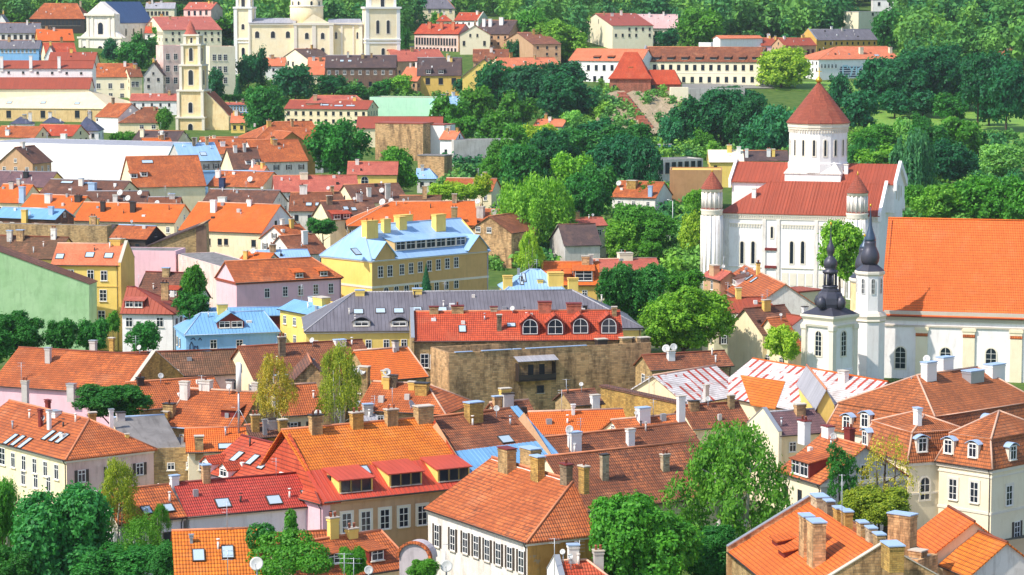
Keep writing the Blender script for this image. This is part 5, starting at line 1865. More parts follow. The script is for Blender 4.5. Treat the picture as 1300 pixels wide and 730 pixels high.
house('long maroon sheet roof in front of the mint wall' + NOAUTO, (452, 163), (562, 163), 7, (456, 148), (560, 148), s=22, roof='redc', wall='cream', ridge='ridged')
block('long mint green rendered hall', (469, 124), (567, 125), 8, 14, wall='mint', roof='redc', par=.3)
house('pale blue lean-to beside the mint hall', (567, 134), (600, 132), 6.5, (566, 123), (594, 121), s=20, roof='blm', wall='mint', ridge='capb')
house('low cream hall with red sheet roof and white skylights', (360, 138), (467, 139), 6.5, (366, 127), (460, 127), s=22, roof='redc', wall='cream', ridge='ridge', sky=[(412, 133, 3.5, 1.2), (430, 134, 3.5, 1.2), (445, 134, 3.5, 1.2)])
house('raised red tiled lantern roof on the cream hall', (388, 131), (463, 131), 8.5, (398, 121), (452, 121), s=25, hip='LR', roof='pnkr', wall='cream', ridge='ridge', chim=[(400, 120, 128, 5, 'tan', 'trimg')])
wh = house('weathered timber balcony house with dark roof', (412, 86), (503, 86), 10.5, (414, 70), (501, 70), s=33, roof='dk', wall='wood', ridge='gryl', wins=[('F', 418, 92, 496, 92, 9, 1.4, 2.0, 'w'), ('F', 420, 106, 495, 107, 7, 1.4, 2.2, 'd')], sky=[(434, 77, 1.5, 1.3), (444, 77, 1.5, 1.3)])
house('yellow house with dark brown roof and roof windows', (529, 96), (586, 96), 9, (531, 73), (598, 73), s=36, roof='dk', wall='yelo', ridge='gryl', W=20, wins=[('F', 543, 103, 576, 103, 3, 2.0, 2.8, 'd')], dorm=[(544, 91, 2.6, 2.0, 'shed', 'dk', 'black', 1), (560, 91, 2.6, 2.0, 'shed', 'dk', 'black', 1)])
gfront('yellow gable house tucked behind the round trees', (586, 98), (642, 98), 9.5, (613, 75), 16, roof='dk', wall='yel', wins=[('L', 607, 92, 607, 92, 1, 2.2, 1.4, 'd')])
house('orange roof between the timber house and the yellow house', (504, 103), (530, 104), 7, (506, 85), (530, 85), s=33, roof='orl', wall='tan', ridge='ridge')
house('pinkish roofs behind the yellow house', (502, 78), (568, 77), 9, (510, 63), (562, 62), s=28, roof='pnkr', wall='tan', ridge='ridge')
gfront('cream gable left of the orange strip roof', (357, 74), (391, 75), 10, (372, 62), 14, roof='dk', wall='beige', wins=[('L', 366, 80, 372, 81, 2, 1.4, 2, 'd')])
house('orange strip roof beside the timber house', (389, 95), (412, 95), 7, (391, 73), (411, 73), s=36, roof='orl', wall='cream', ridge='ridge')
house('orange cottage with white gable under the church', (332, 84), (362, 84), 9, (336, 74), (356, 72), s=33, roof='orl', wall='wht', ridge='ridgel')


# ------------------------------------------------------------------ churches and towers
class Fr:
    """a local frame on the ground: u to the right, v away from us, z absolute height"""
    def __init__(s, o, deg):
        s.o = Vector((o[0], o[1], 0))
        a = rad(deg)
        s.e1 = Vector((math.cos(a), math.sin(a), 0))
        s.e2 = Vector((-math.sin(a), math.cos(a), 0))

    def p(s, u, v, z):
        return s.o + s.e1 * u + s.e2 * v + ZV * z

    def box(s, mb, u0, u1, v0, v1, z0, z1, m=0):
        mb.box(s.p(u0, v0, z0), s.e1 * (u1 - u0), s.e2 * (v1 - v0), ZV * (z1 - z0), m)


def rowz(y, D):
    return PD(650, y, D).z


def lathe_rows(mb, x, D, prof, n=16, m=0, rot=0.0, sm=True):
    c = PD(x, 365, D)
    mb.lathe((c.x, c.y, 0), [(max(.03, r * D / F), rowz(y, D)) for r, y in prof], n, m, rot, sm)
    return c


# ---- baroque church with the huge orange roof
ch = house('white church with an enormous plain orange tile roof' + NOAUTO, (1117, 400), (1360, 407), 11, (1110, 277), (1360, 280), s=57, roof='orc', wall='wht', name='church', cat='church', group=None, ridge='or', gut='maroon', W=20, o=.7,
           wins=[('F', 1143, 454, 1258, 456, 3, 2.2, 4.2, 'as')])
cb = MB()
zt = ch.ze + .7 * ch.tn
for (z0, z1, d) in ((zt - 1.3, zt - .25, .55), (zt - 1.9, zt - 1.3, .3), (zt - 3.0, zt - 2.7, .25)):
    cb.box(ch.w3(.7, .7 - d, z0 - ch.ze), ch.e1 * (ch.L - 1.4), ch.e2 * d, ZV * (z1 - z0))
cb.build('cornice', 'trimg', ch.t)
for x in (1170, 1230, 1290, 1350):
    p, n_ = ch.wall_hit('F', x, 440)
    u = (p - ch.A).dot(ch.e1)
    b = MB()
    zb = -ch.ze - 1
    b.box(ch.w3(u - 1.0, .7 - .35, zb), ch.e1 * 2.0, ch.e2 * .35, ZV * (zt - 3.0 - ch.ze - zb))
    b.box(ch.w3(u - 1.2, .7 - .45, zt - 3.55 - ch.ze), ch.e1 * 2.4, ch.e2 * .45, ZV * .5)
    o = b.build('pilaster', 'beige', ch.t)
    b = MB()
    b.box(ch.w3(u - 1.02, .7 - .40, zt - 4.6 - ch.ze), ch.e1 * 2.04, ch.e2 * .4, ZV * .55)
    b.build('pilaster_band', 'orb', o, BASE[o.name])

# front bell tower with the two tier lantern
D = 452
tw = MB()
c = lathe_rows(tw, 1054, D, [(33, 560), (33, 468), (31.5, 466), (31.5, 403)], 4, 0, -math.pi / 2, False)
o_t = tw.build('tower', 'wht', ch.t)
b = MB()
lathe_rows(b, 1054, D, [(35, 413), (36.5, 410), (34, 408), (34, 405), (38, 401), (38, 398)], 4, 0, -math.pi / 2, False)
for i in range(4):
    a = -math.pi / 2 + i * math.pi / 2
    q = Vector((c.x + math.cos(a) * 31.5 * D / F, c.y + math.sin(a) * 31.5 * D / F, 0))
    b.lathe((q.x, q.y, 0), [(.62, -1), (.62, rowz(418, D)), (.8, rowz(416, D)), (.8, rowz(411, D))], 4, 0, a, False)
b.build('tower_cornice', 'trim', o_t, (0, 0, 0) if False else BASE[o_t.name])
b = MB()
lathe_rows(b, 1054, D, [(38, 398.5), (30, 395), (22, 391.5), (17, 389)], 4, 0, -math.pi / 2, False)
lathe_rows(b, 1054, D, [(13.2, 392.5), (16.3, 390), (18.0, 385), (17.6, 377.5), (15.4, 372), (12.1, 369.5), (12.1, 367.5), (9.7, 366.5), (9.7, 364)], 8, 0, rad(22.5), False)
for i in range(4):
    a = i * math.pi / 2 + math.pi / 4
    q = Vector((c.x + math.cos(a) * 17.6 * D / F, c.y + math.sin(a) * 17.6 * D / F, rowz(381, D)))
    b.lathe(q, [(.3, -1.3), (.75, -.9), (.85, -.2), (.6, .5), (.2, .8)], 8)
lathe_rows(b, 1054, D, [(10.1, 364.5), (10.1, 362.5), (6.2, 362)], 12)
lathe_rows(b, 1054, D, [(4.0, 363), (4.0, 346), ], 10)
for i in range(8):
    a = i * math.pi / 4 + .3
    q = Vector((c.x + math.cos(a) * 7.6 * D / F, c.y + math.sin(a) * 7.6 * D / F, 0))
    b.lathe(q, [(.2, rowz(364, D)), (.2, rowz(346, D))], 6)
lathe_rows(b, 1054, D, [(8.4, 347.5), (10.1, 346), (10.1, 343.5), (6.2, 342), (7.9, 339), (9.0, 335), (8.4, 331), (5.7, 327.5), (3.5, 325.5), (3.1, 324), (4.8, 320), (5.1, 316), (4.0, 312), (2.1, 308), (1.1, 303), (0.5, 294), (0.3, 284)], 16)
b.build('tower_dome', 'onion', o_t, BASE[o_t.name])
b = MB()
lathe_rows(b, 1054, D, [(.2, 286.5), (1.3, 285), (1.3, 283), (.2, 281.5)], 8)
b.build('finial', 'gold', o_t, BASE[o_t.name])
for k, x in ((-1, 1039.5), (1, 1068.5)):
    a = -math.pi / 2 + k * math.pi / 4
    nn = Vector((math.cos(a), math.sin(a), 0))
    q = Vector((c.x, c.y, 0)) + nn * (31.5 * D / F * math.cos(math.pi / 4)) + ZV * rowz(434, D)
    window(o_t, q, nn, 1.7, 4.6, 'as', True, 'tower_opening')

# slender turrets beside the roof
for (x, D, dy, sc) in ((1097, 480, 9, .7), (1104, 462, 0, 1.0)):
    tb = MB()
    c = lathe_rows(tb, x, D, [(20, 560), (20, 402), (17.3, 398), (17.3, 345 + dy)], 8, 0, rad(22.5 + 8), False)
    o_t = tb.build('turret', 'wht' if dy == 0 else 'yeb', ch.t)
    b = MB()
    lathe_rows(b, x, D, [(18, 349 + dy), (19.5, 347 + dy), (19.5, 344 + dy), (18, 343 + dy)], 8, 0, rad(30.5), False)
    b.build('turret_cornice', 'trim', o_t, BASE[o_t.name])
    b = MB()
    lathe_rows(b, x, D, [(20, 408), (22, 406), (21, 404), (21.5, 402), (22.5, 400), (20, 396), (17, 393.5)], 8, 0, rad(30.5), False)
    b.build('turret_plinth', 'trim', o_t, BASE[o_t.name])
    b = MB()
    lathe_rows(b, x, D, [(19, 343 + dy), (14, 339 + dy), (9.5, 335.5 + dy), (9.2, 334 + dy)], 8, 0, rad(30.5), False)
    lathe_rows(b, x, D, [(9.4, 335.5 + dy), (11.4, 331.5 + dy), (12.2, 327 + dy), (11.4, 321.5 + dy), (9, 316 + dy), (7.4, 312.5 + dy), (7.4, 309 + dy), (7.2, 306 + dy)], 18)
    b.build('turret_dome', 'onion', o_t, BASE[o_t.name])
    b = MB()
    lathe_rows(b, x, D, [(7.2, 306.5 + dy), (7.0, 303 + dy), (5.6, 298 + dy), (3.6, 292.5 + dy), (2.3, 287 + dy), (1.7, 281 + dy), (1.3, 276 + dy), (.5, 268 + dy), (.3, 259 + dy)] if sc == 1 else [(7.2, 306.5 + dy), (6.0, 303 + dy), (3, 299 + dy), (1.2, 295 + dy), (.4, 290 + dy)], 12)
    b.build('turret_spire', 'onionb', o_t, BASE[o_t.name])
    b = MB()
    lathe_rows(b, x, D, [(.2, (263 if sc == 1 else 292) + dy), (1.4, (261.5 if sc == 1 else 290.5) + dy), (1.4, (260 if sc == 1 else 289) + dy), (.2, (258.5 if sc == 1 else 287.5) + dy)], 8)
    b.build('finial', 'gold', o_t, BASE[o_t.name])
    if dy == 0:
        for i in range(8):
            a = rad(8 + i * 45)
            nn = Vector((math.cos(a), math.sin(a), 0))
            if nn.y < .2:
                q = Vector((c.x, c.y, 0)) + nn * (17.5 * D / F * math.cos(rad(22.5))) + ZV * rowz(362, D)
                window(o_t, q, nn, .72, 2.7, 'a', True, 'turret_opening')

# ---- white cathedral with the round drum
O = PD(916, 365, 603)
cf = Fr((O.x, O.y), -17)
gz = G(O.x, O.y + 12)
cc_ = cf.p(17, 15, 0)
cat = thing('cathedral', 'white orthodox cathedral with a conical red roof over its many windowed drum', 'cathedral', (cc_.x, cc_.y, gz))
z_e, z_t, z_n, z_r = 18.7, 25.0, 25.0, 28.8
UL, VV = 35.0, 32.6
w = MB()
cf.box(w, 0, UL, 0, VV, gz - 2, z_e - .1)
for (uu) in (0, UL):
    pass
w.prism([cf.p(0.2, 9, z_e - .3), cf.p(0.2, VV - 9, z_e - .3), cf.p(.2, VV - 9, z_n - .1), cf.p(.2, 15.3, z_r - .2), cf.p(.2, 9, z_n - .1)], cf.e1 * (UL + 1.6))
w.prism([cf.p(UL - .3, .02, z_e - .3), cf.p(UL - .3, 9, z_e - .3), cf.p(UL - .3, 9, z_t - .1)], cf.e1 * .28)
w.prism([cf.p(UL - .3, VV - .02, z_e - .3), cf.p(UL - .3, VV - 9, z_e - .3), cf.p(UL - .3, VV - 9, z_t - .1)], cf.e1 * .28)
w.build('wall', 'wht', cat)
r_ = MB()
e = .5
f = lambda u, v, z: cf.p(u, v, z)
sl = (z_t - z_e) / 9
r_.slab([[f(-e, -e, z_e - e * sl), f(UL + .2, -e, z_e - e * sl), f(UL + .2, 9, z_t), f(9, 9, z_t)],
         [f(-e, VV + e, z_e - e * sl), f(-e, -e, z_e - e * sl), f(9, 9, z_t), f(9, VV - 9, z_t)],
         [f(UL + .2, VV + e, z_e - e * sl), f(-e, VV + e, z_e - e * sl), f(9, VV - 9, z_t), f(UL + .2, VV - 9, z_t)]], .2)
for i in range(1, 50):
    u = i * .7
    if u > 9:
        a, b_ = f(u, -.4, z_e - .4 * sl), f(u, 8.9, z_t - .07)
        r_.box(a - cf.e1 * .03, cf.e1 * .06, b_ - a, ZV * .09)
r_.build('aisle_roof', 'redc', cat)
r_ = MB()
sl = (z_r - z_n) / 6.3
r_.slab([[f(-.3, 9 - e, z_n - e * sl), f(UL + 2.1, 9 - e, z_n - e * sl), f(UL + 2.1, 15.3, z_r), f(-.3, 15.3, z_r)],
         [f(UL + 2.1, VV - 9 + e, z_n - e * sl), f(-.3, VV - 9 + e, z_n - e * sl), f(-.3, 15.3, z_r), f(UL + 2.1, 15.3, z_r)]], .2)
r_.build('nave_roof', 'redc', cat)
cv = 15.3
cu = (hit_plane(1038.5, 200, cf.p(0, cv, 0), -cf.e2) - cf.o).dot(cf.e1)
ax = cf.p(cu, cv, 0)
b = MB()
cf.box(b, cu - 6.3, cu + 6.3, cv - 6.3, cv + 6.3, z_n - .5, 26.6)
b.build('drum_base', 'wht', cat)
b = MB()
rot8 = rad(-17 + 45)
b.lathe((ax.x, ax.y, 0), [(6.5 * 1.414, 26.6), (6.5 * 1.414, 26.8), (6.7, 29.2)], 4, 0, rot8, False)
b.build('drum_skirt', 'whd', cat)
for s0, s1 in ((9 - .6, 15.3), (VV - 9 + .6, 15.3)):
    zz0 = z_n - .5
    b = MB()
    b.prism([cf.p(UL + 1.7, s0, zz0 - 1.2), cf.p(UL + 1.7, s1, z_r - .6), cf.p(UL + 1.7, s1, z_r + .75), cf.p(UL + 1.7, s0, zz0 + .7)], cf.e1 * .7)
    b.build('gable_parapet', 'wht', cat)
for s0, s1 in ((-.5, 8.4), (VV + .5, VV - 8.4)):
    b = MB()
    b.prism([cf.p(UL - .2, s0, z_e - 1.6), cf.p(UL - .2, s1, z_t - 1.2), cf.p(UL - .2, s1, z_t + .5), cf.p(UL - .2, s0, z_e + .45)], cf.e1 * .7)
    b.build('gable_parapet', 'wht', cat)
for s0, s1 in ((9 - .6, 15.3), (VV - 9 + .6, 15.3)):
    b = MB()
    b.prism([cf.p(-.5, s0, z_n - 1.7), cf.p(-.5, s1, z_r - .6), cf.p(-.5, s1, z_r + .75), cf.p(-.5, s0, z_n + .2)], cf.e1 * .6)
    b.build('gable_parapet', 'wht', cat)
dr = MB()
r0 = rad(8 - 11.25)
dr.lathe((ax.x, ax.y, 0), [(6.75, 26.9), (6.75, 28.9), (6.5, 29.1), (6.5, 37.2)], 16, 0, r0, False)
drum = dr.build('drum', 'wht', cat)
b = MB()
b.lathe((ax.x, ax.y, 0), [(6.52, 36.3), (6.75, 36.45), (6.75, 36.7), (6.9, 36.9), (6.9, 37.5), (7.1, 37.7), (7.1, 37.9)], 16, 0, r0, False)
for i in range(64):
    a = 2 * math.pi * i / 64
    q = Vector((ax.x + math.cos(a) * 6.55, ax.y + math.sin(a) * 6.55, 35.75))
    b.box(q - Vector((.13, .13, 0)), (.26, 0, 0), (0, .26, 0), (0, 0, .6))
b.build('drum_cornice', 'trim', drum, BASE[drum.name])
for i in range(16):
    a = r0 + rad(11.25 + 22.5 * i)
    nn = Vector((math.cos(a), math.sin(a), 0))
    if nn.y < .35:
        window(drum, Vector((ax.x, ax.y, 32.4)) + nn * 6.5 * math.cos(rad(11.25)), nn, 1.0, 4.0, 'ac', True, 'drum_window')
b = MB()
b.lathe((ax.x, ax.y, 0), [(7.15, 37.75), (7.2, 37.9), (3.4, 42.8), (.5, 46.5), (.25, 46.9)], 16, 0, r0, False)
b.build('conical_roof', 'redt', cat)
b = MB()
b.lathe((ax.x, ax.y, 0), [(.25, 46.7), (.7, 47.0), (.75, 47.5), (.35, 47.9), (.1, 48.2), (.08, 50.2)], 10)
b.box((ax.x - .6, ax.y - .06, 49.2), (1.2, 0, 0), (0, .12, 0), (0, 0, .14))
b.build('gilded_cross', 'gold', cat)
# facade strips, corbel tables and windows
b = MB()
b2 = MB()
cf.box(b2, -.2, UL + .1, -.35, 0, z_e - .9, z_e - .35)
cf.box(b2, -.1, UL + .05, -.2, 0, z_e - 1.7, z_e - 1.4)
for i in range(70):
    cf.box(b2, i * .5 + .1, i * .5 + .35, -.28, 0, z_e - 1.4, z_e - .9)
xs_ = [923, 970, 988, 1036, 1075]
D1 = 603


def ux(x, y=300):
    p = hit_plane(x, y, cf.p(0, 0, 0), -cf.e2)
    return (p - cf.o).dot(cf.e1)


for x in xs_:
    u = ux(x)
    cf.box(b, u - .4, u + .4, -.25, 0, gz - 1, z_e - 1.7)
for xa, xb in ((926, 967), (992, 1033), (1039, 1072)):
    ua, ub = ux(xa), ux(xb)
    cf.box(b2, ua, ub, -.22, 0, rowz(284, D1), rowz(282.5, D1))
    k = int((ub - ua) / .6)
    for i in range(k):
        cf.box(b2, ua + i * .6 + .12, ua + i * .6 + .42, -.2, 0, rowz(287.5, D1), rowz(284, D1))
    cf.box(b2, ua, ub, -.2, 0, rowz(338.5, D1), rowz(337.5, D1))
    for i in range(4):
        uu = ua + (ub - ua) * i / 4
        cf.box(b2, uu + .2, uu + (ub - ua) / 4 - .2, -.1, 0, rowz(360, D1), rowz(344, D1))
b.build('lesene', 'whd', cat)
b2.build('corbel_table', 'trim', cat)
b = MB()
for y in (314.5, 337):
    cf.box(b, ux(971.5), ux(986.5), -.4, 0, rowz(y + 1.6, D1), rowz(y - 1.6, D1))
b.build('red_ledge', 'maroon', cat)
for x in (942, 956, 1005, 1019, 1048, 1062):
    window(cat, hit_plane(x, 320.5, cf.p(0, 0, 0), -cf.e2), -cf.e2, 1.25, 5.4, 'ac', False)
for x in (980,):
    window(cat, hit_plane(x, 295, cf.p(0, 0, 0), -cf.e2), -cf.e2, 1.0, 3.0, 'ac', False)
for v in (12, 15.3, 18.5):
    window(cat, cf.p(UL + 1.82, v, 22.5), cf.e1, .8, 2.6 + (v == 15.3), 'ac', False)
window(cat, hit_plane(936, 247, cf.p(0, 0, 0), -cf.e2) + cf.e2 * 0.0, -cf.e2, 1.0, 1.8, 'ac', False) if False else None
for (u, v, z) in ((6.3, 4.2, 21.6), (25.5, 12.0, 26.8)):
    b = MB()
    cf.box(b, u - .45, u + .45, v - .4, v + .4, z - 1.2, z + 1.8)
    o = b.build('chimney', 'white', cat)
    b = MB()
    cf.box(b, u - .55, u + .55, v - .5, v + .5, z + 1.8, z + 2.0)
    b.build('chimney_cap', 'trim', o, BASE[o.name])
for (x, D, apex, eave, ped) in ((903, 601, 218, 239.5, 265), (1087, 590, 222, 244.5, 270)):
    tb = MB()
    c = lathe_rows(tb, x, D, [(13.5, 400), (13.5, 372), (13, 370), (13, ped + 1)], 20)
    tt = tb.build('corner_turret', 'wht', cat)
    b = MB()
    lathe_rows(b, x, D, [(12, ped + 1), (12, eave)], 20)
    k = D / F
    for i in range(14):
        a = i * 2 * math.pi / 14
        b.lathe((c.x + math.cos(a) * 12.4 * k, c.y + math.sin(a) * 12.4 * k, 0), [(.2, rowz(ped, D)), (.2, rowz(eave + 4, D))], 6)
        b.lathe((c.x + math.cos(a) * 12.9 * k, c.y + math.sin(a) * 12.9 * k, 0), [(.26, gz), (.26, rowz(ped + 8, D))], 6)
    b.build('colonnettes', 'whd', tt, BASE[tt.name])
    b = MB()
    lathe_rows(b, x, D, [(13, eave + 4.2), (13.2, eave + 1.5), (13.8, eave + .5), (13.8, eave)], 20)
    lathe_rows(b, x, D, [(13.4, ped + 8), (13.8, ped + 6), (13.6, ped + 4), (14.4, ped + 2), (14.4, ped)], 20)
    b.build('turret_cornice', 'trim', tt, BASE[tt.name])
    b = MB()
    lathe_rows(b, x, D, [(14.5, ped + .2), (12.2, ped - 1.2)], 20)
    lathe_rows(b, x, D, [(14.6, eave + .3), (14.4, eave - .4), (10, eave - 8), (5, eave - 15.5), (.8, apex)], 20)
    b.build('turret_roof', 'redt', tt, BASE[tt.name])
    b = MB()
    lathe_rows(b, x, D, [(.5, apex + 1), (1.5, apex - 1), (.4, apex - 2.5), (.3, apex - 5)], 8)
    b.build('finial', 'gold', tt, BASE[tt.name])

# ---- yellow and white church with a drum and two towers, at the top
D = 1275
k = D / F
ab = Fr((PD(320, 100, D).x, D), 0)
def X(x):
    return PD(x, 100, D).x - ab.o.x
gz = G(0, D) - 3
cen = ab.p(X(400), 8, gz)
yc = thing('church', 'yellow and white church with a domed drum between two bell towers', 'church', (cen.x, cen.y, gz))
w = MB()
ab.box(w, X(318), X(375), 0, 16, gz - 3, rowz(29, D))
ab.box(w, X(374), X(424), -2.5, 18, gz - 3, rowz(29, D))
ab.box(w, X(423), X(460), 0, 16, gz - 3, rowz(30, D))
w.prism([ab.p(X(383), -2.7, rowz(30, D)), ab.p(X(420), -2.7, rowz(30, D)), ab.p(X(399), -2.7, rowz(18, D))], ab.e2 * 3)
w.build('wall', 'yelc', yc)
b = MB()
for xa, xb in ((374, 378), (397, 402), (419, 424)):
    ab.box(b, X(xa), X(xb), -2.9, -2.5, gz - 2, rowz(31, D))
for xa, xb in ((433, 435.5), (448, 450), (456, 460.5), (316.5, 318.5)):
    ab.box(b, X(xa), X(xb), -.4, 0, gz - 2, rowz(31, D))
for xa, xb, v in ((317, 374.5, 0), (373, 425, -2.5), (424, 461, 0)):
    ab.box(b, X(xa), X(xb), v - .6, v, rowz(32, D), rowz(29, D))
b.build('pilasters', 'trim', yc)
b = MB()
b.slab([[ab.p(X(316), -.8, rowz(29, D)), ab.p(X(376), -.8, rowz(29, D)), ab.p(X(376), 9, rowz(23, D)), ab.p(X(316), 9, rowz(23, D))],
        [ab.p(X(416), -.8, rowz(30, D)), ab.p(X(461), -.8, rowz(31, D)), ab.p(X(457), 9, rowz(24, D)), ab.p(X(416), 9, rowz(24, D))]], .3)
b.build('roof', 'gryl', yc)
b = MB()
c = lathe_rows(b, 392, D + 9, [(21, 30), (21, 8), (20, 7), (20, -8)], 24)
dd = b.build('drum', 'yelc', yc)
b = MB()
lathe_rows(b, 392, D + 9, [(21, -6), (22, -8), (22, -10)], 24)
lathe_rows(b, 392, D + 9, [(21.5, 9), (21.8, 7.5), (20, 6.5)], 24)
b.build('drum_cornice', 'trim', dd, BASE[dd.name])
b = MB()
lathe_rows(b, 392, D + 9, [(21.5, -9.8), (20, -16), (15, -24), (7, -30), (3, -32), (3, -38), (1, -41), (.3, -48)], 24)
b.build('dome', 'gryl', yc)
for a in (-35, -90 - 25, -90 + 22, -90, -180 + 35):
    nn = Vector((math.cos(rad(a)), math.sin(rad(a)), 0))
    if a != -90:
        window(dd, Vector((c.x, c.y, rowz(7.5, D))) + nn * 20.3 * k, nn, 1.5, 4.8, 'ac', True, 'drum_window')
for x, y, ww, hh in ((327, 44, 2.4, 3.6), (347, 44, 2.4, 3.6), (366, 44, 2.4, 3.6), (427, 45, 1.5, 3.6), (454, 45, 1.3, 3.6)):
    window(yc, ab.p(X(x), 0, rowz(y, D)), -ab.e2, ww, hh, 'ac', True)
for x, y in ((390.5, 45.5), (410.5, 45.5), (390.5, 66), (410.5, 66)):
    window(yc, ab.p(X(x), -2.5, rowz(y, D)), -ab.e2, 2.2, 3.4 if y < 50 else 4.4, 'ac', True)
for (x0, x1, v0, top, dep) in ((462, 507, -8, -3, 12), (299, 321, 2, -9, 8)):
    b = MB()
    hw = (x1 - x0) / 2 * k * .94
    cx = X((x0 + x1) / 2)
    fr2 = Fr(ab.p(cx, v0 + dep / 2, 0), 9 if x0 > 400 else -8)
    dpt = hw if x0 > 400 else hw
    fr2.box(b, -hw, hw, -dpt, dpt, gz - 3, rowz(9, D))
    fr2.box(b, -hw * .8, hw * .8, -dpt * .8, dpt * .8, rowz(9, D), rowz(top - 6, D))
    tt = b.build('tower', 'yelc', yc)
    b = MB()
    for s_ in (-1, 1):
        for s2 in (-1, 1):
            fr2.box(b, s_ * hw * .92 - .8, s_ * hw * .92 + .8, s2 * dpt * .92 - .8, s2 * dpt * .92 + .8, gz - 2, rowz(10, D))
            fr2.box(b, s_ * hw * .74 - .6, s_ * hw * .74 + .6, s2 * dpt * .74 - .6, s2 * dpt * .74 + .6, rowz(9, D), rowz(top - 6, D))
    for (ya, yb, g_) in ((11, 8.5, .8), (51, 49, .5), (55, 53, .3)):
        fr2.box(b, -hw - g_, hw + g_, -dpt - g_, dpt + g_, rowz(ya, D), rowz(yb, D))
    b.build('tower_trim', 'white', tt, BASE[tt.name])
    b = MB()
    hs = hw * .86
    zt_ = rowz(top - 6, D)
    ap_ = fr2.p(0, 0, zt_ + hs * 1.5)
    cs_ = [fr2.p(-hs, -hs, zt_), fr2.p(hs, -hs, zt_), fr2.p(hs, hs, zt_), fr2.p(-hs, hs, zt_)]
    b.slab([[cs_[i_], cs_[(i_ + 1) % 4], ap_] for i_ in range(4)], .3)
    b.build('tower_roof', 'gryl', tt, BASE[tt.name])
    nf = 2 if x0 > 400 else 1
    for i in range(nf):
        uu = (i - (nf - 1) / 2) * hw * .62
        window(tt, fr2.p(uu, -dpt, rowz(34, D)), -fr2.e2, 1.9, 6.6 if nf == 2 else 3, 'ac', True, 'tower_opening')
    window(tt, fr2.p(-hw, 0, rowz(34, D)), -fr2.e1, 1.9, 6.6, 'ac', True, 'tower_opening')
    window(tt, fr2.p(0, -dpt * .8, rowz(1, D)), -fr2.e2, 2.2, 6, 'ac', True, 'tower_opening')
    window(tt, fr2.p(0, -dpt, rowz(66, D)), -fr2.e2, 2.0, 4.4, 'ac', True, 'tower_opening')

# ---- white church with a blue roof, top left
D = 1400
k = D / F
wb_ = Fr((PD(127, 40, D).x, D), -26)
gz = G(0, D) - 2
wc = thing('church', 'pale pedimented church with a navy blue roof', 'church', (wb_.o.x, wb_.o.y + 12, gz))
px = lambda n: n * k
w = MB()
wb_.box(w, px(-33), px(33), 0, 5, gz - 4, rowz(48, D))
wb_.box(w, px(-20), px(22), 0.5, 5, rowz(48, D), rowz(18, D))
w.prism([wb_.p(px(-21), .5, rowz(18, D)), wb_.p(px(22.5), .5, rowz(18, D)), wb_.p(px(.5), .5, rowz(2, D))], wb_.e2 * 4)
for s_ in (-1, 1):
    w.prism([wb_.p(s_ * px(20), .6, rowz(48, D)), wb_.p(s_ * px(33), .6, rowz(48, D)), wb_.p(s_ * px(22), .6, rowz(40, D)), wb_.p(s_ * px(20), .6, rowz(30, D))], wb_.e2 * 3)
wb_.box(w, px(-17), px(19), 5, 36, gz - 4, rowz(30, D))
w.build('wall', 'whd', wc)
b = MB()
for uu in (-19, -12, 13, 20):
    wb_.box(b, px(uu) - .7, px(uu) + .7, .1, .5, rowz(48, D), rowz(19, D))
for uu in (-30, -19, 19, 30):
    wb_.box(b, px(uu) - .8, px(uu) + .8, -.4, 0, gz - 2, rowz(50, D))
for (ya, yb, g_) in ((49, 46.5, 34), (20, 17, 23)):
    wb_.box(b, px(-g_), px(g_), -.8, .0 if g_ > 30 else .5, rowz(ya, D), rowz(yb, D))
b.build('pilasters', 'trim', wc)
b = MB()
z0, z1 = rowz(29, D), rowz(2, D)
b.slab([[wb_.p(px(-18), 4.6, z0), wb_.p(px(0), 4.6, z1), wb_.p(px(0), 37, z1), wb_.p(px(-18), 37, z0)][::-1],
        [wb_.p(px(20), 4.6, z0), wb_.p(px(20), 37, z0), wb_.p(px(0), 37, z1), wb_.p(px(0), 4.6, z1)][::-1]][:], .3)
b.build('roof', 'navy', wc)
window(wc, wb_.p(0, .5, rowz(36, D)), -wb_.e2, 3.6, 6.5, 'ac', True)
window(wc, wb_.p(px(-24), 0, rowz(62, D)), -wb_.e2, 2.2, 3.2, 'ac', True)
window(wc, wb_.p(0, 0, rowz(64, D)), -wb_.e2, 3.6, 5, 'ac', True)
for v in (12, 19, 26):
    window(wc, wb_.p(px(19), v, rowz(41, D)), wb_.e1, 1.8, 4.2, 'ac', True)

# ---- ruined baroque bell tower
D = 1085
k = D / F
bt = Fr((PD(246, 100, D).x, D), -10)
gz = G(0, D) - 1
tw_ = thing('bell_tower', 'slender cream and yellow baroque bell tower with a broken brick top', 'tower', (bt.o.x, bt.o.y, gz))
tiers = [(18, 190, 148), (16.5, 148, 114), (13.6, 114, 82), (11.6, 82, 56), (8.8, 56, 44)]
w, b = MB(), MB()
for (hw, y0, y1) in tiers:
    h_ = hw * k * .95
    bt.box(w, -h_, h_, -h_, h_, rowz(y0, D) - (2 if y0 == 190 else 0), rowz(y1, D))
    for s_ in (-1, 1):
        for s2 in (-1, 1):
            bt.box(b, s_ * h_ - .55, s_ * h_ + .55, s2 * h_ - .55, s2 * h_ + .55, rowz(y0, D), rowz(y1 + 1, D))
    g_ = h_ + .75
    bt.box(b, -g_, g_, -g_, g_, rowz(y1 + 1.6, D), rowz(y1 - .6, D))
w.build('shaft', 'yeb', tw_)
b.build('pilasters', 'trim', tw_)
b = MB()
lathe_rows(b, 246, D, [(9, 45), (8.4, 43), (6, 39), (5.2, 35), (2.5, 30), (.5, 26)], 8)
b.build('broken_cap', 'pnkr', tw_)
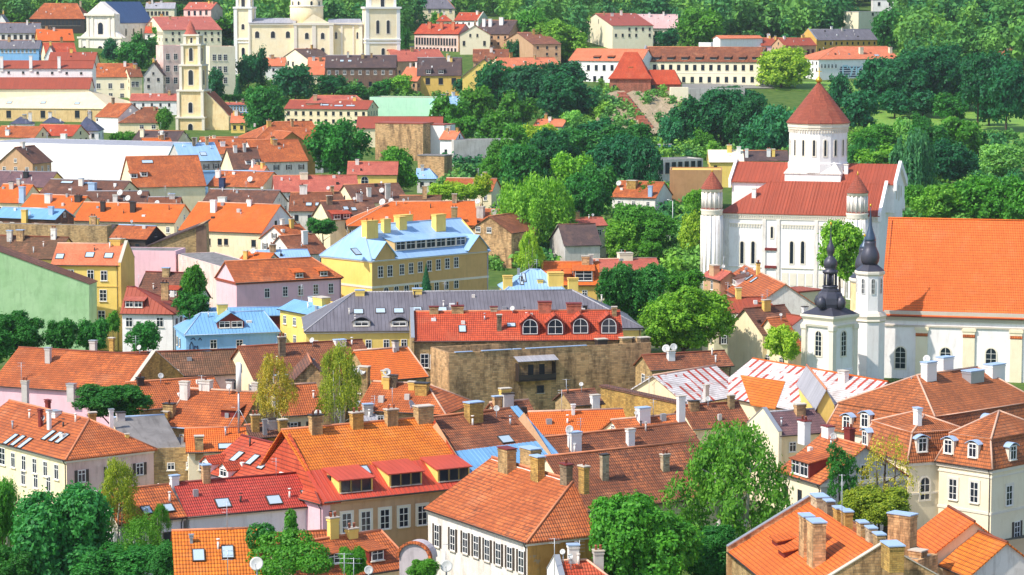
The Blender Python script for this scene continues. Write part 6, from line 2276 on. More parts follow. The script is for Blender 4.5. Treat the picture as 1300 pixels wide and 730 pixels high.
for (y, ww, hh, hw) in ((136, 2.2, 4.6, 16.5), (98, 2.4, 6.4, 13.6), (69, 2.0, 5.6, 11.6), (162, 2.4, 4, 18), (51, 1.4, 2.6, 8.8)):
    window(tw_, bt.p(0, -hw * k * .95, rowz(y, D)), -bt.e2, ww, hh, 'ac', True, 'tower_opening')
    window(tw_, bt.p(-hw * k * .95, 0, rowz(y, D)), -bt.e1, ww, hh, 'ac', True, 'tower_opening')
    window(tw_, bt.p(hw * k * .95, 0, rowz(y, D)), bt.e1, ww, hh, 'ac', True, 'tower_opening')
b = MB()
b.lathe(bt.p(0, -8 * k - .1, rowz(53, D)), [(.01, 0), (.01, 0.01)], 6)
nv = MB()
bt.box(nv, 4, 15, -3, 12, gz - 2, rowz(147, D))
nv.prism([bt.p(4.5, -2.9, rowz(147, D)), bt.p(14.9, -2.9, rowz(147, D)), bt.p(12.5, -2.9, rowz(138, D)), bt.p(8, -2.9, rowz(124, D)), bt.p(4.5, -2.9, rowz(114, D))], bt.e2 * 1.2)
nv.build('nave_fragment', 'yeb', tw_)
b = MB()
b.slab([[bt.p(5, -1.5, rowz(117, D)), bt.p(14, -1.5, rowz(146, D)), bt.p(14, 12, rowz(146, D)), bt.p(5, 12, rowz(117, D))]], .3)
b.build('nave_roof', 'orb', tw_)

# ---- brick bastion with its steep tiled roof
D = 1130
k = D / F
bf = Fr((PD(800, 100, D).x, D), -6)
gz = G(bf.o.x, D)
ba = thing('bastion', 'squat red brick bastion under a steep flared orange roof with a lower wing', 'tower', (bf.o.x, bf.o.y, gz))
w = MB()
bf.box(w, -26 * k, 26 * k, 0, 16, gz - 8, rowz(98, D))
w.build('wall', 'rbrick', ba)
w = MB()
bf.box(w, 26 * k, 63 * k, 3, 13, gz - 8, rowz(105.5, D))
w.build('wing_wall', 'rbrick', ba)
b = MB()
z0, z1 = rowz(99.5, D), rowz(66.5, D)
z15 = rowz(92, D)
h0, h1 = 28 * k, 22 * k
lo = [bf.p(-h0, -.8, z0), bf.p(h0, -.8, z0), bf.p(h0, 16.8, z0), bf.p(-h0, 16.8, z0)]
mi = [bf.p(-h1, 1.2, z15), bf.p(h1, 1.2, z15), bf.p(h1, 14.8, z15), bf.p(-h1, 14.8, z15)]
ra, rb_ = bf.p(-9 * k, 8, z1), bf.p(8 * k, 8, z1)
b.slab([[lo[i], lo[(i + 1) % 4], mi[(i + 1) % 4], mi[i]] for i in range(4)] + [[mi[0], mi[1], rb_, ra], [mi[1], mi[2], rb_], [mi[2], mi[3], ra, rb_], [mi[3], mi[0], ra]], .3)
b.build('roof', 'orr', ba)
b = MB()
z0, z1 = rowz(106.5, D), rowz(89, D)
b.slab([[bf.p(26.5 * k, 2.3, z0), bf.p(64 * k, 2.3, z0), bf.p(55 * k, 8, z1), bf.p(22 * k, 8, z1)], [bf.p(64 * k, 2.3, z0), bf.p(64 * k, 13.7, z0), bf.p(55 * k, 8, z1)],
        [bf.p(64 * k, 13.7, z0), bf.p(26.5 * k, 13.7, z0), bf.p(22 * k, 8, z1), bf.p(55 * k, 8, z1)]], .3)
b.build('wing_roof', 'orr', ba)
window(ba, bf.p(-26 * k, 5, rowz(111, D)), -bf.e1, 1.8, 3.6, 'ad', True)
window(ba, bf.p(-20 * k, 0, rowz(113, D)), -bf.e2, 1.6, 3.6, 'ad', True)
window(ba, bf.p(29 * k, 3, rowz(112, D)), -bf.e2, 1.6, 2.6, 'd', True)
b = MB()
bf.box(b, -1, 1, 2.6, 3.6, rowz(87, D), rowz(84.5, D))
b.build('roof_vent', 'orb', ba)
# stepped wall running down the slope from the bastion, with pale retaining walls
b = MB()
n = 11
for i in range(n):
    q = i / (n - 1)
    x, y = 784 + 33 * q, 117 + 42 * q
    g = solve(x + 4, y + 6, 0)
    Dq = g.y
    p = PD(x, y, Dq)
    b.box((p.x, p.y - 3, g.z - 2), (3.6, 0, 0), (0, 7, 0), (0, 0, p.z - g.z + 2))
tag(b.build('stepped_wall', 'rbrick', None, (0, 0, 0)), 'broken red brick wall stepping down the bare slope below the bastion', 'wall')
p1 = PD(866, 112, 1118)
g1 = G(0, 1110)
b = MB()
b.box((p1.x, p1.y, g1 - 3), (26, 4, 0), (-.2, 1.2, 0), (0, 0, p1.z - g1 + 3))
tag(b.build('retaining_wall', 'grw', None, (0, 0, 0)), 'long pale retaining wall on the terrace right of the bastion', 'wall')
p1 = PD(851, 111, 1105)
b = MB()
b.box((p1.x, p1.y, g1 - 5), (7.3, 0, 0), (0, 5, 0), (0, 0, p1.z - g1 + 5))
tag(b.build('buttress_block', 'beige', None, (0, 0, 0)), 'plain tan block standing at the end of the retaining wall', 'wall')

# ------------------------------------------------------------------ top left quarter
ff = 'houses on the far slope'
def FH(label, *a, **k):
    k.setdefault('group', ff)
    return house(label, *a, **k)


def FG(label, *a, **k):
    k.setdefault('group', ff)
    return gfront(label, *a, **k)


FH('beige market hall with tall ochre wall and small dark windows' + NOAUTO, (-10, 137), (141, 138), 5.5, (-10, 113), (112, 114), s=25, roof='hall', wall='tanl', ridge=None, gut=None, hip='R', W=44,
   wins=[('F', 11, 145, 98, 145, 3, 2, 3, 'd'), ('F', 114, 146, 114, 146, 1, 2, 3, 'd')], sky=[(12, 130, 2, 1.8), (55, 130, 2, 1.8), (98, 131, 2, 1.8)])
FH('long monastery wing with two bands of red roof and a row of tiny windows' + NOAUTO, (-10, 113), (114, 113), 12.5, (-10, 98), (113, 99), s=30, roof='redc', wall='beige', ridge='redc', W=14)
FH('white upper range with red roof and four white stacks' + NOAUTO, (-10, 87), (118, 87), 19.5, (-10, 77), (108, 77), s=30, roof='redc', wall='wht', ridge='redc', wins=[('F', 11, 92, 103, 93, 6, 1.0, 1.0, 'd')],
   chim=[(2, 72, 87, 4, 'wht', 'trim'), (39, 71, 87, 4, 'wht', 'trim'), (75, 72, 87, 4, 'wht', 'trim')])
FH('cream house with orange roof right of the monastery', (119, 98), (166, 98), 9, (122, 81), (158, 80), s=33, hip='L', roof='orb', wall='beige', wins=[('F', 125, 109, 155, 109, 3, 1.8, 2.4, 'w'), ('F', 126, 121, 155, 122, 3, 1.8, 2.4, 'w')])
FH('dark red roofed house adjoining the cream house', (164, 98), (183, 97), 9, (156, 81), (180, 90), s=33, roof='br', wall='cream', wins=[('F', 169, 107, 174, 107, 2, 1.6, 2.4, 'w')])
FG('grey brown gable house half hidden by trees', (181, 96), (208, 96), 10, (195, 79), 14, roof='dk', wall='grw')
FH('brown hip roofed cottage with an eyebrow window beside the white gable', (150, 156), (203, 156), 5, (183, 136), (200, 136), s=33, hip='LR', roof='br', wall='cream', wins=[('F', 180, 161, 195, 161, 2, 1.6, 1.6, 'w')])
FG('low white gable behind the brown cottage', (150, 149), (186, 147), 6, (178, 131), 12, roof='orb', wall='wht')
FH('low white sheds with pinkish roofs', (164, 128), (232, 128), 6, (168, 119), (228, 119), s=24, roof='pnkr', wall='wht')
block('wide cream apartment block behind the baroque tower', (207, 59), (236, 58), 21, 14, wall='pnkd', roof='pnkr', par=.4, group=ff, wins=[('F', 213, 72, 233, 72, 3, 1.8, 2.8, 'w'), ('F', 213, 87, 233, 87, 3, 1.8, 2.8, 'w'), ('F', 213, 102, 233, 102, 3, 1.8, 2.8, 'w')])
block('recessed middle of the cream apartment block', (235, 63), (268, 62), 19, 12, wall='pnkd', roof='pnkr', par=.4, group=ff, wins=[('F', 258, 72, 264, 72, 1, 1.8, 2.8, 'w')])
block('right wing of the cream apartment block', (266, 60), (300, 58), 20, 13, wall='beige', roof='pnkr', par=.4, group=ff, wins=[('F', 272, 73, 286, 73, 3, 1.7, 2.8, 'w'), ('F', 272, 88, 286, 88, 3, 1.7, 2.8, 'w'), ('F', 272, 102, 286, 102, 3, 1.7, 2.8, 'w')])
FH('low colonnaded pavilion with white pillars', (282, 133), (322, 133), 5, (284, 130), (320, 130), s=15, roof='pnkr', wall='blw', wins=[('F', 286, 138, 318, 138, 9, 1.0, 2.4, 'w')])
FH('small orange roof below the colonnaded pavilion', (292, 156), (312, 156), 4, (294, 144), (310, 144), s=33, roof='orl', wall='yel')
FH('orange roofs in front of the beige market hall', (-10, 174), (44, 175), 7, (-8, 160), (38, 160), s=30, roof='orb', wall='cream', chim=[(9, 165, 172, 5, 'white', 'capb')])
FH('red roof with white vents below the market hall', (40, 172), (92, 173), 7, (42, 158), (86, 158), s=30, roof='red', wall='cream', chim=[(57, 168, 176, 5, 'white', 'white'), (80, 170, 178, 7, 'white', 'white')])
for i, (x0, x1, y, top, nm) in enumerate(((12, 41, 157, 148, 'low dark slate pyramid roof at the left end of the hall'), (53, 79, 156, 148, 'low dark slate pyramid roof in the middle of the hall front'), (95, 126, 166, 148, 'tall dark slate hip roof with a white cheek'))):
    FH(nm, (x0, y), (x1, y), 8, ((x0 + x1) / 2 - 1, top), ((x0 + x1) / 2 + 1, top), s=36, hip='LR', roof='navys', wall='wht', ridge=None)
FH('dark orange roofs at the foot of the bell tower', (166, 180), (224, 181), 8, (168, 165), (220, 166), s=30, roof='dk', wall='cream', ridge='ridge', chim=[(180, 164, 174, 5, 'beige', 'trimg'), (205, 166, 175, 4, 'white', 'white')])
FH('orange roof between the white hall and the bell tower', (186, 188), (222, 187), 9, (188, 175), (216, 175), s=30, roof='or', wall='wht', ridge='ridge')
FH('row of orange roofs right of the bell tower', (258, 188), (322, 187), 8, (262, 174), (318, 173), s=28, roof='orb', wall='cream', chim=[(272, 172, 180, 4, 'beige', 'trimg'), (300, 173, 181, 4, 'white', 'trimg')])
FH('big red orange hip roof left of the pale church', (37, 24), (108, 24), 8, (56, 4), (98, 3), s=28, hip='LR', roof='orb', wall='dark', wins=[('F', 45, 29, 100, 29, 12, 2.0, 3.2, 'd')])
FH('grey blue roofed town house with white windows', (-8, 42), (49, 42), 11, (-5, 29), (46, 29), s=32, roof='gry', wall='whd', wins=[('F', 4, 47, 42, 47, 6, 1.6, 2.4, 'd')])
FH('lower grey blue roof in front of the town house', (-8, 62), (50, 62), 8, (-5, 51), (46, 51), s=32, roof='gry', wall='blw', wins=[('F', 3, 65, 44, 65, 9, 1.2, 1.6, 'w')])
FH('orange roof under the poplar clump', (48, 52), (97, 50), 8, (52, 37), (93, 37), s=30, roof='orc', wall='och')
FH('red roof below the orange one at the pale church', (58, 70), (100, 68), 8, (62, 54), (96, 54), s=30, roof='red', wall='cream')
FH('crimson roof with a cream dormer front', (60, 81), (120, 81), 11, (68, 66), (116, 66), s=30, roof='redc', wall='beige', ridge=None)
FG('small white gable beside the monastery', (55, 74), (72, 74), 9, (63, 58), 8, roof='redc', wall='wht')
FH('small red roof right of the pale church', (183, 42), (204, 42), 8, (184, 33), (198, 33), s=33, roof='red', wall='wht')
FG('cream gable with long pink roof by the pale church', (182, 36), (206, 38), 10, (185, 21), 30, roof='pnkr', wall='beige')
FH('long pink roof right of the cream gable', (204, 36), (246, 35), 9, (196, 23), (242, 22), s=30, roof='pnkr', wall='beige')
FH('cream villa with grey dormered roof at the top left', (184, 11), (222, 11), 10, (187, 3), (217, 3), s=33, roof='gryl', wall='beige', wins=[('F', 188, 17, 212, 17, 6, 1.5, 2.4, 'd')])
FH('pinkish villa with a grey roof beside the domed church', (232, 12), (270, 10), 10, (236, 3), (262, 3), s=33, roof='pnkr', wall='pnkd', wins=[('F', 240, 17, 262, 16, 4, 1.5, 2.4, 'd')])
FG('white gable house at the far left edge', (-6, 28), (8, 28), 8, (1, 18), 10, roof='gry', wall='wht')

# ------------------------------------------------------------------ top middle and right
FH('grey roofed manor at the top middle', (525, 11), (578, 11), 8, (540, -3), (566, -3), s=30, hip='LR', roof='gry', wall='cream', wins=[('F', 532, 14, 572, 14, 4, 1.6, 2.2, 'w')])
FH('red roofed house with white gables at the top middle', (576, 26), (607, 27), 7, (578, 16), (604, 16), s=33, roof='red', wall='wht', fire='R', fw='wht')
FH('small red pyramid roof beside the red roofed house', (553, 27), (574, 27), 8, (562, 19), (565, 19), s=36, hip='LR', roof='red', wall='cream')
FH('pink arcaded building with a spiky red roof', (525, 43), (582, 45), 11, (531, 30), (598, 31), s=30, roof='red', wall='pnkd', ridge='red', hip='L', cornice='maroon',
   wins=[('F', 529, 52, 578, 53.5, 15, 1.1, 3.6, 'd'), ('F', 529, 63, 578, 64.5, 12, 1.1, 2.6, 'd')], chim=[(545, 28, 37, 4, 'orl', 'orl'), (560, 28, 38, 4, 'orl', 'orl'), (575, 28, 38, 4, 'orl', 'orl')])
FG('cream gable house beside the arcaded building', (583, 44), (623, 44), 10, (600, 32), 22, roof='br', wall='beige', wins=[('L', 589, 55, 615, 55, 2, 1.3, 2.4, 'd'), ('L', 597, 45, 606, 45, 2, 1.0, 1.6, 'd')])
FH('purple brown roof with tall white stacks', (602, 43), (646, 44), 9, (604, 25), (642, 26), s=33, roof='dk', wall='tan', chim=[(614, 24, 34, 4, 'white', 'trim'), (622, 24, 34, 4, 'white', 'trim'), (636, 22, 32, 5, 'white', 'trim')])
FH('low dusky house with a row of windows', (620, 50), (652, 52), 7, (622, 42), (648, 43), s=30, roof='br', wall='tan', wins=[('F', 625, 57, 646, 58, 4, 1.3, 2, 'd')])
FG('ochre gable house beside the poplars', (638, 52), (676, 56), 9, (655, 41), 14, roof='br', wall='tan', wins=[('L', 649, 52, 655, 52, 2, 1, 2, 'd')])
FH('low strip of orange roofs left of the long barracks', (640, 90), (716, 88), 5, (642, 73), (704, 73), s=28, roof='orl', wall='cream', ridge='ridge')
FH('dusty red roofs below the ochre gable', (600, 78), (646, 78), 7, (602, 62), (642, 63), s=28, roof='br', wall='tan')
FG('white gabled house with a red roof at the wood edge', (735, 31), (777, 32.5), 10, (755, 17), 22, roof='redc', wall='beige', wins=[('L', 750, 27, 760, 27, 2, 1.0, 2.2, 'd')])
FH('long pale pink roofed building at the wood edge', (776, 36), (862, 36), 8, (778, 18), (866, 18), s=30, roof='pnkl', wall='beige', ridge='gryl', wins=[('F', 801, 43, 858, 43, 10, 1.5, 3.0, 'd'), ('F', 801, 52, 840, 52, 6, 1.5, 3, 'd')])
block('white cube wing of the gabled house', (776, 34), (799, 34), 9, 10, wall='whd', roof='gryl', group=ff)
lb_ = FH('long cream barracks with red roof and eight dark dormers' + NOAUTO, (814, 78), (966, 79), 10, (814, 59), (968, 60), s=30, roof='br', wall='beige', fire='L', fw='wht', ridge='ridge', W=17,
         wins=[('F', 821, 85.5, 954, 86, 14, 1.6, 2.6, 'd'), ('F', 868, 101, 955, 101, 9, 1.6, 2.6, 'd')], bands=[(-5, .3, 'trim')],
         dorm=[(x, 74, 3.2, 1.3, 'shed', 'br', 'dark', 1, 'd') for x in (833, 851, 869, 887, 905.5, 923.5, 942, 959)])
FH('orange roofed end of the cream barracks' + NOAUTO, (721, 77), (814, 78), 10, (732, 62), (816, 62), s=30, hip='L', roof='orl', wall='wht', ridge='ridge', W=17, wins=[('F', 747, 86, 777, 86, 4, 1.5, 2.6, 'd'), ('F', 755, 100, 764, 100, 2, 1.5, 2.6, 'd')],
   dorm=[(757, 73, 3, 1.0, 'shed', 'orb', 'dark', 1, 'd'), (775, 73, 3, 1.0, 'shed', 'orb', 'dark', 1, 'd')])
block('white flat roofed works behind the barracks', (902, 55), (968, 54), 9, 12, wall='wht', roof='gryl', par=.3, group=ff)
FH('white barn with a red tiled strip roof' + NOAUTO, (914, 49), (968, 48), 12, (916, 45), (966, 45), s=20, roof='orl', wall='wht')
FH('pink terrace left of the yellow green tree', (966, 58), (1000, 58), 9, (968, 48), (996, 48), s=30, roof='redc', wall='pnk')
FH('dusky pink tower house with arched windows', (996, 58), (1036, 57), 11, (1000, 48), (1030, 48), s=30, roof='redc', wall='tan', ridge='ridge', wins=[('F', 1026, 66, 1032, 66, 2, 1.5, 2.6, 'd'), ('F', 1022, 82, 1033, 82, 3, 1.5, 2.6, 'd')])
gr = FH('white house with orange hip roof and graffiti covered wall', (1039, 75.5), (1140, 74), 8.5, (1062, 59), (1142, 58.5), s=28, hip='L', roof='orl', wall='wht', ridge='ridge', ends='wht', wins=[('F', 1043, 84, 1061, 84, 5, 1.1, 1.8, 'w')], sky=[(1113, 70, 2.4, 1.2)],
        chim=[(1094, 60, 69, 5, 'beige', 'trim'), (1131, 60, 68, 4, 'beige', 'trim')])
FH('long grey roofed ochre house behind the graffiti house', (1037, 51), (1113, 50), 7, (1039, 37), (1110, 37), s=33, roof='gry', wall='och', ridge='gryl', fire='L', fw='och')
block('white modernist house with a dark corner window', (1077, 22), (1112, 22), 8, 10, wall='wht', roof='grw', group=ff, wins=[('F', 1088, 30, 1093, 30, 2, 1.6, 2.2, 'd'), ('F', 1106, 31, 1106, 31, 1, 3.2, 4, 'd')])
block('pale upper villa stepping up the wooded hill', (1090, 15), (1136, 13), 8, 10, wall='beige', roof='grw', group=ff, wins=[('F', 1108, 18, 1130, 17, 3, 1.6, 1.6, 'd')])
block('small white villa at the top of the wooded hill', (1108, 0), (1136, 0), 8, 8, wall='wht', roof='grw', group=ff, wins=[('F', 1116, 5, 1130, 5, 2, 1.6, 2.2, 'd')])
FH('lone red roofed cottage among the trees on the right hill', (1241, 74), (1286, 76), 5, (1244, 61), (1282, 65), s=33, roof='orl', wall='wht', ridge='ridge')
# around the cathedral and the grove
FH('small red roofed cottages at the edge of the dark grove', (775, 250), (833, 255), 5, (784, 228), (828, 232), s=30, roof='orb', wall='whd', chim=[(801, 229, 240, 12, 'brick', 'trimg'), (825, 236, 250, 5, 'capb', 'capb')], dish=[(786, 233, 2.4, 1.0)], ridge='ridge', group='houses of the old town', far=True)
FH('grey walled barn with a dark brown roof beside the willow' + NOAUTO, (716, 312), (764, 311), 5.5, (718, 285), (770, 283), s=38, roof='dk', wall='grw', ridge='brd', group='houses of the old town', W=16)
FH('pinkish ridge roof peeping over the barn', (716, 288), (772, 286), 8, (722, 277), (766, 275), s=30, roof='pnkr', wall='beige', group='houses of the old town')
block('long low grey garden wall behind the orange dormers', (646, 323), (746, 322), 2.6, 1.0, wall='grw', roof='grw', name='garden_wall', cat='wall', group=None)
block('windowless tan brown block left of the white cathedral', (850, 217), (917, 217.3), 11.5, 14, wall='tanb', roof='yelo', par=.3)
block('pale concrete arcade building behind the tan block', (832, 204), (893, 200), 9, 10, wall='grw', roof='flat', par=.3, wins=[('F', 839, 214, 888, 211, 7, 1.5, 3.6, 'd')])
FH('cream gabled roofs behind the cathedral turret', (900, 206), (945, 206), 8, (904, 190), (936, 190), s=33, roof='beige', wall='yel', chim=[(926, 184, 194, 6, 'yel', 'trim'), (938, 186, 196, 5, 'white', 'trim')], ridge=None)
FH('low brown roof with white stacks behind the cathedral', (938, 204), (1002, 204), 7, (942, 191), (998, 191), s=28, roof='dk', wall='beige', chim=[(948, 189, 200, 4, 'white', 'trim'), (976, 189, 199, 5, 'white', 'trim'), (982, 189, 199, 4, 'yel', 'trim')])
FH('low orange cottage roof in the grove', (676, 160), (714, 161), 3.5, (680, 151), (710, 151), s=30, roof='orl', wall='grw')

# ------------------------------------------------------------------ trees
gA = 'trees between the houses'
gB = 'trees of the grove below the bastion'
gC = 'trees of the hillside park'
gD = 'trees on the far slope'
# front row
tree('broad dark green chestnut in the lower left corner', 'broad', 88, 690, 160, 176, 'c', D=286, group=gA, var=1)
tree('yellowish birch top at the left edge beside the chestnut', 'birch', 8, 668, 60, 130, 'm', D=296, group=gA)
tree('dark thicket under the chestnut', 'wide', 150, 716, 120, 60, 'd', D=280, group=gA)
tree('low hazel bushes at the left bottom edge', 'wide', 14, 716, 80, 60, 'd', D=282, group=gA)
tree('slim birch with a pale stem in front of the cream apartment house', 'birch', 150, 640, 64, 122, 'by', D=292, group=gA)
tree('small yellow green tree at the lower left edge', 'broad', 2, 650, 46, 90, 'm', D=292, group=gA)
tree('drooping willowy bush right of the big chestnut', 'birch', 182, 700, 76, 96, 'br', D=283, group=gA)
tree('dark low bush beside the orange annex', 'broad', 215, 712, 62, 60, 'd', D=277, group=gA)
tree('round bright green maple in front of the brown roof', 'broad', 810, 690, 150, 166, 'm', D=278, group=gA, var=2)
tree('tall drooping birch with white stems right of the maple', 'birch', 930, 640, 176, 220, 'br', D=300, group=gA, var=1)
tree('dark lower trees below the tall birch', 'broad', 905, 705, 90, 90, 'd', D=284, group=gA)
tree('slender dark tree in front of the grey gable', 'thin', 1066, 596, 54, 92, 'd', D=306, group=gA)
tree('sparse yellowish tree before the mansion', 'sparse', 1124, 602, 96, 108, 'yy', D=308, group=gA)
tree('yellow brown undergrowth below the sparse tree', 'wide', 1112, 642, 96, 60, 'by', D=303, group=gA)
tree('leafy shrub beside the vaulted wall', 'broad', 538, 722, 44, 34, 'm', D=268, group=gA)
tree('round dark bush in front of the two dormer house', 'broad', 448, 712, 42, 46, 'm', D=266, group=gA)
tree('thin creeper tree left of the orange annex', 'birch', 204, 660, 26, 44, 'm', D=285, group=gA)
# second depth
tree('spreading dark maple in the courtyard of the pink wall', 'wide', 145, 507, 100, 54, 'd', D=352, group=gA)
tree('golden green birch left of the rubble gable', 'birch', 348, 495, 58, 94, 'yy', D=350, group=gA)
tree('taller thin birch right of the rubble gable', 'birch', 432, 492, 58, 118, 'by', D=352, group=gA)
tree('dark garden tree at the left edge below the green gable', 'broad', 22, 420, 74, 60, 'd', D=440, group=gA)
tree('leafy tree cut by the left edge below the green gable', 'broad', -12, 436, 60, 50, 'd', D=436, group=gA)
tree('second garden tree below the green gable', 'broad', 78, 424, 48, 48, 'd', D=440, group=gA)
tree('garden tree in front of the yellow tenement', 'broad', 118, 424, 50, 50, 'd', D=445, group=gA)
tree('round bushy tree beside the white cottage', 'broad', 183, 427, 46, 46, 'd', D=445, group=gA)
tree('small spiky bush by the white cottage', 'oval', 144, 408, 22, 30, 'm', D=455, group=gA)
tree('young lime tree in front of the pink blank wall', 'oval', 244, 360, 40, 62, 'm', D=480, group=gA)
tree('broad shrub under the young lime tree', 'wide', 246, 388, 56, 42, 'd', D=475, group=gA)
tree('big yellow green lime right of the brick wall', 'broad', 868, 402, 118, 96, 'l', D=460, group=gA, var=0)
tree('dark green lime behind the big yellow green one', 'broad', 806, 370, 96, 92, 'd', D=500, group=gA, var=3)
tree('dark crown left of the big lime', 'broad', 780, 362, 52, 60, 'd', D=495, group=gA)
tree('small lime crown behind the big lime', 'broad', 868, 358, 60, 40, 'm', D=520, group=gA)
tree('bright yellow green tree beside the lantern tower', 'broad', 995, 434, 48, 50, 'y', D=448, group=gA)
tree('round green tree between the lantern tower and the cathedral', 'broad', 1066, 316, 66, 84, 'l', D=540, group=gA, var=1)
tree('little dark spruce in front of the ochre house', 'cone', 541, 352, 17, 36, 'dd', D=505, group=gA)
# around the willow
tree('bright drooping willow in the middle of the picture', 'willow', 677, 276, 100, 112, 'l', yb=330, group=gA, var=0)
tree('pale young birch hanging over the blue roof', 'birch', 672, 320, 36, 56, 'y', D=530, group=gA)
tree('bright round lime left of the lane', 'broad', 794, 302, 58, 54, 'l', yb=330, group=gA)
tree('large green lime beside the lane', 'broad', 815, 286, 84, 66, 'm', yb=328, group=gA, var=2)
tree('leafy bush at the fence below the large lime', 'wide', 826, 318, 40, 30, 'm', yb=335, group=gA)
tree('yellow green tree left of the cathedral turret', 'oval', 878, 296, 40, 66, 'y', yb=332, group=gA)
tree('pale tree in front of the tan block', 'broad', 884, 258, 30, 40, 'l', yb=285, group=gA)
# centre left
tree('great dark lime tree with a round crown', 'broad', 430, 186, 86, 80, 'd', yb=246, group=gA, var=0)
tree('bright green ash tree right of the great lime', 'oval', 504, 216, 62, 64, 'm', yb=256, group=gA)
tree('leaf green garden maple behind the orange roofs', 'wide', 216, 243, 64, 36, 'd', yb=270, group=gA)
tree('second garden maple with a darker crown', 'broad', 246, 240, 34, 32, 'd', yb=268, group=gA)
tree('small dark tree among the sheds', 'broad', 204, 286, 40, 32, 'd', yb=312, group=gA)
tree('bushy creeper on the brick parapets', 'wide', 80, 278, 38, 18, 'd', yb=294, group=gA)
tree('drooping young birch before the broad orange roof', 'birch', 302, 298, 34, 48, 'm', yb=330, group=gA)
tree('low shrub beside the drooping young birch', 'broad', 278, 312, 28, 24, 'g', yb=330, group=gA)
tree('round shrub in the yard of the dormer house', 'wide', 410, 288, 44, 26, 'd', D=655, group=gA)
tree('low shrub on the roof terrace left', 'wide', 160, 276, 36, 12, 'm', yb=288, group=gA)
for i, (x, y, w_, h_) in enumerate(((560, 244, 40, 26), (592, 243, 42, 26), (612, 236, 24, 34), (576, 240, 30, 24))):
    tree('yellow green shrub in the row behind the stone gable house', 'wide', x, y, w_, h_, 'y', D=735 + i * 3, group='row of yellow green shrubs')
tree('thin poplar at the end of the shrub row', 'oval', 612, 238, 16, 50, 'm', yb=266, group=gA)
# upper left trees
tree('large round tree right of the bell tower', 'broad', 334, 140, 66, 70, 'd', yb=178, group=gD, var=1)
tree('bright green tree left of the bell tower', 'oval', 208, 151, 24, 34, 'm', yb=172, group=gD)
tree('dark tree between the bell tower and the apartment block', 'oval', 273, 108, 28, 42, 'dd', yb=134, group=gD)
tree('dark round tree under the left church tower', 'broad', 315, 88, 34, 44, 'dd', yb=118, group=gD)
tree('small dark conifer in front of the apartment block', 'cone', 302, 110, 16, 28, 'dd', yb=126, group=gD)
tree('dark tree below the domed church', 'broad', 330, 84, 24, 48, 'dd', yb=116, group=gD)
tree('dense dark tree in front of the timber house', 'broad', 375, 104, 54, 46, 'dd', yb=132, group=gD)
tree('wide dark tree left of the timber house', 'wide', 423, 108, 44, 28, 'dd', yb=128, group=gD)
tree('dark bush below the timber house', 'wide', 450, 116, 40, 20, 'd', yb=130, group=gD)
tree('dark round bush beside the yellow house', 'broad', 486, 112, 30, 24, 'd', yb=127, group=gD)
tree('bright green bush beside the yellow house', 'broad', 510, 108, 32, 28, 'l', yb=125, group=gD)
tree('dark hedge bush under the yellow gable', 'broad', 591, 110, 28, 24, 'dd', yb=124, group=gD)
tree('bush on the church terrace', 'broad', 450, 66, 28, 18, 'm', yb=80, group=gD)
tree('thin willow tree by the left church tower', 'birch', 350, 62, 20, 30, 'g', yb=80, group=gD)
tree('pointed dark tree in front of the pale church', 'oval', 140, 64, 26, 30, 'dd', yb=84, group=gD)
tree('round tree right of the pale church', 'broad', 168, 70, 44, 40, 'd', yb=94, group=gD)
tree('yellowish tree behind the pale church garden', 'broad', 195, 62, 24, 26, 'm', yb=80, group=gD)
tree('dark tree on the lane behind the pale church', 'broad', 180, 60, 34, 36, 'd', yb=84, group=gD)
tree('round tree above the long pink roof', 'broad', 221, 14, 28, 20, 'd', yb=26, group=gD)
tree('large leafy tree above the apartment block', 'wide', 215, 46, 50, 30, 'm', yb=64, group=gD)
tree('broad tree behind the bell tower top', 'wide', 275, 33, 60, 36, 'm', yb=56, group=gD)
tree('dark tree at the top left edge', 'broad', 24, 24, 34, 20, 'm', yb=36, group=gD)
tree('small leafy tree before the white hall', 'broad', 158, 176, 34, 20, 'm', yb=190, group=gD)
tree('clipped tree beside the grey gable house', 'broad', 205, 78, 20, 20, 'm', yb=92, group=gD)
tree('dark poplar beside the grey blue town house', 'oval', 50, 50, 10, 16, 'dd', yb=60, group=gD)
for i in range(8):
    tree('clipped hedge bush in the row behind the pavilion', 'wide', 285 + i * 4.8, 124, 8, 10, 'd', yb=131, group='hedge row behind the pavilion', cat='hedge', name='hedge_bush')
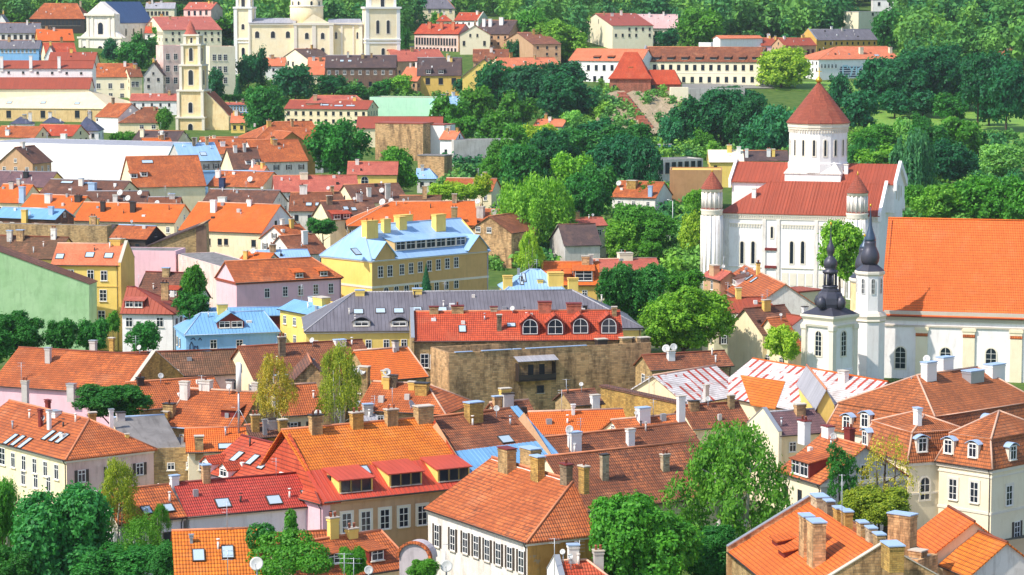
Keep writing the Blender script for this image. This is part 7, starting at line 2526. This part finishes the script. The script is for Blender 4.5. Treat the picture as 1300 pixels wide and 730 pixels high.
# the grove in the middle
GR = [(628, 105, 46, 54, 'dd', 138, 'dark round tree right of the yellow gable'), (668, 106, 60, 58, 'dd', 142, 'broad dark tree at the left of the grove'), (720, 120, 64, 58, 'dd', 154, 'largest dark round tree of the grove'),
      (722, 92, 46, 30, 'dd', 130, 'dark crown behind the largest grove tree'), (568, 144, 40, 44, 'm', 172, 'leafy green tree in front of the mint hall'), (606, 130, 42, 40, 'm', 158, 'green tree right of the mint hall'),
      (584, 160, 38, 28, 'm', 182, 'light bush in front of the mint hall'), (630, 160, 44, 40, 'm', 186, 'light green tree above the concrete wall'), (655, 140, 40, 44, 'm', 170, 'spreading green tree at the grove edge'),
      (684, 172, 52, 34, 'y', 196, 'yellow green bush at the front of the grove'), (725, 152, 26, 28, 'g', 170, 'pale grey green tree in the grove'), (656, 176, 40, 40, 'm', 204, 'green tree over the concrete wall'),
      (760, 165, 44, 30, 'dd', 186, 'dark bush below the bare slope'), (795, 172, 60, 36, 'd', 198, 'wide dark bush below the stepped wall'), (735, 178, 50, 36, 'd', 204, 'dark thicket in the grove'),
      (660, 212, 60, 62, 'd', 252, 'deep green tree behind the willow'), (700, 190, 60, 60, 'dd', 236, 'dark tree in the heart of the grove'), (726, 216, 54, 50, 'l', 250, 'brighter lime in front of the grove'),
      (780, 198, 64, 62, 'dd', 240, 'tall dark tree above the red cottages'), (815, 208, 46, 72, 'dd', 252, 'tall dark tree at the right of the grove'), (742, 246, 60, 58, 'd', 282, 'dark green tree beside the willow'),
      (760, 232, 44, 54, 'd', 268, 'dense tree left of the red cottages'), (822, 246, 32, 36, 'm', 270, 'bush by the lane behind the cottages'), (640, 196, 40, 44, 'm', 230, 'leafy tree above the shrub row'),
      (626, 212, 30, 36, 'm', 240, 'small tree above the shrub row'), (704, 250, 30, 40, 'd', 285, 'narrow dark tree right of the willow')]
for (x, y, w_, h_, c_, yb, lab) in GR:
    tree(lab, 'broad', x, y + h_ * .06, w_ * 1.16, h_ * 1.2, c_, yb=yb, group=gB)
# big grove right of the bastion
GR2 = [(878, 150, 52, 60, 'dd', 186, 'left crown of the dark grove behind the tan block'), (915, 142, 66, 62, 'dd', 186, 'middle crown of the dark grove behind the tan block'), (950, 150, 54, 66, 'dd', 190, 'right crown of the dark grove behind the tan block'),
       (850, 166, 26, 36, 'bl', 190, 'bluish green tree beside the concrete arcade'), (985, 160, 48, 60, 'bl', 200, 'bluish tree left of the cathedral drum'), (960, 178, 40, 40, 'bl', 204, 'low bluish tree behind the cathedral nave'),
       (892, 178, 22, 26, 'm', 196, 'small bright tree behind the concrete arcade'), (992, 82, 64, 50, 'y', 112, 'yellow green tree before the pink terrace'), (1004, 55, 26, 26, 'dd', 74, 'dark tree beside the dusky pink house'),
       (906, 188, 18, 20, 'l', 203, 'little bright tree by the cream gables'), (935, 122, 60, 30, 'dd', 150, 'dark crowns at the top of the grove')]
for (x, y, w_, h_, c_, yb, lab) in GR2:
    tree(lab, 'broad', x, y + h_ * .06, w_ * 1.16, h_ * 1.2, c_, yb=yb, group=gB)
# hillside park
GR3 = [(1066, 113, 28, 40, 'dd', 140, 'dark tree right of the cathedral roof tip'), (1092, 134, 48, 46, 'dd', 168, 'dark tree below the graffiti house'), (1110, 98, 50, 54, 'dd', 141, 'park tree with a forked trunk'),
       (1148, 96, 62, 70, 'dd', 146, 'tall park tree at the left of the slope'), (1186, 88, 66, 72, 'dd', 140, 'tall park tree in the middle of the slope'), (1212, 96, 40, 56, 'd', 138, 'park tree behind the middle one'),
       (1242, 104, 56, 78, 'dd', 166, 'dark park tree above the path'), (1278, 112, 60, 86, 'dd', 168, 'big park tree at the right edge'), (1262, 84, 40, 40, 'dd', 120, 'dark crown below the lone cottage'),
       (1112, 172, 52, 34, 'm', 194, 'bright thicket behind the cathedral drum'), (1148, 168, 30, 40, 'g', 194, 'pale tree at the foot of the lawn'), (1168, 156, 24, 24, 'd', 172, 'round bush on the lawn'),
       (1178, 176, 46, 40, 'd', 204, 'dark tree at the foot of the lawn'), (1222, 168, 46, 46, 'm', 198, 'bright tree below the lawn'), (1268, 202, 62, 42, 'g', 228, 'whitish green tree at the right edge'),
       (1118, 200, 50, 30, 'l', 220, 'yellow green trees behind the cathedral'), (1158, 206, 52, 80, 'b', 254, 'grey blue willow behind the cathedral gable'), (1206, 200, 60, 52, 'dd', 236, 'dark tree behind the orange nave roof'),
       (1162, 248, 36, 30, 'm', 270, 'leafy tree touching the cathedral gable'), (1196, 254, 70, 48, 'l', 284, 'left of the three bright crowns above the orange nave'), (1245, 248, 74, 58, 'm', 286, 'middle of the three bright crowns above the orange nave'),
       (1292, 250, 66, 62, 'm', 290, 'right of the three bright crowns above the orange nave'), (1236, 176, 30, 24, 'd', 194, 'bush beside the whitish tree'), (1100, 190, 36, 30, 'd', 210, 'dark shrub between drum and willow')]
for (x, y, w_, h_, c_, yb, lab) in GR3:
    tree(lab, 'willow' if 'willow' in lab else 'broad', x, y + (0 if 'park' in lab else h_ * .08), w_ * 1.16, h_ * (1.06 if 'park' in lab else 1.22), c_, yb=yb, group=gC)
GR4 = [(676, 34, 38, 44, 'm', 60, 'poplar like tree beside the ochre gable'), (712, 48, 62, 50, 'l', 78, 'great bright tree left of the white gabled house'), (655, 62, 20, 24, 'dd', 78, 'dark tree behind the ochre gable'),
       (848, 47, 28, 22, 'dd', 62, 'dark tree before the pink roofed building'), (888, 34, 52, 46, 'm', 60, 'leafy tree right of the pink roofed building'), (1062, 44, 20, 20, 'd', 56, 'tree in front of the long grey roof'),
       (1092, 48, 18, 20, 'd', 59, 'bush before the right end of the long grey roof'), (1130, 34, 44, 44, 'd', 62, 'dark tree right of the modernist house'), (1180, 40, 60, 30, 'g', 58, 'pale trees above the park'),
       (1225, 50, 46, 34, 'b', 72, 'blue green tree left of the lone cottage'), (1262, 46, 34, 26, 'y', 62, 'yellow green tree above the lone cottage'), (1290, 46, 32, 28, 'l', 64, 'bright tree right of the lone cottage'),
       (556, 26, 20, 22, 'm', 40, 'tree left of the arcaded building'), (514, 50, 14, 40, 'd', 74, 'narrow dark tree beside the right church tower'), (600, 12, 14, 14, 'd', 22, 'small tree above the red roofed house')]
for (x, y, w_, h_, c_, yb, lab) in GR4:
    tree(lab, 'broad', x, y + h_ * .06, w_ * 1.15, h_ * 1.2, c_, yb=yb, group=gD)


# the wood on the far hill: one mass of crowns, plus the nearer crowns one by one
def wood():
    r = np.random.default_rng(11)
    prot = [lobes_crown(200 + i, 11, 420, .13) for i in range(6)]
    Cs, Ns, Ss, Ks = [], [], [], []
    n = 0
    for _ in range(3850):
        Y = r.uniform(1290, 2500)
        X_ = r.uniform(-.25, .25) * Y
        px_ = 650 + X_ / Y * F
        lim = np.interp(px_, [0, 150, 180, 275, 290, 330, 480, 515, 522, 610, 640, 650, 735, 740, 870, 880, 960, 1040, 1070, 1072, 1140, 1148, 1300],
                        [1500, 1600, 1780, 1760, 1440, 1350, 1370, 1440, 1660, 1660, 1640, 1450, 1400, 1540, 1540, 1420, 1430, 1450, 1450, 1740, 1740, 1330, 1230])
        if Y < lim:
            continue
        g = G(X_, Y)
        R_ = r.uniform(5.5, 11)
        Hh = R_ * r.uniform(.85, 1.6)
        C, N_, S = prot[r.integers(6)]
        Cs.append(C * np.array([R_, R_, Hh]) + np.array([X_, Y, g + Hh * 1.05]))
        Ns.append(N_)
        Ss.append(S * R_)
        n += 1
    me = quads_mesh('wood', np.concatenate(Cs), np.concatenate(Ns), np.concatenate(Ss), 'leafw')
    o = bpy.data.objects.new('wooded_hill', me)
    COL.objects.link(o)
    o['kind'] = 'stuff'
    cc = hexc('#3c6c2e')
    o.color = cc
    return n


print('wood trees', wood())

for (x, y, w_, h_, c_, yb, lab) in ((1136, 132, 40, 34, 'dd', 152, 'shaded bushy tree under the left park trees'), (1172, 130, 46, 34, 'dd', 150, 'shaded bushy tree under the middle park trees'), (1208, 134, 44, 36, 'd', 154, 'shaded bushy tree left of the path'),
                                    (1256, 138, 40, 40, 'dd', 160, 'shaded bushy tree below the lone cottage'), (1160, 116, 70, 26, 'dd', 132, 'dark row of crowns behind the park trees'), (1230, 122, 60, 26, 'dd', 140, 'second dark row of crowns behind the park trees')):
    tree(lab, 'wide', x, y, w_, h_, c_, yb=yb, group=gC)


def undergrowth():
    r = np.random.default_rng(23)
    prot = [lobes_crown(300 + i, 7, 130, .2) for i in range(5)]
    zones = [(560, 130, 840, 258, 520), (840, 150, 1010, 206, 160), (1084, 176, 1300, 290, 330), (1060, 120, 1110, 190, 60), (600, 245, 860, 330, 120),
             (860, 255, 900, 335, 70), (300, 98, 460, 132, 110), (460, 112, 560, 128, 40), (180, 50, 300, 72, 90), (640, 55, 720, 80, 50), (960, 62, 1040, 84, 30), (1140, 50, 1300, 90, 130), (120, 70, 205, 96, 50),
             (1100, 100, 1300, 118, 80), (640, 14, 738, 56, 120), (876, 30, 965, 56, 60), (1030, 30, 1078, 56, 50), (1110, 24, 1150, 58, 70), (1076, 34, 1120, 44, 20), (515, 14, 560, 40, 40), (756, 110, 784, 150, 30), (784, 118, 850, 165, 60), (600, 300, 700, 345, 70), (850, 325, 905, 350, 40), (1300, 130, 1400, 330, 110), (-20, 560, 60, 640, 12), (846, 118, 872, 140, 16)]
    Cs, Ns, Ss = [], [], []
    for (x0, y0, x1, y1, n) in zones:
        for _ in range(n):
            p = solve(r.uniform(x0, x1), r.uniform(y0, y1), 0)
            if 779 < 650 + p.x / p.y * F < 856 and 1000 < p.y < 1140 and r.random() > .2:
                continue
            R_ = r.uniform(1.2, 3.6)
            Hh = R_ * r.uniform(.6, 1.1)
            C, N_, S = prot[r.integers(5)]
            Cs.append(C * np.array([R_, R_, Hh]) + np.array([p.x, p.y, p.z + Hh * .7]))
            Ns.append(N_)
            Ss.append(S * R_)
    me = quads_mesh('undergrowth', np.concatenate(Cs), np.concatenate(Ns), np.concatenate(Ss), 'leafw')
    o = bpy.data.objects.new('undergrowth', me)
    COL.objects.link(o)
    o['kind'] = 'stuff'


undergrowth()

# ------------------------------------------------------------------ smaller things
# slope and lawns as sheets a little above the ground
def patch(name, pix, mat, dz=.15, n=14, jit=.25):
    """a ground sheet over the pixel outline (left edge, right edge per row)"""
    mb = MB()
    r = random.Random(5)
    rows = []
    for (y, xa, xb) in pix:
        row = []
        for i in range(n + 1):
            x = xa + (xb - xa) * i / n
            p = solve(x, y, dz)
            row.append(p + ZV * r.uniform(0, jit))
        rows.append(row)
    for a, b in zip(rows[:-1], rows[1:]):
        for i in range(n):
            mb.face([b[i], b[i + 1], a[i + 1], a[i]], 0, True)
    o = mb.build(name, mat)
    return struct(o)


patch('bare_slope', [(118, 772, 868), (126, 768, 868), (135, 766, 866), (144, 762, 862), (152, 758, 850), (162, 752, 842), (172, 770, 836)], 'soil', .3, 24, 1.1)
patch('lawn', [(119, 1080, 1300), (124, 1085, 1300), (130, 1090, 1305), (140, 1096, 1310), (150, 1096, 1310), (160, 1100, 1310), (175, 1120, 1310), (190, 1150, 1312)], 'lawn', .2, 20, .1)
patch('terrace_lawn', [(104, 980, 1080), (109, 980, 1085), (115, 985, 1090)], 'lawn', .2, 8, .1)
patch('lane', [(322, 843, 862), (310, 846, 858), (300, 845, 856), (290, 842, 852), (280, 838, 850), (270, 838, 852), (258, 846, 850)], 'road', .12, 3, 0)
patch('terrace_road', [(112, 866, 985), (106, 866, 985)], 'road', .25, 8, 0)


def car(label, x, y, col, az):
    p = solve(x, y, 0)
    p.z += .13
    R = Matrix.Rotation(rad(az), 4, 'Z')
    t = thing('parked_car', label, 'car', (p.x, p.y, p.z), 'cars parked along the lane')
    T = Matrix.Translation(p) @ R

    def w3(u, v, z):
        return T @ Vector((u, v, z))
    prof = [(-2.1, .3), (-2.15, .75), (-1.5, .95), (1.0, .95), (1.95, .8), (2.1, .6), (2.05, .3)]
    b = MB()
    b.prism([w3(u, -.85, z) for u, z in prof], w3(0, 1, 0) * 1.7 - w3(0, 0, 0) * 1.7)
    b.build('body', col, t)
    b = MB()
    lo = [(-1.7, -.78), (1.1, -.78), (1.1, .78), (-1.7, .78)]
    hi = [(-1.35, -.6), (.45, -.6), (.45, .6), (-1.35, .6)]
    for i in range(4):
        j = (i + 1) % 4
        b.face([w3(*lo[i], .93), w3(*lo[j], .93), w3(*hi[j], 1.42), w3(*hi[i], 1.42)])
    b.build('windows', 'glassb', t)
    b = MB()
    b.slab([[w3(*q, 1.46) for q in hi]], .06)
    b.build('car_roof', col, t)
    for u in (-1.3, 1.3):
        for v in (-.8, .8):
            b = MB()
            q = w3(u, v - .1, .32)
            e = w3(0, .2, 0) - w3(0, 0, 0)
            b.tube(q, q + e, .32, 12)
            b.build('wheel', 'black', t)
            if v < 0:
                pass
    for v in (-.6, .6):
        b = MB()
        q = w3(2.02, v - .15, .62)
        b.box(q, w3(.08, 0, 0) - w3(0, 0, 0), w3(0, .3, 0) - w3(0, 0, 0), ZV * .14)
        b.build('headlight', 'white', t)
    return t


car('dark blue car parked at the top of the lane', 842, 268, 'navyp', 60)
car('light blue car parked at the foot of the lane', 860, 322, 'blm2', 72)
car('small white car half hidden by the lime at the lane', 843, 323, 'white', 95)
# pale blue kiosk among the bushes
kp = solve(844, 192, 0)
kt = thing('kiosk', 'pale blue kiosk with a flat roof on the grass behind the grove', 'kiosk', tuple(kp))
b = MB()
b.box((kp.x - 2.3, kp.y, kp.z - .3), (4.6, 0, 0), (0, 2.6, 0), (0, 0, 2.6))
b.build('body', 'blw', kt)
b = MB()
b.box((kp.x - 2.5, kp.y - .2, kp.z + 2.3), (5, 0, 0), (0, 3, 0), (0, 0, .25))
b.build('roof', 'grw', kt)
for i in range(3):
    window(kt, Vector((kp.x - 1.4 + i * 1.4, kp.y, kp.z + 1.3)), Vector((0, -1, 0)), .9, .9, 'd', True)


def pole(label, x, y0, y1, yb, mat, arm=False, name='lamp_post', D=None, cat_='pole'):
    D = D or solve(x, yb, 0).y
    a, c = PD(x, y1, D), PD(x, y0, D)
    g = G(a.x, a.y)
    t = thing(name, label, cat_, (a.x, a.y, min(g, a.z)))
    b = MB()
    b.tube((a.x, a.y, min(g, a.z)), c, .13, 7, 0, .08)
    b.build('post', mat, t)
    b = MB()
    if arm:
        b.tube(c, c + Vector((-.9, 0, .25)), .06, 6)
        b.tube(c + Vector((-1.5, 0, .3)), c + Vector((-.7, 0, .25)), .1, 6)
        b.build('lamp_head', 'white', t)
    else:
        b.tube(c - Vector((.7, 0, .5)), c + Vector((.7, 0, -.5)), .06, 6)
        b.build('crossarm', mat, t)


pole('white lamp post on the path by the tan block', 854, 255, 290, 290, 'white', True)
pole('dark wooden pole under the willow', 660, 272, 330, 336, 'dark', name='wooden_pole')
pole('brown post beside the grey barn', 771, 297, 324, 328, 'maroon', name='wooden_pole')
pole('dark brown post at the stone gable house', 645, 304, 330, 334, 'maroon', name='wooden_pole')
pole('thin white post in front of the large lime', 818, 296, 326, 330, 'white', True)
pole('white street lamp above the graffiti house', 1121.5, 44, 58, 62, 'white', True)

# mobile phone antenna on a guyed mast, standing on a roof
D = 334
t = thing('antenna_mast', 'white cylindrical phone antenna on a guyed steel mast', 'antenna', tuple(PD(303, 546, D)))
a, c = PD(303, 552, D), PD(303, 497, D)
b = MB()
b.tube(a, c, .12, 8)
b.build('mast', 'steel', t)
b = MB()
cc = PD(303, 461, D)
b.tube(c, cc, .34, 16)
b.tube(cc, cc + ZV * .06, .3, 16, 0, .2)
b.build('antenna_drum', 'white', t)
m = a.lerp(c, .62)
for q in ((-1.6, -.6), (1.6, -.4), (.2, 1.6)):
    b = MB()
    b.tube(m, a + Vector((q[0], q[1], .4)), .035, 5)
    b.build('guy_strut', 'steel', t)


def aerial(label, x, y0, y1, D, bars, wd=1.2):
    a, c = PD(x, y1, D), PD(x, y0, D)
    t = thing('roof_aerial', label, 'aerial', tuple(a), 'aerials on the roofs')
    b = MB()
    b.tube(a - ZV * .8, c, .04, 5)
    b.build('mast', 'steel', t)
    for i in range(bars):
        z = c - ZV * (i * .45 + .1)
        b = MB()
        b.tube(z + Vector((-wd / 2, .1, 0)), z + Vector((wd / 2, -.1, 0)), .025, 4)
        for k in range(3):
            q = z + Vector((-wd / 2 + wd * (k + .5) / 3, .1, 0))
            b.tube(q + Vector((0, -.3, 0)), q + Vector((0, .3, 0)), .018, 4)
        b.build('antenna_bar', 'steel', t)


aerial('tall thin aerial over the orange annex', 289, 698, 725, 268, 3)
aerial('ladder like aerial beside the round dark bush', 437, 702, 735, 262, 3, 1.8)
aerial('double aerial in front of the round dark bush', 449, 708, 738, 261, 2, 1.6)
aerial('aerial at the corner of the white walled house', 704, 683, 728, 272, 2, 1.2)
aerial('thin aerial on the long pink wall', 27, 460, 490, 388, 2)
aerial('slim mast on the ochre stone wall', 719, 481, 505, 381, 1)
aerial('slim mast on the low red roof', 824, 477, 502, 380, 1)
aerial('tall mast before the mansion roof', 1157, 478, 520, 345, 1, .6)
aerial('mast on the big orange chimney roof', 1069, 602, 668, 268, 1, .7)
aerial('thin mast beside the white walled house', 566, 690, 732, 282, 1, .6)
aerial('thin mast on the red roofed house', 552, 402, 418, 424, 1, .5)
aerial('thin mast behind the grey sheet lean-to', 498, 492, 512, 365, 1, .6)

# big satellite dishes on poles
for lab, x, y, D, sc, az in (('large white satellite dish before the ivy roof', 326, 716, 262, 1.35, -5), ('large white satellite dish under the white walled house', 567, 719, 268, 1.25, -5),
                             ('small white dish at the bottom edge beside the dormer house', 468, 724, 264, .9, 10), ('white satellite dish above the patched orange roof', 723, 545, 322, .95, 5)):
    p = PD(x, y, D)
    t = thing('satellite_dish', lab, 'dish', (p.x, p.y, p.z - 2.5), 'satellite dishes on poles')
    d_, a_ = dish_mesh()
    Rm = Matrix.Rotation(rad(az), 4, 'Z') @ Matrix.Rotation(rad(68), 4, 'X')
    mm = Matrix.Translation(p) @ Rm @ Matrix.Scale(sc, 4)
    put('bowl', d_, t, mm)
    put('feed_arm', a_, t, mm)
    b = MB()
    b.tube(p - ZV * 3.5 + Vector((0, .1, 0)), p + Vector((0, .1, 0)), .06, 6)
    b.build('post', 'steel', t)

# the balcony on the stained brick wall
def balcony():
    e1, e2 = b14.e1, b14.e2
    n = -e2
    a = hit_plane(654, 482, b14.w3(0, b14.o, 0), n)
    c = hit_plane(701, 479.5, b14.w3(0, b14.o, 0), n)
    wd = (c - a).length
    up = ZV
    t = thing('balcony', 'dark iron balcony with a sloping glass canopy and doors on the brown brick wall', 'balcony', tuple(a))
    b = MB()
    b.box(a + n * 1.5 - ZV * .15, e1 * wd, -n * 1.5, ZV * .15)
    b.build('floor_slab', 'dark', t)
    b = MB()
    for k in range(int(wd / .18) + 1):
        q = a + e1 * (k * .18) + n * 1.47
        b.box(q, e1 * .03, n * -.03, ZV * 1.05)
    b.box(a + n * 1.5 + ZV * 1.05, e1 * wd, n * -.06, ZV * .06)
    b.box(a + n * 1.52 + ZV * .1, e1 * wd, n * -.02, ZV * .75)
    b.build('railing', 'dark', t)
    for u in (0, wd - .1):
        b = MB()
        b.box(a + n * 1.45 + e1 * u, e1 * .1, n * -.1, ZV * 3.0)
        b.build('post', 'dark', t)
    b = MB()
    q = [a + n * 1.9 + ZV * 3.0 - e1 * .3, a + n * 1.9 + ZV * 3.0 + e1 * (wd + .3), a + ZV * 3.6 + e1 * (wd + .3) + n * .02, a + ZV * 3.6 - e1 * .3 + n * .02]
    b.slab([q], .06)
    b.build('canopy', 'gryl', t)
    for u in (0.02, wd - .08):
        b = MB()
        b.box(a + n * 1.4 + e1 * u, e1 * .06, n * -1.35, ZV * 2.6)
        b.build('side_screen', 'dark', t)
    for u in (wd * .42, wd * .72):
        b = MB()
        b.box(a + e1 * (u - .45) + n * .05, e1 * .9, -n * .05, ZV * 2.2)
        b.build('door', 'black', t)


balcony()
# flashing along the top of the stained brick wall
b = MB()
for (x0, x1) in ((578, 600), (612, 650), (652, 662), (668, 745)):
    a = hit_plane(x0, 447 - (x0 - 570) * .058, b14.w3(0, b14.o, 0), -b14.e2)
    c = hit_plane(x1, 447 - (x1 - 570) * .058, b14.w3(0, b14.o, 0), -b14.e2)
    u0, u1 = (a - b14.A).dot(b14.e1), (c - b14.A).dot(b14.e1)
    b.box(b14.w3(u0, b14.o - .12, 1.303), b14.e1 * (u1 - u0), b14.e2 * .6, ZV * .1)
fl = b.build('parapet_flashing', 'capb', b14.t)
for x, h_ in ((766, 1.0), (797, 1.0), (820, .9)):
    a = hit_plane(x, 437, b14.w3(0, b14.o, 0), -b14.e2)
    u = (a - b14.A).dot(b14.e1)
    stack(b14.t, b14.w3(u, .3, 1.2), b14.e1, b14.e2, 1.6, 1.2, h_, 'dark' if x < 780 else 'brick', 'trimg')

# dark triangular roof vent hatches
def hatch(H, x, y, w=1.6, h=1.5):
    u, v = H.hit(x, y)
    p = H.w3(u, v, v * H.tn)
    b = MB()
    a, c, d = p - H.e1 * w / 2, p + H.e1 * w / 2, p + ZV * h
    v1 = v + h / H.tn
    e = H.w3(u, v1, v1 * H.tn)
    b.face([d, a, e]); b.face([c, d, e])
    b.face([a, d, c], 1)
    b.build('roof_hatch', ['capb', 'black'], H.t)


# vaulted shed and ivy at the front
D = 278
p = PD(526, 709, D)
t = thing('vaulted_shed', 'low barrel vaulted lilac grey outbuilding with an orange tile rim', 'shed', (p.x, p.y, 0))
b = MB()
R_ = 1.7
pr = [(-R_, -p.z), (R_, -p.z)] + [(R_ * math.cos(math.pi * i / 14), R_ * .92 * math.sin(math.pi * i / 14)) for i in range(15)]
ee = Vector((.93, -.36, 0))
dd_ = Vector((.36, .93, 0))
b.prism([p + ee * u + ZV * z for u, z in pr], dd_ * 1.8)
b.build('wall', 'grl', t)
b = MB()
for i in range(14):
    a0, a1 = math.pi * i / 14, math.pi * (i + 1) / 14
    q = [(R_ * 1.0, a0), (R_ * 1.0, a1), (R_ * 1.1, a1), (R_ * 1.1, a0)]
    b.prism([p + ee * (r_ * math.cos(a)) + ZV * (r_ * .92 * math.sin(a)) - dd_ * .1 for r_, a in q], dd_ * 1.9)
b.build('vault_roof', 'grl', t)
b = MB()
for i in range(14):
    a0, a1 = math.pi * i / 14, math.pi * (i + 1) / 14
    q = [(R_ * 1.0, a0), (R_ * 1.0, a1), (R_ * 1.16, a1), (R_ * 1.16, a0)]
    b.prism([p + ee * (r_ * math.cos(a)) + ZV * (r_ * .92 * math.sin(a)) - dd_ * .25 for r_, a in q], dd_ * .5)
b.build('tile_rim', 'orb', t)


def ivy(label, pts, n, size, col, seed, yaw=0):
    """a mat of leaves spread over boxes (centre, half sizes) in world space"""
    r = np.random.default_rng(seed)
    C, N_, S = [], [], []
    for (c, hx, hy, hz) in pts:
        m = int(n / len(pts))
        d = r.normal(size=(m, 3))
        d /= np.linalg.norm(d, axis=1, keepdims=True)
        q = d * np.array([hx, hy, hz]) * r.uniform(.75, 1.02, (m, 1))
        C.append(q + np.array(c))
        N_.append(d + r.normal(size=(m, 3)) * .5 + np.array([0, 0, .3]))
        S.append(size * r.uniform(.6, 1.4, m))
    C, N_, S = np.concatenate(C), np.concatenate(N_), np.concatenate(S)
    base = C.mean(0)
    base[2] = C[:, 2].min()
    t = thing('ivy', label, 'ivy', tuple(base))
    o = bpy.data.objects.new('foliage', quads_mesh('ivy', C - base, N_, S, 'leaf'))
    COL.objects.link(o)
    o.parent = t
    o.color = hexc(GREEN[col])


def ivp(x, y, D, hx, hy, hz):
    return (tuple(PD(x, y, D)), hx, hy, hz)


ivy('thick green ivy rolling over the low house roof', [ivp(352, 690, 273, 2.2, 1.6, 1.3), ivp(376, 686, 272, 1.9, 1.5, 1.2), ivp(345, 708, 270, 2.6, 1.6, 1.3), ivp(372, 708, 269, 2.2, 1.5, 1.2), ivp(396, 702, 269, 1.8, 1.4, 1.1), ivp(400, 716, 267, 1.9, 1.3, 1.0), ivp(350, 722, 267, 2.2, 1.3, 1.0)], 7000, .16, 'm', 3)
ivy('ivy covered chimney column above the ivy roof', [ivp(369, 658, 274, .65, .6, 1.0), ivp(369, 672, 274, .8, .7, 1.1), ivp(368, 684, 274, .9, .8, .9)], 2200, .13, 'm', 4)
ivy('dark ivy hedge left of the ivy roof', [ivp(326, 682, 275, 1.2, .9, 1.5), ivp(338, 676, 275, 1.0, .9, 1.0)], 1800, .15, 'd', 5)
# air conditioners and vents on the cream house
# graffiti letters on the two walls that carry them
def strokes(H, face, segs, wdt, mat, name='graffiti'):
    b = MB()
    for pl in segs:
        for (a, c) in zip(pl[:-1], pl[1:]):
            p, n_ = H.wall_hit(face, *a)
            q, _ = H.wall_hit(face, *c)
            b.box(p + n_ * (.02 if wdt < .7 else .1) - (q - p).normalized().cross(n_) * wdt / 2, q - p, (q - p).normalized().cross(n_) * wdt, n_ * .05)
    b.build(name, mat, H.t)


strokes(lb, 'F', [[(241, 445), (241, 438), (243, 434), (245, 438), (245, 445)], [(247, 445), (247, 439), (249, 441), (251, 439), (251, 445)], [(242, 431), (246, 429), (248, 432)], [(252, 432), (254, 429), (256, 432)]], .16, 'navyp')
strokes(gr, 'F', [[(1066, 88), (1094, 88)], [(1066, 91), (1094, 91)], [(1066, 94), (1094, 94)], [(1067, 85.5), (1094, 85.5)], [(1068, 97), (1092, 97)]], .62, 'navyp', 'graffiti_ground')
strokes(gr, 'F', [[(1070, 95), (1070, 84), (1076, 83.5), (1075.5, 87)], [(1078, 84), (1081.5, 90), (1084.5, 83.5)], [(1081.5, 90), (1079.5, 96), (1076, 97)], [(1087, 95.5), (1087, 84)], [(1094, 84), (1088, 89.5), (1094.5, 95)]], .75, 'grafw')

# ------------------------------------------------------------------ the air
def haze(dens):
    m = bpy.data.materials.new('haze')
    m.use_nodes = True
    nt = m.node_tree
    nt.nodes.clear()
    o = nt.nodes.new('ShaderNodeOutputMaterial')
    v = nt.nodes.new('ShaderNodeVolumePrincipled')
    v.inputs['Color'].default_value = (0.82, 0.92, 1.0, 1)
    v.inputs['Density'].default_value = dens
    v.inputs['Anisotropy'].default_value = 0.2
    nt.links.new(v.outputs[0], o.inputs['Volume'])
    me = bpy.data.meshes.new('haze')
    x, y0, y1, z0, z1 = 2100, -60, 2960, -14, 150
    vs = [(a, b, c) for c in (z0, z1) for b in (y0, y1) for a in (-x, x)]
    me.from_pydata(vs, [], [(0, 2, 3, 1), (4, 5, 7, 6), (0, 1, 5, 4), (2, 6, 7, 3), (0, 4, 6, 2), (1, 3, 7, 5)])
    me.materials.append(m)
    ob = bpy.data.objects.new('haze', me)
    COL.objects.link(ob)
    ob['kind'] = 'stuff'


haze(0.00004)

bpy.context.view_layer.update()
